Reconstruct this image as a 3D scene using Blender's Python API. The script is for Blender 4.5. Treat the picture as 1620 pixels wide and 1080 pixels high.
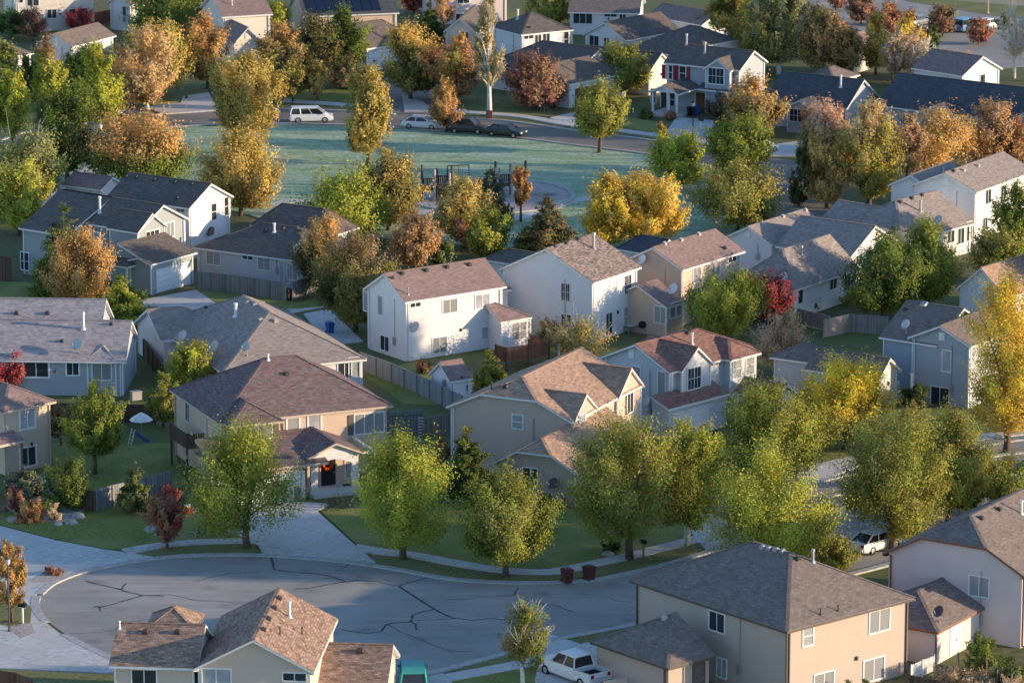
import bpy, math, random
import numpy as np
from mathutils import Vector, Matrix
R = math.radians
for o in list(bpy.data.objects): bpy.data.objects.remove(o)
scn = bpy.context.scene
COL = scn.collection

# ---------------------------------------------------------------- camera
F = 7000.0            # focal length in pixels of the 1620 px wide picture
PITCH = R(13.3)
CAM_H = 93.0
cd = bpy.data.cameras.new('camera'); cam = bpy.data.objects.new('camera', cd); COL.objects.link(cam)
cd.sensor_width = 36.0; cd.lens = 36.0 * F / 1620.0; cd.clip_start = 1.0; cd.clip_end = 6000.0
cam.location = (0, 0, CAM_H); cam.rotation_euler = (math.pi / 2 - PITCH, 0, 0)
scn.camera = cam

# ---------------------------------------------------------------- sky, sun, exposure
SUN_EL = R(10.5); SUN_AZ = R(98.5)      # azimuth clockwise from +Y
world = bpy.data.worlds.new('World'); scn.world = world; world.use_nodes = True
wn = world.node_tree.nodes; wl = world.node_tree.links
bg = wn.get('Background') or wn.new('ShaderNodeBackground')
sky = wn.new('ShaderNodeTexSky'); sky.sky_type = 'NISHITA'; sky.sun_disc = False
sky.sun_elevation = SUN_EL; sky.sun_rotation = SUN_AZ; sky.altitude = 1500.0; sky.ozone_density = 2.2; sky.dust_density = .8
wl.new(sky.outputs[0], bg.inputs[0]); bg.inputs[1].default_value = 0.15
sd = bpy.data.lights.new('sun', 'SUN'); sun = bpy.data.objects.new('sun', sd); COL.objects.link(sun)
sd.energy = 3.4; sd.angle = R(0.5); sd.color = (1.0, 0.74, 0.47)
sdir = Vector((math.sin(SUN_AZ) * math.cos(SUN_EL), math.cos(SUN_AZ) * math.cos(SUN_EL), math.sin(SUN_EL)))
sun.rotation_euler = sdir.to_track_quat('Z', 'Y').to_euler(); sun.location = sdir * 900 + Vector((0, 400, 0))
vs = scn.view_settings
vs.view_transform = 'Standard'; vs.look = 'None'; vs.gamma = 1.0; vs.use_curve_mapping = False
vs.exposure = 1.1
scn.cycles.max_bounces = 6; scn.cycles.transparent_max_bounces = 8

# ---------------------------------------------------------------- picture helpers (used only to measure positions)
SP, CP = math.sin(PITCH), math.cos(PITCH)
EYE = Vector((0, 0, CAM_H))
def ray(px, py):
    a, b = (px - 810) / F, -(py - 540) / F
    return Vector((a, b * SP + CP, b * CP - SP))
def P(px, py, z=0.0):
    d = ray(px, py); t = (z - CAM_H) / d.z
    return EYE + d * t
def proj(p):
    q = Vector(p) - EYE
    zc = q.y * CP - q.z * SP; yc = q.y * SP + q.z * CP
    return (810 + F * q.x / zc, 540 - F * yc / zc)
def scale_at(py):     # pixels per metre for things standing at this ground row
    p = P(810, py); return F / (p - EYE).length

# ---------------------------------------------------------------- materials
def new_mat(name):
    m = bpy.data.materials.new(name); m.use_nodes = True
    nt = m.node_tree; b = nt.nodes['Principled BSDF']
    return m, nt, b
def N(nt, t, **kw):
    n = nt.nodes.new(t)
    for k, v in kw.items(): setattr(n, k, v)
    return n
def c4(c): return (c[0], c[1], c[2], 1.0)
def noisy(name, c1, c2, scale=3.0, rough=0.8, detail=6, c3=None, scale2=0.3, bump=0.0, spec=0.3, lo=.35, hi=.65, obj=True):
    m, nt, b = new_mat(name)
    tc = N(nt, 'ShaderNodeTexCoord'); out = tc.outputs['Object']
    n1 = N(nt, 'ShaderNodeTexNoise'); n1.inputs['Scale'].default_value = scale; n1.inputs['Detail'].default_value = detail
    nt.links.new(out, n1.inputs['Vector'])
    r = N(nt, 'ShaderNodeValToRGB'); r.color_ramp.elements[0].position = lo; r.color_ramp.elements[1].position = hi
    r.color_ramp.elements[0].color = c4(c1); r.color_ramp.elements[1].color = c4(c2)
    nt.links.new(n1.outputs['Fac'], r.inputs['Fac'])
    res = r.outputs['Color']
    if c3 is not None:
        n2 = N(nt, 'ShaderNodeTexNoise'); n2.inputs['Scale'].default_value = scale2; n2.inputs['Detail'].default_value = 4
        nt.links.new(out, n2.inputs['Vector'])
        r2 = N(nt, 'ShaderNodeValToRGB'); r2.color_ramp.elements[0].position = .42; r2.color_ramp.elements[1].position = .62
        nt.links.new(n2.outputs['Fac'], r2.inputs['Fac'])
        mx = N(nt, 'ShaderNodeMixRGB'); nt.links.new(r2.outputs['Color'], mx.inputs['Fac'])
        nt.links.new(res, mx.inputs['Color1']); mx.inputs['Color2'].default_value = c4(c3); res = mx.outputs['Color']
    nt.links.new(res, b.inputs['Base Color'])
    b.inputs['Roughness'].default_value = rough; b.inputs['Specular IOR Level'].default_value = spec
    if bump:
        bp = N(nt, 'ShaderNodeBump'); bp.inputs['Strength'].default_value = bump; bp.inputs['Distance'].default_value = .05
        nt.links.new(n1.outputs['Fac'], bp.inputs['Height']); nt.links.new(bp.outputs['Normal'], b.inputs['Normal'])
    return m
def plain(name, c, rough=.6, metal=0, spec=.4, var=.08):
    m, nt, b = new_mat(name)
    tc = N(nt, 'ShaderNodeTexCoord'); n1 = N(nt, 'ShaderNodeTexNoise'); n1.inputs['Scale'].default_value = 2.3; n1.inputs['Detail'].default_value = 5
    nt.links.new(tc.outputs['Object'], n1.inputs['Vector'])
    mx = N(nt, 'ShaderNodeMixRGB'); mx.inputs['Color1'].default_value = c4([x * (1 - var) for x in c]); mx.inputs['Color2'].default_value = c4([min(1, x * (1 + var)) for x in c])
    nt.links.new(n1.outputs['Fac'], mx.inputs['Fac']); nt.links.new(mx.outputs['Color'], b.inputs['Base Color'])
    b.inputs['Roughness'].default_value = rough; b.inputs['Metallic'].default_value = metal; b.inputs['Specular IOR Level'].default_value = spec
    return m
def shingle(name, c1, c2, cm, k=1.):
    """asphalt shingles laid in courses up the slope (UV in metres) with blotchy weathering"""
    m, nt, b = new_mat(name)
    uv = N(nt, 'ShaderNodeUVMap'); uv.uv_map = 'UVMap'
    br = N(nt, 'ShaderNodeTexBrick'); br.offset = .5
    br.inputs['Scale'].default_value = 1.0; br.inputs['Brick Width'].default_value = .34; br.inputs['Row Height'].default_value = .17
    br.inputs['Mortar Size'].default_value = .012; br.inputs['Mortar Smooth'].default_value = .5; br.inputs['Bias'].default_value = 0.0
    br.inputs['Color1'].default_value = c4(c1); br.inputs['Color2'].default_value = c4(c2); br.inputs['Mortar'].default_value = c4(cm)
    nt.links.new(uv.outputs[0], br.inputs['Vector'])
    n1 = N(nt, 'ShaderNodeTexNoise'); n1.inputs['Scale'].default_value = 1.1; n1.inputs['Detail'].default_value = 8; n1.inputs['Roughness'].default_value = .7
    nt.links.new(uv.outputs[0], n1.inputs['Vector'])
    n2 = N(nt, 'ShaderNodeTexWhiteNoise'); n2.noise_dimensions = '2D'
    sn = N(nt, 'ShaderNodeVectorMath', operation='SNAP'); sn.inputs[1].default_value = (.42, .17, 1)
    nt.links.new(uv.outputs[0], sn.inputs[0]); nt.links.new(sn.outputs[0], n2.inputs['Vector'])
    md = N(nt, 'ShaderNodeMapRange'); md.inputs['To Min'].default_value = 1 - .28 * k; md.inputs['To Max'].default_value = 1 + .25 * k
    nt.links.new(n2.outputs['Value'], md.inputs['Value'])
    md2 = N(nt, 'ShaderNodeMapRange'); md2.inputs['From Min'].default_value = .3; md2.inputs['From Max'].default_value = .7; md2.inputs['To Min'].default_value = .87; md2.inputs['To Max'].default_value = 1.12
    nt.links.new(n1.outputs['Fac'], md2.inputs['Value'])
    mu = N(nt, 'ShaderNodeMath', operation='MULTIPLY'); nt.links.new(md.outputs[0], mu.inputs[0]); nt.links.new(md2.outputs[0], mu.inputs[1])
    vm = N(nt, 'ShaderNodeVectorMath', operation='SCALE'); nt.links.new(br.outputs['Color'], vm.inputs[0]); nt.links.new(mu.outputs[0], vm.inputs['Scale'])
    nt.links.new(vm.outputs[0], b.inputs['Base Color'])
    b.inputs['Roughness'].default_value = .95; b.inputs['Specular IOR Level'].default_value = .15
    bp = N(nt, 'ShaderNodeBump'); bp.inputs['Strength'].default_value = .5; bp.inputs['Distance'].default_value = .02
    nt.links.new(n2.outputs['Value'], bp.inputs['Height']); nt.links.new(bp.outputs['Normal'], b.inputs['Normal'])
    return m
def siding(name, c, lap=.2, var=.06, stucco=False):
    m, nt, b = new_mat(name)
    tc = N(nt, 'ShaderNodeTexCoord'); sx = N(nt, 'ShaderNodeSeparateXYZ'); nt.links.new(tc.outputs['Object'], sx.inputs[0])
    n1 = N(nt, 'ShaderNodeTexNoise'); n1.inputs['Scale'].default_value = .8; n1.inputs['Detail'].default_value = 7
    nt.links.new(tc.outputs['Object'], n1.inputs['Vector'])
    mx = N(nt, 'ShaderNodeMixRGB'); mx.inputs['Color1'].default_value = c4([x * (1 - 1.6 * var) for x in c]); mx.inputs['Color2'].default_value = c4([min(.92, x * (1 + 1.6 * var)) for x in c])
    nt.links.new(n1.outputs['Fac'], mx.inputs['Fac'])
    bp = N(nt, 'ShaderNodeBump'); bp.inputs['Distance'].default_value = .03
    if stucco:
        n3 = N(nt, 'ShaderNodeTexNoise'); n3.inputs['Scale'].default_value = 14; nt.links.new(tc.outputs['Object'], n3.inputs['Vector'])
        nt.links.new(n3.outputs['Fac'], bp.inputs['Height']); bp.inputs['Strength'].default_value = .25
        res = mx.outputs[0]
    else:
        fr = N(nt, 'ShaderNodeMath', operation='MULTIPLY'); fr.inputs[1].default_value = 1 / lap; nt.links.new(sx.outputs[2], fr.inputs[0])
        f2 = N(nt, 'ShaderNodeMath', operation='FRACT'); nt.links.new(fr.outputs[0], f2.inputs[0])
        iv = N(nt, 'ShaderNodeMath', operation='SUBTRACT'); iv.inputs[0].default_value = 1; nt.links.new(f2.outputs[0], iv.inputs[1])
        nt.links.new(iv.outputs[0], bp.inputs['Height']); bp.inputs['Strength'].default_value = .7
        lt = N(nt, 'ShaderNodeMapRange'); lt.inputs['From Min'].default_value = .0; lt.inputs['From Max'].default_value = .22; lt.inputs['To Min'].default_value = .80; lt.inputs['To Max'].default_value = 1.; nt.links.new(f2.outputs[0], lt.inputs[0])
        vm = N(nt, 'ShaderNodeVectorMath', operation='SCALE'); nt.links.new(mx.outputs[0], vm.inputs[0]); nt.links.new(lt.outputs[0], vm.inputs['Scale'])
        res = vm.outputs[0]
    nt.links.new(res, b.inputs['Base Color']); nt.links.new(bp.outputs['Normal'], b.inputs['Normal'])
    b.inputs['Roughness'].default_value = .7; b.inputs['Specular IOR Level'].default_value = .25
    return m
def boards(name, c1, c2, w=.14):
    """upright fence boards: stripes along the fence's own x"""
    m, nt, b = new_mat(name)
    tc = N(nt, 'ShaderNodeTexCoord'); sx = N(nt, 'ShaderNodeSeparateXYZ'); nt.links.new(tc.outputs['UV'], sx.inputs[0])
    mu = N(nt, 'ShaderNodeMath', operation='MULTIPLY'); mu.inputs[1].default_value = 1 / w; nt.links.new(sx.outputs[0], mu.inputs[0])
    fl = N(nt, 'ShaderNodeMath', operation='FLOOR'); nt.links.new(mu.outputs[0], fl.inputs[0])
    wh = N(nt, 'ShaderNodeTexWhiteNoise'); wh.noise_dimensions = '1D'; nt.links.new(fl.outputs[0], wh.inputs['W'])
    fr = N(nt, 'ShaderNodeMath', operation='FRACT'); nt.links.new(mu.outputs[0], fr.inputs[0])
    gt = N(nt, 'ShaderNodeMath', operation='GREATER_THAN'); gt.inputs[1].default_value = .88; nt.links.new(fr.outputs[0], gt.inputs[0])
    mx = N(nt, 'ShaderNodeMixRGB'); nt.links.new(wh.outputs['Value'], mx.inputs[0]); mx.inputs[1].default_value = c4(c1); mx.inputs[2].default_value = c4(c2)
    n1 = N(nt, 'ShaderNodeTexNoise'); n1.inputs['Scale'].default_value = 1.5; n1.inputs['Detail'].default_value = 6; nt.links.new(tc.outputs['UV'], n1.inputs['Vector'])
    m3 = N(nt, 'ShaderNodeMixRGB', blend_type='MULTIPLY'); m3.inputs[0].default_value = .6; nt.links.new(mx.outputs[0], m3.inputs[1]); nt.links.new(n1.outputs['Color'], m3.inputs[2])
    m2 = N(nt, 'ShaderNodeMixRGB'); nt.links.new(gt.outputs[0], m2.inputs[0]); nt.links.new(m3.outputs[0], m2.inputs[1]); m2.inputs[2].default_value = c4([x * .35 for x in c1])
    nt.links.new(m2.outputs[0], b.inputs['Base Color']); b.inputs['Roughness'].default_value = .85; b.inputs['Specular IOR Level'].default_value = .2
    return m
def leafmat(name):
    m, nt, b = new_mat(name)
    at = N(nt, 'ShaderNodeVertexColor'); at.layer_name = 'Col'
    d = N(nt, 'ShaderNodeBsdfDiffuse'); t = N(nt, 'ShaderNodeBsdfTranslucent'); mix = N(nt, 'ShaderNodeMixShader'); mix.inputs[0].default_value = .26
    nt.links.new(at.outputs['Color'], d.inputs['Color']); nt.links.new(at.outputs['Color'], t.inputs['Color'])
    nt.links.new(d.outputs[0], mix.inputs[1]); nt.links.new(t.outputs[0], mix.inputs[2])
    nt.links.new(mix.outputs[0], nt.nodes['Material Output'].inputs['Surface'])
    nt.nodes.remove(b)
    return m
def glassmat(name, c, c2=None):
    """window pane: dark glossy glass, or slatted blinds behind glass"""
    m, nt, b = new_mat(name)
    if c2:
        tc = N(nt, 'ShaderNodeTexCoord'); w = N(nt, 'ShaderNodeTexWave'); w.inputs['Scale'].default_value = 3.2; w.bands_direction = 'X' if c2[3] else 'Z'
        w.inputs['Distortion'].default_value = 0.4
        nt.links.new(tc.outputs['Object'], w.inputs['Vector'])
        mx = N(nt, 'ShaderNodeMixRGB'); nt.links.new(w.outputs['Fac'], mx.inputs[0]); mx.inputs[1].default_value = c4(c); mx.inputs[2].default_value = c4(c2)
        nt.links.new(mx.outputs[0], b.inputs['Base Color'])
    else:
        tc = N(nt, 'ShaderNodeTexCoord'); n1 = N(nt, 'ShaderNodeTexNoise'); n1.inputs['Scale'].default_value = 1.3
        nt.links.new(tc.outputs['Object'], n1.inputs['Vector'])
        mx = N(nt, 'ShaderNodeMixRGB'); nt.links.new(n1.outputs['Fac'], mx.inputs[0]); mx.inputs[1].default_value = c4([x * .5 for x in c]); mx.inputs[2].default_value = c4([x * 1.5 for x in c])
        nt.links.new(mx.outputs[0], b.inputs['Base Color'])
    b.inputs['Roughness'].default_value = .06; b.inputs['Specular IOR Level'].default_value = .6
    return m

M = {}
M['trim_white'] = plain('trim_white', (.78, .78, .78), .5)
M['trim_brown'] = plain('trim_brown', (.22, .09, .06), .6)
M['trim_dark'] = plain('trim_dark', (.09, .075, .07), .6)
M['trim_tan'] = plain('trim_tan', (.55, .45, .38), .6)
M['green_metal'] = plain('green_metal', (.03, .09, .075), .5)
M['glass'] = glassmat('glass', (.035, .045, .055))
M['blind_v'] = glassmat('blind_upright', (.16, .17, .18), (.36, .37, .38, 1))
M['blind_h'] = glassmat('blind_flat', (.22, .23, .25), (.42, .43, .45, 0))
M['curtain'] = glassmat('curtain', (.38, .40, .44))
M['car_glass'] = glassmat('car_glass', (.02, .024, .03))
M['garage_white'] = siding('garage_white', (.76, .77, .78), lap=.53, var=.03)
M['garage_brown'] = siding('garage_brown', (.16, .085, .05), lap=.53, var=.05)
M['metal_grey'] = plain('metal_grey', (.42, .42, .43), .45, .6)
M['dish_grey'] = plain('dish_grey', (.50, .50, .51), .5)
M['dish_dark'] = plain('dish_dark', (.07, .07, .08), .5)
M['vent_dark'] = plain('vent_dark', (.06, .055, .05), .7)
M['vent_tan'] = plain('vent_tan', (.48, .42, .38), .7)
M['pipe_white'] = plain('pipe_white', (.72, .72, .72), .45)
M['black'] = plain('black', (.012, .012, .012), .6)
M['rubber'] = plain('rubber', (.02, .02, .022), .85)
M['rim'] = plain('rim', (.55, .55, .56), .35, .7)
M['lamp_clear'] = plain('lamp_clear', (.7, .7, .68), .2)
M['lamp_red'] = plain('lamp_red', (.35, .01, .01), .25)
M['bark'] = noisy('bark', (.07, .05, .035), (.17, .13, .095), 5, .95, bump=.4)
M['bark_pale'] = noisy('bark_pale', (.52, .48, .43), (.78, .75, .70), 4, .9, bump=.3)
M['leaf'] = leafmat('leaf')
M['asphalt'] = noisy('asphalt', (.25, .245, .235), (.34, .33, .31), 9, .92, 10, (.37, .355, .335), .12, bump=.15)
M['asphalt_dark'] = noisy('asphalt_dark', (.15, .14, .13), (.22, .205, .19), 6, .92, 8, (.25, .23, .21), .1)
M['seal'] = noisy('crack_seal', (.045, .045, .047), (.10, .10, .10), 4, .8)
M['concrete'] = noisy('concrete', (.46, .46, .46), (.64, .64, .62), 2.2, .9, 10, (.56, .55, .54), .25, bump=.1)
def slabs(m, size=1.5, rot=.62):
    """tooled joints and stains in poured concrete"""
    nt = m.node_tree; b = nt.nodes['Principled BSDF']; old = b.inputs['Base Color'].links[0].from_socket
    tc = N(nt, 'ShaderNodeTexCoord'); mp = N(nt, 'ShaderNodeMapping'); mp.inputs['Rotation'].default_value = (0, 0, rot); nt.links.new(tc.outputs['Object'], mp.inputs[0])
    br = N(nt, 'ShaderNodeTexBrick'); br.offset = 0; br.inputs['Scale'].default_value = 1; br.inputs['Brick Width'].default_value = size * 1.6; br.inputs['Row Height'].default_value = size * 1.6; br.inputs['Mortar Size'].default_value = .022
    br.inputs['Color1'].default_value = (1, 1, 1, 1); br.inputs['Color2'].default_value = (.90, .90, .89, 1); br.inputs['Mortar'].default_value = (.55, .55, .54, 1); nt.links.new(mp.outputs[0], br.inputs[0])
    mx = N(nt, 'ShaderNodeMixRGB', blend_type='MULTIPLY'); mx.inputs[0].default_value = 1; nt.links.new(old, mx.inputs[1]); nt.links.new(br.outputs[0], mx.inputs[2]); nt.links.new(mx.outputs[0], b.inputs['Base Color'])
def worn(m):
    """patches, tyre wear and oil spots in asphalt"""
    nt = m.node_tree; b = nt.nodes['Principled BSDF']; old = b.inputs['Base Color'].links[0].from_socket
    tc = N(nt, 'ShaderNodeTexCoord'); mp = N(nt, 'ShaderNodeMapping'); mp.inputs['Rotation'].default_value = (0, 0, -.62); mp.inputs['Scale'].default_value = (.12, .8, 1); nt.links.new(tc.outputs['Object'], mp.inputs[0])
    n1 = N(nt, 'ShaderNodeTexNoise'); n1.inputs['Scale'].default_value = 1.4; n1.inputs['Detail'].default_value = 8; nt.links.new(mp.outputs[0], n1.inputs[0])
    vo = N(nt, 'ShaderNodeTexVoronoi'); vo.inputs['Scale'].default_value = .33; nt.links.new(tc.outputs['Object'], vo.inputs[0])
    r1 = N(nt, 'ShaderNodeMapRange'); r1.inputs['From Min'].default_value = .3; r1.inputs['From Max'].default_value = .7; r1.inputs['To Min'].default_value = .84; r1.inputs['To Max'].default_value = 1.1; nt.links.new(n1.outputs[0], r1.inputs[0])
    r2 = N(nt, 'ShaderNodeMapRange'); r2.inputs['From Min'].default_value = .06; r2.inputs['From Max'].default_value = .30; r2.inputs['To Min'].default_value = .74; r2.inputs['To Max'].default_value = 1.; nt.links.new(vo.outputs['Distance'], r2.inputs[0])
    mu = N(nt, 'ShaderNodeMath', operation='MULTIPLY'); nt.links.new(r1.outputs[0], mu.inputs[0]); nt.links.new(r2.outputs[0], mu.inputs[1])
    v = N(nt, 'ShaderNodeVectorMath', operation='SCALE'); nt.links.new(old, v.inputs[0]); nt.links.new(mu.outputs[0], v.inputs['Scale']); nt.links.new(v.outputs[0], b.inputs['Base Color'])
slabs(M['concrete']); worn(M['asphalt']); worn(M['asphalt_dark'])
M['kerb'] = noisy('kerb_concrete', (.34, .34, .34), (.48, .48, .47), 3, .9, 8)
M['lawn'] = noisy('lawn', (.10, .135, .03), (.22, .26, .06), 5, .95, 10, (.24, .24, .08), .22, bump=.5)
M['lawn_dry'] = noisy('lawn_dry', (.09, .12, .035), (.22, .21, .085), 4, .95, 10, (.2, .2, .08), .3, bump=.5)
M['ground'] = noisy('ground', (.08, .095, .035), (.19, .165, .09), 1.2, .95, 10, (.11, .14, .05), .08, bump=.4)
def frostmat(name):
    """frosted park grass: streaky mowing and patches"""
    m, nt, b = new_mat(name)
    tc = N(nt, 'ShaderNodeTexCoord'); mp = N(nt, 'ShaderNodeMapping'); mp.inputs['Scale'].default_value = (.10, .30, 1); mp.inputs['Rotation'].default_value = (0, 0, -.12); nt.links.new(tc.outputs['Object'], mp.inputs[0])
    n1 = N(nt, 'ShaderNodeTexNoise'); n1.inputs['Scale'].default_value = 1.6; n1.inputs['Detail'].default_value = 10; n1.inputs['Roughness'].default_value = .68; nt.links.new(mp.outputs[0], n1.inputs[0])
    r = N(nt, 'ShaderNodeValToRGB'); e = r.color_ramp.elements; e[0].position = .30; e[0].color = (.19, .30, .16, 1); e[1].position = .74; e[1].color = (.47, .54, .43, 1); k = e.new(.48); k.color = (.30, .41, .27, 1); k = e.new(.60); k.color = (.38, .48, .35, 1)
    nt.links.new(n1.outputs[0], r.inputs[0])
    n2 = N(nt, 'ShaderNodeTexNoise'); n2.inputs['Scale'].default_value = 2.2; n2.inputs['Detail'].default_value = 10; nt.links.new(tc.outputs['Object'], n2.inputs[0])
    md = N(nt, 'ShaderNodeMapRange'); md.inputs['From Min'].default_value = .3; md.inputs['From Max'].default_value = .7; md.inputs['To Min'].default_value = .7; md.inputs['To Max'].default_value = 1.3; nt.links.new(n2.outputs[0], md.inputs[0])
    v = N(nt, 'ShaderNodeVectorMath', operation='SCALE'); nt.links.new(r.outputs[0], v.inputs[0]); nt.links.new(md.outputs[0], v.inputs['Scale']); nt.links.new(v.outputs[0], b.inputs['Base Color'])
    b.inputs['Roughness'].default_value = .95; b.inputs['Specular IOR Level'].default_value = .1
    return m
M['frost'] = frostmat('frosted_grass')
M['mulch'] = noisy('mulch', (.12, .08, .06), (.24, .18, .15), 3, .95, 8)
M['gravel'] = noisy('gravel', (.30, .27, .26), (.50, .46, .44), 6, .95, 10)
M['field'] = noisy('field', (.30, .24, .17), (.42, .35, .26), .15, .95, 8, (.25, .24, .13), .02)
M['rock'] = noisy('rock', (.25, .24, .23), (.48, .46, .44), 2.5, .9, 6, bump=.6)
M['vinyl_grey'] = boards('vinyl_fence_grey', (.30, .32, .34), (.40, .42, .44), .3)
M['wood_grey'] = boards('wood_fence_grey', (.30, .27, .25), (.46, .42, .39))
M['wood_brown'] = boards('wood_fence_brown', (.13, .085, .06), (.24, .16, .12))
M['wood_red'] = boards('wood_red', (.24, .10, .07), (.36, .17, .12))
M['stone'] = noisy('stone_veneer', (.12, .10, .09), (.34, .28, .24), 7, .9, 4, bump=.5)
M['solar'] = plain('solar', (.012, .02, .05), .12, .1, .7)
M['bin'] = plain('bin_brown', (.105, .032, .028), .5)
M['red'] = plain('red_paint', (.5, .03, .025), .5)
M['shutter_red'] = plain('shutter_red', (.30, .02, .045), .6)
M['shutter_brown'] = plain('shutter_brown', (.12, .10, .09), .6)
M['orange'] = noisy('orange_wreath', (.5, .06, .02), (.75, .16, .03), 14, .9)
M['blue'] = plain('blue_plastic', (.04, .10, .35), .5)
M['teal'] = plain('teal_paint', (.03, .33, .30), .35)
M['door_dark'] = plain('door_dark', (.05, .035, .03), .5)
M['door_blue'] = plain('door_bluewhite', (.62, .66, .72), .5)
# shingle colours
RF = {}
RF['pale'] = shingle('roof_pale', (.33, .30, .31), (.42, .38, .38), (.22, .20, .205), .7)
RF['char'] = shingle('roof_charcoal', (.125, .108, .10), (.175, .15, .14), (.08, .07, .065), .55)
RF['grey'] = shingle('roof_grey', (.185, .152, .138), (.245, .203, .185), (.12, .10, .09), .55)
RF['greige'] = shingle('roof_greige', (.275, .235, .215), (.355, .305, .28), (.175, .15, .14), .55)
RF['salmon'] = shingle('roof_salmon', (.34, .225, .165), (.44, .315, .24), (.24, .155, .12), .75)
RF['rose'] = shingle('roof_rose', (.19, .11, .11), (.20, .175, .175), (.11, .08, .085), .75)
RF['redbr'] = shingle('roof_redbrown', (.23, .125, .105), (.31, .185, .155), (.15, .085, .07), .75)
RF['brown'] = shingle('roof_brown', (.23, .15, .115), (.42, .30, .235), (.15, .10, .08), .75)
RF['dusty'] = shingle('roof_dusty', (.25, .18, .17), (.31, .225, .21), (.17, .12, .115), .55)
RF['mix'] = shingle('roof_mixed', (.15, .125, .12), (.40, .31, .275), (.10, .085, .08), .75)
RF['navy'] = shingle('roof_navy', (.075, .08, .095), (.105, .11, .125), (.05, .05, .06), .55)
WL = {}
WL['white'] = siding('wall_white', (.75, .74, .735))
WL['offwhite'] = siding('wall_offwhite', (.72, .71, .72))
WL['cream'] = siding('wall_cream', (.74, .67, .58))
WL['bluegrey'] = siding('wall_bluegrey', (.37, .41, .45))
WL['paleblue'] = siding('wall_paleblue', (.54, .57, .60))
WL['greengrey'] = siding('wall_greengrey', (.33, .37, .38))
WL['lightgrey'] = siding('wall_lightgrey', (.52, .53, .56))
WL['tan'] = siding('wall_tan', (.60, .47, .37), stucco=True)
WL['tan2'] = siding('wall_tan2', (.52, .42, .35), stucco=True)
WL['taupe'] = siding('wall_taupe', (.40, .335, .30), stucco=True)
WL['pinkish'] = siding('wall_pinkish', (.62, .55, .54), stucco=True)
WL['sand'] = siding('wall_sand', (.45, .37, .32), stucco=True)
WL['yellow'] = siding('wall_yellow', (.62, .50, .42), stucco=True)

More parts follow.
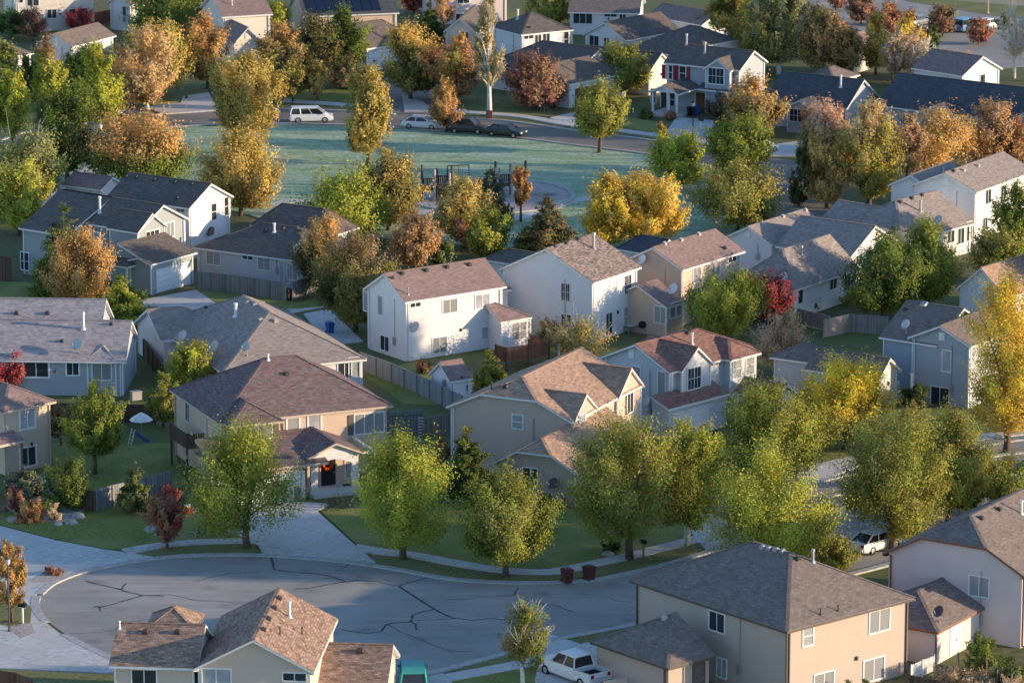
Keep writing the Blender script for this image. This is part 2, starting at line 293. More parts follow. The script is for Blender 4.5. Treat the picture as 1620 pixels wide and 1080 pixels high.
# ---------------------------------------------------------------- mesh helper
class MB:
    def __init__(s): s.v, s.f, s.uv = [], [], []
    def face(s, pts, uvs=None):
        i = len(s.v); s.v += [tuple(p) for p in pts]; s.f.append(tuple(range(i, i + len(pts))))
        if uvs is None:
            p0 = Vector(pts[0]); n = (Vector(pts[1]) - p0).cross(Vector(pts[2]) - p0)
            if n.length < 1e-9: n = Vector((0, 0, 1))
            n.normalize()
            if abs(n.z) > .999: h = Vector((1, 0, 0))
            else: h = Vector((0, 0, 1)).cross(n).normalized()
            w = n.cross(h)
            uvs = [(Vector(p).dot(h), Vector(p).dot(w)) for p in pts]
        s.uv += uvs
    def box(s, x0, x1, y0, y1, z0, z1, mat=None):
        c = [Vector((x, y, z)) for z in (z0, z1) for (x, y) in ((x0, y0), (x1, y0), (x1, y1), (x0, y1))]
        if mat is not None: c = [mat @ p for p in c]
        for q in ((3, 2, 1, 0), (4, 5, 6, 7), (0, 1, 5, 4), (1, 2, 6, 5), (2, 3, 7, 6), (3, 0, 4, 7)): s.face([c[k] for k in q])
    def bar(s, a, b, w, h=None):
        """a straight square bar from a to b"""
        a, b = Vector(a), Vector(b); h = h or w; d = b - a; L = d.length
        if L < 1e-6: return
        q = d.to_track_quat('X', 'Z').to_matrix().to_4x4(); q.translation = a
        s.box(0, L, -w / 2, w / 2, -h / 2, h / 2, q)
    def tube(s, pts, rads, n=7, cap=True):
        rings = []
        pts = [Vector(p) for p in pts]
        for i, p in enumerate(pts):
            d = (pts[min(i + 1, len(pts) - 1)] - pts[max(i - 1, 0)])
            if d.length < 1e-6: d = Vector((0, 0, 1))
            d.normalize(); a = d.orthogonal().normalized() if abs(d.z) < .95 else Vector((1, 0, 0)); a = (a - d * a.dot(d)).normalized(); b = d.cross(a)
            i0 = len(s.v)
            for k in range(n):
                t = 2 * math.pi * k / n; s.v.append(tuple(p + (a * math.cos(t) + b * math.sin(t)) * rads[i]))
            rings.append(i0)
        for r0, r1 in zip(rings, rings[1:]):
            for k in range(n):
                s.f.append((r0 + k, r0 + (k + 1) % n, r1 + (k + 1) % n, r1 + k)); s.uv += [(0, 0)] * 4
        if cap:
            s.f.append(tuple(rings[0] + k for k in range(n))[::-1]); s.uv += [(0, 0)] * n
            s.f.append(tuple(rings[-1] + k for k in range(n))); s.uv += [(0, 0)] * n
    def prism(s, pts, z0, z1):
        """flat outline extruded up"""
        pts = [(p[0], p[1]) for p in pts]
        ar = sum(pts[i][0] * pts[(i + 1) % len(pts)][1] - pts[(i + 1) % len(pts)][0] * pts[i][1] for i in range(len(pts)))
        if ar < 0: pts = pts[::-1]
        s.face([(x, y, z1) for x, y in pts], [(x, y) for x, y in pts])
        for i in range(len(pts)):
            a, b = pts[i], pts[(i + 1) % len(pts)]
            s.face([(a[0], a[1], z0), (b[0], b[1], z0), (b[0], b[1], z1), (a[0], a[1], z1)])
    def lathe(s, prof, n=12, origin=(0, 0, 0)):
        o = Vector(origin); rs = []
        for r, z in prof:
            rs.append(len(s.v))
            for k in range(n):
                t = 2 * math.pi * k / n; s.v.append(tuple(o + Vector((r * math.cos(t), r * math.sin(t), z))))
        for a, b in zip(rs, rs[1:]):
            for k in range(n): s.f.append((a + k, a + (k + 1) % n, b + (k + 1) % n, b + k)); s.uv += [(0, 0)] * 4
    def build(s, name, mat, parent=None, smooth=False, bevel=0):
        me = bpy.data.meshes.new(name); me.from_pydata(s.v, [], s.f)
        ul = me.uv_layers.new(name='UVMap')
        if len(s.uv) == len(me.loops):
            ul.data.foreach_set('uv', [c for p in s.uv for c in p])
        me.materials.append(mat)
        if smooth: me.polygons.foreach_set('use_smooth', [True] * len(me.polygons))
        o = bpy.data.objects.new(name, me); COL.objects.link(o)
        if parent: o.parent = parent
        if bevel:
            md = o.modifiers.new('bevel', 'BEVEL'); md.width = bevel; md.segments = 2; md.limit_method = 'ANGLE'
        return o
def empty(name, loc, rz=0):
    o = bpy.data.objects.new(name, None); COL.objects.link(o); o.location = loc; o.rotation_euler = (0, 0, rz); o.empty_display_size = .3
    return o
def tag(o, label=None, cat=None, group=None, kind=None):
    if label: o['label'] = label
    if cat: o['category'] = cat
    if group: o['group'] = group
    if kind: o['kind'] = kind
    return o
def poly(name, px, z1, mat, z0=-.3, kind='structure'):
    mb = MB(); mb.prism([P(x, y, z1) for x, y in px], z0, z1)
    return tag(mb.build(name, mat), kind=kind)
def smoothline(pts, n=6):
    """Catmull-Rom through ground points"""
    pts = [Vector((p[0], p[1])) for p in pts]; out = []
    for i in range(len(pts) - 1):
        p0, p1, p2, p3 = pts[max(i - 1, 0)], pts[i], pts[i + 1], pts[min(i + 2, len(pts) - 1)]
        for k in range(n):
            t = k / n
            out.append(.5 * ((2 * p1) + (p2 - p0) * t + (2 * p0 - 5 * p1 + 4 * p2 - p3) * t * t + (3 * p1 - p0 - 3 * p2 + p3) * t ** 3))
    out.append(pts[-1]); return out
def strip(name, px, width, z1, mat, z0=-.3, mb=None, smooth=True, kind='structure', taper=None):
    """a band of constant width along a ground line given in picture pixels"""
    own = mb is None; mb = mb or MB()
    w = [P(x, y, z1) for x, y in px]; l = smoothline(w) if smooth else [Vector((p.x, p.y)) for p in w]
    L, Rr = [], []
    for i, p in enumerate(l):
        d = (l[min(i + 1, len(l) - 1)] - l[max(i - 1, 0)]).normalized(); n = Vector((-d.y, d.x)); ww = width * (taper(i / (len(l) - 1)) if taper else 1)
        L.append(p + n * ww / 2); Rr.append(p - n * ww / 2)
    for i in range(len(l) - 1):
        a, b, c, d = Rr[i], Rr[i + 1], L[i + 1], L[i]
        mb.face([(q.x, q.y, z1) for q in (a, b, c, d)], [(q.x, q.y) for q in (a, b, c, d)])
        mb.face([(a.x, a.y, z0), (b.x, b.y, z0), (b.x, b.y, z1), (a.x, a.y, z1)]); mb.face([(c.x, c.y, z0), (d.x, d.y, z0), (d.x, d.y, z1), (c.x, c.y, z1)])
    for a, b in ((L[0], Rr[0]), (Rr[-1], L[-1])): mb.face([(a.x, a.y, z0), (b.x, b.y, z0), (b.x, b.y, z1), (a.x, a.y, z1)])
    return tag(mb.build(name, mat), kind=kind) if own else mb
# ---------------------------------------------------------------- ground, roads, pavements
mb = MB(); mb.prism([(-1500, -300), (1500, -300), (1500, 4500), (-1500, 4500)], -1.0, 0.0)
tag(mb.build('ground', M['ground']), kind='structure')
far_curb = [(57, 955), (62, 940), (85, 922), (130, 905), (190, 892), (260, 882), (330, 878), (400, 878), (460, 881), (520, 886), (580, 893), (640, 903), (700, 914), (760, 920), (850, 922), (930, 918), (985, 909), (1060, 891), (1120, 873), (1180, 856), (1240, 841), (1335, 815), (1430, 790), (1560, 757), (1720, 716)]
near_curb = [(1720, 800), (1560, 846), (1390, 893), (1200, 940), (1000, 985), (860, 1012), (800, 1030), (675, 1062), (560, 1085), (420, 1098), (300, 1080), (225, 1057), (165, 1033), (100, 1000), (70, 978)]
poly('street', far_curb + near_curb, .02, M['asphalt'])
strip('street', [(1180, 815), (1240, 788), (1300, 771), (1400, 747), (1500, 728), (1560, 713), (1640, 700), (1740, 688)], 8.2, .024, M['asphalt'])
# park road and side streets
poly('park_road', [(-60, 232), (0, 222), (60, 204), (150, 193), (260, 180), (330, 174), (460, 172), (560, 176), (640, 181), (720, 187), (800, 191), (900, 205), (1033, 222), (1110, 233), (1180, 243), (1300, 262), (1330, 300), (1300, 345), (1240, 400), (1190, 400), (1205, 350), (1215, 310), (1190, 283), (1150, 268), (1111, 259), (1028, 242), (900, 226), (830, 217), (740, 208), (640, 201), (560, 196), (440, 193), (330, 195), (200, 206), (120, 216), (40, 232), (-20, 262), (-60, 270)], .02, M['asphalt_dark'])
strip('side_street', [(640, 188), (634, 165), (630, 140), (622, 110), (600, 70)], 8, .026, M['asphalt_dark'])
strip('far_street', [(1330, -30), (1420, 10), (1500, 38), (1580, 62), (1700, 100)], 26, .02, M['asphalt'])
poly('far_verge', [(1395, -12), (1440, 3), (1510, 14), (1560, 23), (1640, 32), (1720, 36), (1720, 14), (1600, 8), (1500, 0), (1420, -16)], .05, M['lawn_dry'])
poly('dry_field', [(1380, -30), (1500, 2), (1600, 10), (1760, 16), (2300, -200), (1300, -300)], .04, M['field'])
# kerbs
def kerb(px, name='kerb', w=.5): return strip(name, px, w, .14, M['kerb'])
kerb([(x, y - 2) for x, y in far_curb[1:-1]], w=.62)
kerb([(x, y + 2) for x, y in near_curb[:-1]], w=.62)
kerb([(72, 982), (60, 968), (55, 955), (58, 942)], w=.62)
kerb([(1260, 765), (1290, 762), (1330, 752), (1440, 729), (1552, 704), (1640, 690)])
kerb([(1304, 786), (1335, 778), (1450, 752), (1553, 723), (1640, 712)])
kerb([(440, 171), (560, 175), (625, 180)]); kerb([(655, 182), (720, 186), (800, 190), (900, 204), (1033, 221), (1110, 232), (1180, 242)])
kerb([(200, 207), (330, 196), (440, 194), (560, 197), (640, 202), (740, 209), (830, 218), (900, 227), (1028, 243), (1111, 260), (1150, 269), (1190, 284), (1212, 310), (1202, 350)])
kerb([(0, 221), (60, 203), (150, 192), (260, 179), (330, 173)])
# concrete aprons, drives and pavements
def conc(name, px, z=.125): return poly(name, px, z, M['concrete'])
conc('driveway', [(-60, 812), (0, 831), (88, 854), (171, 869.5), (207, 874), (249, 881), (190, 889), (130, 902), (83, 919), (58, 938), (52, 955), (60, 974), (98, 1004), (165, 1038), (220, 1062), (170, 1063), (80, 1059), (0, 1056), (-60, 1050)])
conc('driveway', [(452, 792), (520, 796), (502, 808), (561, 861), (594, 888), (520, 882), (415, 875), (409, 862), (389, 853), (425, 835), (440, 812)], .128)
conc('driveway', [(296, 796), (452, 792), (440, 812), (425, 835), (389, 851), (340, 832), (306, 812)], .125)
strip('pavement', [(200, 871), (260, 861), (330, 856), (400, 855)], 1.5, .13, M['concrete'])
strip('pavement', [(558, 864), (607, 872), (646, 876), (721, 890), (770, 898), (810, 902.5), (850, 904), (885, 902), (945, 890), (1015, 874), (1121, 847), (1200, 826), (1330, 795)], 1.55, .13, M['concrete'])
conc('driveway', [(1072, 815), (1130, 812), (1195, 852), (1118, 871)], .127)
conc('driveway', [(1262, 748), (1342, 724), (1362, 735), (1290, 764), (1262, 766)], .127)
strip('pavement', [(1262, 745), (1342, 727), (1450, 705), (1547, 691), (1640, 680)], 1.5, .13, M['concrete'])
strip('pavement', [(1290, 797), (1330, 806), (1350, 815)], 1.4, .13, M['concrete'])
strip('pavement', [(560, 1100), (685, 1075), (810, 1052), (900, 1030), (1000, 1005), (1150, 975)], 1.6, .132, M['concrete'])
conc('driveway', [(862, 1006), (875, 1003), (950, 1029), (1010, 1120), (860, 1120), (846, 1075)], .128)
conc('driveway', [(590, 1086), (700, 1064), (760, 1120), (600, 1140)], .128)
conc('driveway', [(223, 474), (312, 458), (362, 492), (330, 505), (270, 486), (222, 483)], .1)
strip('pavement', [(420, 500), (470, 489), (520, 480)], 1.5, .1, M['concrete'])
conc('driveway', [(480, 496), (520, 488), (575, 540), (520, 545)], .08)
strip('pavement', [(450, 158), (520, 163), (610, 170)], 1.6, .13, M['concrete'])
strip('pavement', [(680, 172), (760, 178), (830, 184), (900, 196), (1000, 208), (1110, 224), (1200, 238)], 1.6, .13, M['concrete'])
conc('driveway', [(870, 186), (905, 178), (985, 181), (952, 197), (905, 200)], .128)
conc('driveway', [(1070, 185), (1130, 190), (1120, 222), (1050, 214)], .128)
conc('driveway', [(290, 152), (330, 146), (346, 174), (262, 180), (240, 172), (285, 165)], .128)
strip('pavement', [(90, 190), (160, 180), (240, 170), (290, 164)], 1.6, .13, M['concrete'])
conc('driveway', [(636, 150), (668, 160), (690, 176), (640, 176)], .127)
conc('driveway', [(1195, 232), (1270, 222), (1290, 246), (1215, 246)], .127)
strip('park_path', [(60, 330), (115, 290), (150, 262), (140, 240)], 2.2, .14, M['concrete'])
strip('park_path', [(430, 325), (470, 318), (560, 330), (650, 337), (700, 334), (790, 345), (840, 340), (900, 318), (960, 312), (1080, 300), (1130, 292), (1200, 290)], 1.8, .145, M['concrete'])
# park lawn with frost
park = [(150, 200), (330, 200), (440, 197), (560, 200), (640, 205), (740, 212), (830, 221), (900, 230), (1028, 246), (1111, 263), (1160, 274), (1190, 290), (1200, 330), (1170, 380), (1080, 400), (900, 400), (700, 385), (560, 372), (430, 350), (380, 335), (200, 300), (90, 300), (60, 260), (110, 222)]
poly('park_lawn', park, .11, M['frost'])
cx, cy = 775, 308
ring = [(cx + 132 * math.cos(t), cy + 27 * math.sin(t)) for t in [i * 2 * math.pi / 40 for i in range(41)]]
poly('play_sand', [(cx + 129 * math.cos(t), cy + 26 * math.sin(t)) for t in [i * 2 * math.pi / 40 for i in range(40)]], .13, M['gravel'])
strip('play_kerb', ring, .5, .28, M['kerb'], smooth=False)
# lawns
def lawn(px, mat='lawn', z=.11): return poly('lawn', px, z, M[mat])
lawn([(-60, 795), (0, 815), (30, 800), (140, 800), (250, 805), (296, 800), (306, 814), (340, 834), (386, 851), (330, 853), (260, 857.5), (200, 867), (171, 867), (88, 852), (0, 828), (-60, 808)])
lawn([(212, 876), (260, 865.5), (330, 860), (400, 859), (412, 873), (330, 873), (260, 876.5), (250, 879)], 'lawn_dry')
lawn([(506, 806), (700, 795), (900, 790), (1060, 800), (1110, 842), (1015, 869), (945, 885), (885, 898), (810, 898), (721, 885), (646, 872), (607, 868), (565, 860)])
lawn([(584, 876), (607, 878), (646, 881), (721, 895), (810, 907.5), (850, 909), (890, 907), (945, 895), (1015, 879), (1121, 853), (1120, 866), (1060, 886), (985, 904), (930, 913), (850, 917), (760, 915), (700, 909), (640, 898), (596, 890)], 'lawn_dry')
lawn([(0, 945), (34, 945), (50, 962), (48, 985), (30, 990), (-40, 985), (-40, 950)], 'lawn_dry', .135)
poly('gravel_bed', [(12, 990), (48, 984), (56, 1000), (34, 1009)], .137, M['gravel'])
poly('gravel_bed', [(46, 918), (80, 898), (108, 903), (96, 913), (70, 922)], .137, M['gravel'])
lawn([(-60, 1056), (0, 1058), (80, 1062), (170, 1066), (250, 1066), (270, 1140), (-60, 1140)], 'lawn_dry')
lawn([(700, 1066), (862, 1018), (880, 1012), (1000, 988), (1100, 966), (1130, 972), (1000, 1000), (900, 1024), (810, 1046), (690, 1070)], 'lawn_dry')
lawn([(700, 1080), (810, 1058), (850, 1060), (865, 1120), (740, 1130)])
lawn([(80, 700), (270, 700), (300, 770), (255, 775), (155, 800), (90, 790)], 'lawn')
lawn([(575, 592), (660, 570), (760, 620), (700, 640), (640, 638)], 'lawn')
lawn([(310, 458), (400, 468), (470, 478), (540, 462), (560, 480), (470, 488), (360, 491)], 'lawn')
lawn([(610, 690), (700, 688), (705, 735), (620, 745)], 'lawn')
lawn([(0, 445), (220, 452), (226, 480), (150, 500), (0, 490)], 'lawn')
lawn([(440, 140), (540, 142), (600, 150), (618, 166), (520, 160), (450, 156)], 'lawn')
lawn([(700, 150), (860, 150), (880, 185), (830, 182), (760, 175), (690, 168)], 'lawn_dry')
lawn([(945, 195), (985, 183), (1050, 195), (1060, 212), (1000, 204)], 'lawn')
lawn([(1190, 640), (1340, 690), (1342, 722), (1262, 742), (1190, 730)], 'lawn')
lawn([(1400, 640), (1620, 660), (1700, 650), (1700, 672), (1547, 687), (1450, 701), (1380, 712)], 'lawn')
lawn([(1340, 800), (1360, 785), (1500, 752), (1620, 726), (1700, 716), (1560, 752), (1430, 785)], 'lawn')
lawn([(200, 132), (330, 130), (330, 150), (285, 160), (215, 168)], 'lawn_dry')
poly('rock_garden', [(40, 765), (80, 740), (110, 760), (140, 800), (115, 825), (40, 822), (10, 800)], .16, M['gravel'])
# sealed cracks in the street
def crack(lines):
    m = MB()
    for ln, w in lines:
        rr = random.Random(len(ln) * 7 + int(ln[0][0]))
        l2 = []
        for a, b in zip(ln, ln[1:]):
            l2.append(a); l2.append(((a[0] + b[0]) / 2 + rr.uniform(-2.5, 2.5), (a[1] + b[1]) / 2 + rr.uniform(-1, 1)))
        l2.append(ln[-1])
        strip('', l2, w * .8, .026, None, .019, m, taper=lambda t: .75 + .5 * abs(math.sin(t * 23)))
    tag(m.build('street_crack', M['seal']), kind='structure')
z5 = lambda l: [(x / 3.856, 800 + y / 3.856) for x, y in l]
z6 = lambda l: [(400 + x / 3.856, 800 + y / 3.856) for x, y in l]
z7 = lambda l: [(800 + x / 3.856, 800 + y / 3.856) for x, y in l]
crack([(z5([(520, 455), (680, 495), (780, 525), (870, 545), (1000, 548)]), .22), (z5([(870, 545), (750, 580), (610, 615), (570, 612)]), .2), (z5([(700, 500), (740, 510), (770, 470)]), .14),
       (z5([(610, 612), (612, 640)]), .14), (z5([(870, 545), (1040, 540), (1200, 575), (1400, 585)]), .1), (z5([(1180, 460), (1280, 435), (1400, 410), (1581, 405)]), .1), (z5([(790, 715), (880, 690), (950, 680)]), .08), (z5([(400, 780), (560, 770), (680, 760)]), .07)])
crack([(z6([(110, 310), (130, 385), (180, 395), (340, 410), (480, 430), (570, 460), (650, 450)]), .22), (z6([(570, 460), (400, 490), (250, 505)]), .2), (z6([(650, 450), (760, 460), (890, 487)]), .12),
       (z6([(890, 487), (980, 460), (1110, 428)]), .16), (z6([(890, 487), (985, 550), (1110, 628), (1230, 685)]), .24), (z6([(1110, 628), (975, 665), (955, 705), (820, 720), (780, 765), (700, 775), (540, 750)]), .2), (z6([(955, 705), (995, 725), (1005, 755)]), .18),
       (z6([(1230, 685), (1030, 695), (955, 705)]), .12), (z6([(1230, 685), (1330, 695), (1450, 685), (1581, 690)]), .18), (z6([(820, 720), (900, 765), (1060, 830), (1220, 885), (1340, 885)]), .1), (z6([(500, 395), (560, 370), (610, 350)]), .08), (z6([(1180, 570), (1400, 555), (1581, 545)]), .09)])
crack([(z7([(0, 545), (50, 540), (80, 500)]), .12), (z7([(180, 590), (300, 605), (415, 645)]), .14), (z7([(640, 560), (700, 580), (770, 590)]), .08), (z7([(170, 715), (240, 720), (290, 740)]), .1)])
def manhole(px, py):
    m = MB(); p = P(px, py, .02); m.lathe([(.02, .008), (.38, .008), (.42, 0)], 20, (p.x, p.y, .022)); o = m.build('manhole_cover', M['metal_grey'])
    tag(o, 'round pale manhole cover set in the cul-de-sac asphalt', 'manhole cover')
manhole(142, 914)
# ---------------------------------------------------------------- houses
rnd = random.Random(11)
HOUSES = []
class House:
    def __init__(s, label, M_, R_, L_=None, he=5.4, D=None, wall='white', roof='char', trim='trim_white', name='house', group='houses of the neighbourhood', yaw=None):
        m = P(*M_, he); r = P(*R_, he); d1 = Vector((r.x - m.x, r.y - m.y))
        a1 = math.atan2(d1.y, d1.x); s.W = d1.length
        if L_ is not None:
            l = P(*L_, he); d2 = Vector((l.x - m.x, l.y - m.y)); a2 = math.atan2(d2.y, d2.x) - math.pi / 2
            while a2 - a1 > math.pi: a2 -= 2 * math.pi
            while a2 - a1 < -math.pi: a2 += 2 * math.pi
            w1, w2 = d1.length, d2.length
            s.yaw = (a1 * w1 + a2 * w2) / (w1 + w2); s.D = d2.length
            s.skew = math.degrees(a2 - a1)
        else:
            s.yaw = a1; s.D = D; s.skew = 0
        if D: s.D = D
        if yaw is not None: s.yaw = R(yaw)
        s.m = Vector((m.x, m.y)); s.he = he
        s.u = Vector((math.cos(s.yaw), math.sin(s.yaw))); s.v = Vector((-math.sin(s.yaw), math.cos(s.yaw)))
        s.root = empty(name, (m.x, m.y, 0), s.yaw); tag(s.root, label, 'house', group)
        s.wallM, s.roofM, s.trimM = WL[wall], RF[roof], M[trim]
        s.wall, s.roof, s.fas, s.tri = MB(), MB(), MB(), MB()
        s.surf = []; s.o = .35
        HOUSES.append(s)
    def loc(s, px, py, z):
        p = P(px, py, z); q = Vector((p.x, p.y)) - s.m
        return q.dot(s.u), q.dot(s.v)
    def wld(s, u, v, z): return Vector((s.m.x + u * s.u.x + v * s.v.x, s.m.y + u * s.u.y + v * s.v.y, z))
    def main(s, axis='u', c0=0., c1=0., pitch=.45, peak=None, ov=.35, **k):
        return s.block(0, s.W, 0, s.D, s.he, axis, c0, c1, pitch, peak, ov, **k)
    def blk(s, M_, R_=None, L_=None, he=3., axis='u', c0=0., c1=0., pitch=.45, peak=None, W=None, D=None, u1=None, v1=None, **k):
        u0, v0 = s.loc(*M_, he)
        if R_ is not None: u1 = s.loc(*R_, he)[0]
        elif W is not None: u1 = u0 + W
        if L_ is not None: v1 = s.loc(*L_, he)[1]
        elif D is not None: v1 = v0 + D
        return s.block(u0, u1, v0, v1, he, axis, c0, c1, pitch, peak, **k)
    def block(s, u0, u1, v0, v1, he, axis='u', c0=0., c1=0., pitch=.45, peak=None, ov=.35, z0=0., walls=True, corner=True, gz=None):
        if axis == 'u': T = lambda a, b, z: (a, b, z); a0, a1, b0, b1 = u0, u1, v0, v1
        else: T = lambda a, b, z: (b, a, z); a0, a1, b0, b1 = v0, v1, u0, u1
        d = (b1 - b0) / 2; bm = (b0 + b1) / 2
        if peak is not None:
            a = a0 + c0 * d if peak[0] != 'end' else a1 - c1 * d
            pk = peak if peak[0] != 'end' else peak[1:]
            q = T(a, bm, 0); w = s.wld(q[0], q[1], 0)
            z = 0
            lo, hi = he, he + 8
            for _ in range(40):
                z = (lo + hi) / 2
                if proj((w.x, w.y, z))[1] > pk[1]: lo = z
                else: hi = z
            pitch0 = (z - he) / d; pitch = min(1.0, max(.28, pitch0)); px = proj((w.x, w.y, he + d * pitch))
            s.dbg = (round(pitch0, 2), round(px[0] - pk[0]), round(px[1] - pk[1]))
        rise = d * pitch; zr = he + rise
        zc = [he + (1 - c) * rise for c in (c0, c1)]; e = [(1 - c) * d for c in (c0, c1)]
        r0, r1 = a0 + c0 * d, a1 - c1 * d
        if r0 > r1: r0 = r1 = (r0 + r1) / 2
        def side(bb, sg):
            f = [(a0, bb, he), (a1, bb, he)]
            if 0 < c1 < 1: f.append((a1, bb + sg * e[1], zc[1]))
            f.append((r1, bm, zr))
            if abs(r1 - r0) > 1e-4: f.append((r0, bm, zr))
            if 0 < c0 < 1: f.append((a0, bb + sg * e[0], zc[0]))
            return f
        faces = [side(b0, 1), side(b1, -1)]
        if c0 > 0: faces.append([(a0, b1 - e[0], zc[0]), (a0, b0 + e[0], zc[0]), (r0, bm, zr)] if c0 < 1 else [(a0, b1, he), (a0, b0, he), (r0, bm, zr)])
        if c1 > 0: faces.append([(a1, b0 + e[1], zc[1]), (a1, b1 - e[1], zc[1]), (r1, bm, zr)] if c1 < 1 else [(a1, b0, he), (a1, b1, he), (r1, bm, zr)])
        for f in faces:
            f = [T(*p) for p in f]
            n = (Vector(f[1]) - Vector(f[0])).cross(Vector(f[2]) - Vector(f[0]))
            if n.z < 0: f = f[::-1]
            s.roof.face(f); s.surf.append([s.wld(*p) for p in f])
        caps = [((r0, bm, zr), (r1, bm, zr))] if r1 - r0 > .2 else []
        for ai, c, zz, ee, rr_ in ((a0, c0, zc[0], e[0], r0), (a1, c1, zc[1], e[1], r1)):
            if c > 0: caps += [((ai, b0 + ee, zz), (rr_, bm, zr)), ((ai, b1 - ee, zz), (rr_, bm, zr))]
        for p, q in caps: s.roof.bar(T(*p), T(*q), .26, .05)
        # outline -> fascia boards with thickness, soffit
        edges = [((a0, b0, he), (a1, b0, he), (0, 1)), ((a0, b1, he), (a1, b1, he), (0, -1))]
        for ai, c, zz, ee, sg in ((a0, c0, zc[0], e[0], 1), (a1, c1, zc[1], e[1], -1)):
            if c >= 1: edges.append(((ai, b0, he), (ai, b1, he), (sg, 0)))
            else:
                edges += [((ai, b0, he), (ai, b0 + ee, zz), (sg, 0)), ((ai, b1, he), (ai, b1 - ee, zz), (sg, 0))]
                if c > 0: edges.append(((ai, b0 + ee, zz), (ai, b1 - ee, zz), (sg, 0)))
        fh = .2
        for p, q, (na, nb) in edges:
            p, q = Vector(p), Vector(q); dn = Vector((0, 0, -fh)); i = Vector((na, nb, 0)) * .05; up = Vector((0, 0, -.025)); k = Vector((na, nb, 0)) * -.012
            A = [p + up + k, q + up + k, q + dn + k, p + dn + k]
            s.fas.face([T(*x) for x in A]); s.fas.face([T(*x) for x in (A[2], A[3], A[3] + i, A[2] + i)])
            s.fas.face([T(*x) for x in (A[0] + i, A[1] + i, A[2] + i, A[3] + i)])
            J = Vector((na, nb, 0)) * (ov + .02)
            s.fas.face([T(*x) for x in (A[3] + i, A[2] + i, A[2] + J, A[3] + J)])
            # drip edge of the shingles
            s.roof.face([T(*x) for x in (p, q, q + up * 1.6 + k * 1.5, p + up * 1.6 + k * 1.5)])
        if walls:
            w = ov; zt = he + w * pitch - .04
            A0, A1, B0, B1 = a0 + w, a1 - w, b0 + w, b1 - w
            for bb in (B0, B1): s.wall.face([T(*x) for x in ((A0, bb, z0), (A1, bb, z0), (A1, bb, zt), (A0, bb, zt))])
            for ai, c, zz, ee in ((A0, c0, zc[0], e[0]), (A1, c1, zc[1], e[1])):
                pr = [(ai, B0, z0), (ai, B1, z0), (ai, B1, zt)]
                if c <= 0: pr.append((ai, bm, zr - .04))
                elif c < 1:
                    zz2 = zz + w * pitch - .04; pr += [(ai, b1 - ee - w, zz2), (ai, b0 + ee + w, zz2)] if ee + w < d else [(ai, bm, zr - .04)]
                pr.append((ai, B0, zt))
                s.wall.face([T(*x) for x in pr])
            if corner:
                for ai in (A0, A1):
                    for bb in (B0, B1):
                        q = T(ai, bb, 0); cb = MB(); cb.box(q[0] - .06, q[0] + .06, q[1] - .06, q[1] + .06, z0 + .1, zt - .05); cb.build('corner_board', s.trimM, s.root)
            U0, U1, V0, V1 = (A0, A1, B0, B1) if axis == 'u' else (B0, B1, A0, A1)
            for (x, y) in (((U0, V0), (U1, V0)), ((U0, V0), (U0, V1)), ((U1, V0), (U1, V1))):
                zz = zt + (rise if True else 0)
                s.surf.append([s.wld(*x, z0), s.wld(*y, z0), s.wld(*y, zt), s.wld(*x, zt)])
            if not hasattr(s, 'first'): s.first = (U0, U1, V0, V1)
        return dict(u0=u0 + ov, u1=u1 - ov, v0=v0 + ov, v1=v1 - ov, zr=zr, pitch=pitch, he=he, ur0=r0, ur1=r1)
    def shed(s, u0, u1, v0, v1, zlo, zhi, low='v0', walls=False, z0=0.):
        """lean-to roof: lowest along one edge"""
        z = {'v0': (zlo, zlo, zhi, zhi), 'u0': (zlo, zhi, zhi, zlo)}[low]
        f = [(u0, v0, z[0]), (u1, v0, z[1]), (u1, v1, z[2]), (u0, v1, z[3])]
        s.roof.face(f); s.surf.append([s.wld(*p) for p in f])
        for i in range(4):
            p, q = Vector(f[i]), Vector(f[(i + 1) % 4]); s.fas.face([p + Vector((0, 0, -.02)), q + Vector((0, 0, -.02)), q + Vector((0, 0, -.22)), p + Vector((0, 0, -.22))])
        s.fas.face([(x, y, q - .22) for x, y, q in f][::-1])
        if walls:
            w = .2; g = [(u0 + w, v0 + w), (u1 - w, v0 + w), (u1 - w, v1), (u0 + w, v1)]
            for i in (0, 1, 3):
                a, b = g[i], g[(i + 1) % 4]; za, zb = z[i] - .1, z[(i + 1) % 4] - .1
                s.wall.face([(a[0], a[1], z0), (b[0], b[1], z0), (b[0], b[1], zb), (a[0], a[1], za)])
    def hit(s, px, py, roof=True):
        d = ray(px, py); best = None
        for f in s.surf:
            p0 = f[0]; n = (f[1] - p0).cross(f[2] - p0)
            if n.length < 1e-8: continue
            n.normalize(); k = n.dot(d)
            if abs(k) < 1e-9: continue
            t = n.dot(p0 - EYE) / k; q = EYE + d * t
            ok = True
            for i in range(len(f)):
                if (f[(i + 1) % len(f)] - f[i]).cross(q - f[i]).dot(n) < -.02 * 3: ok = False; break
            if ok and t > 0 and (best is None or t < best[0]): best = (t, q, n if n.z >= 0 else -n)
        return best
    def local(s, q):
        w = Vector((q.x, q.y)) - s.m; return Vector((w.dot(s.u), w.dot(s.v), q.z))
    def onplane(s, face, c, px, py):
        """local point where the picture ray meets the wall plane"""
        n = {'A': s.v, 'B': s.u, 'C': s.u}[face]; d = ray(px, py); p0 = s.wld(c, c, 0)
        nn = Vector((n.x, n.y, 0)); t = nn.dot(p0 - EYE) / nn.dot(d)
        return s.local(EYE + d * t)
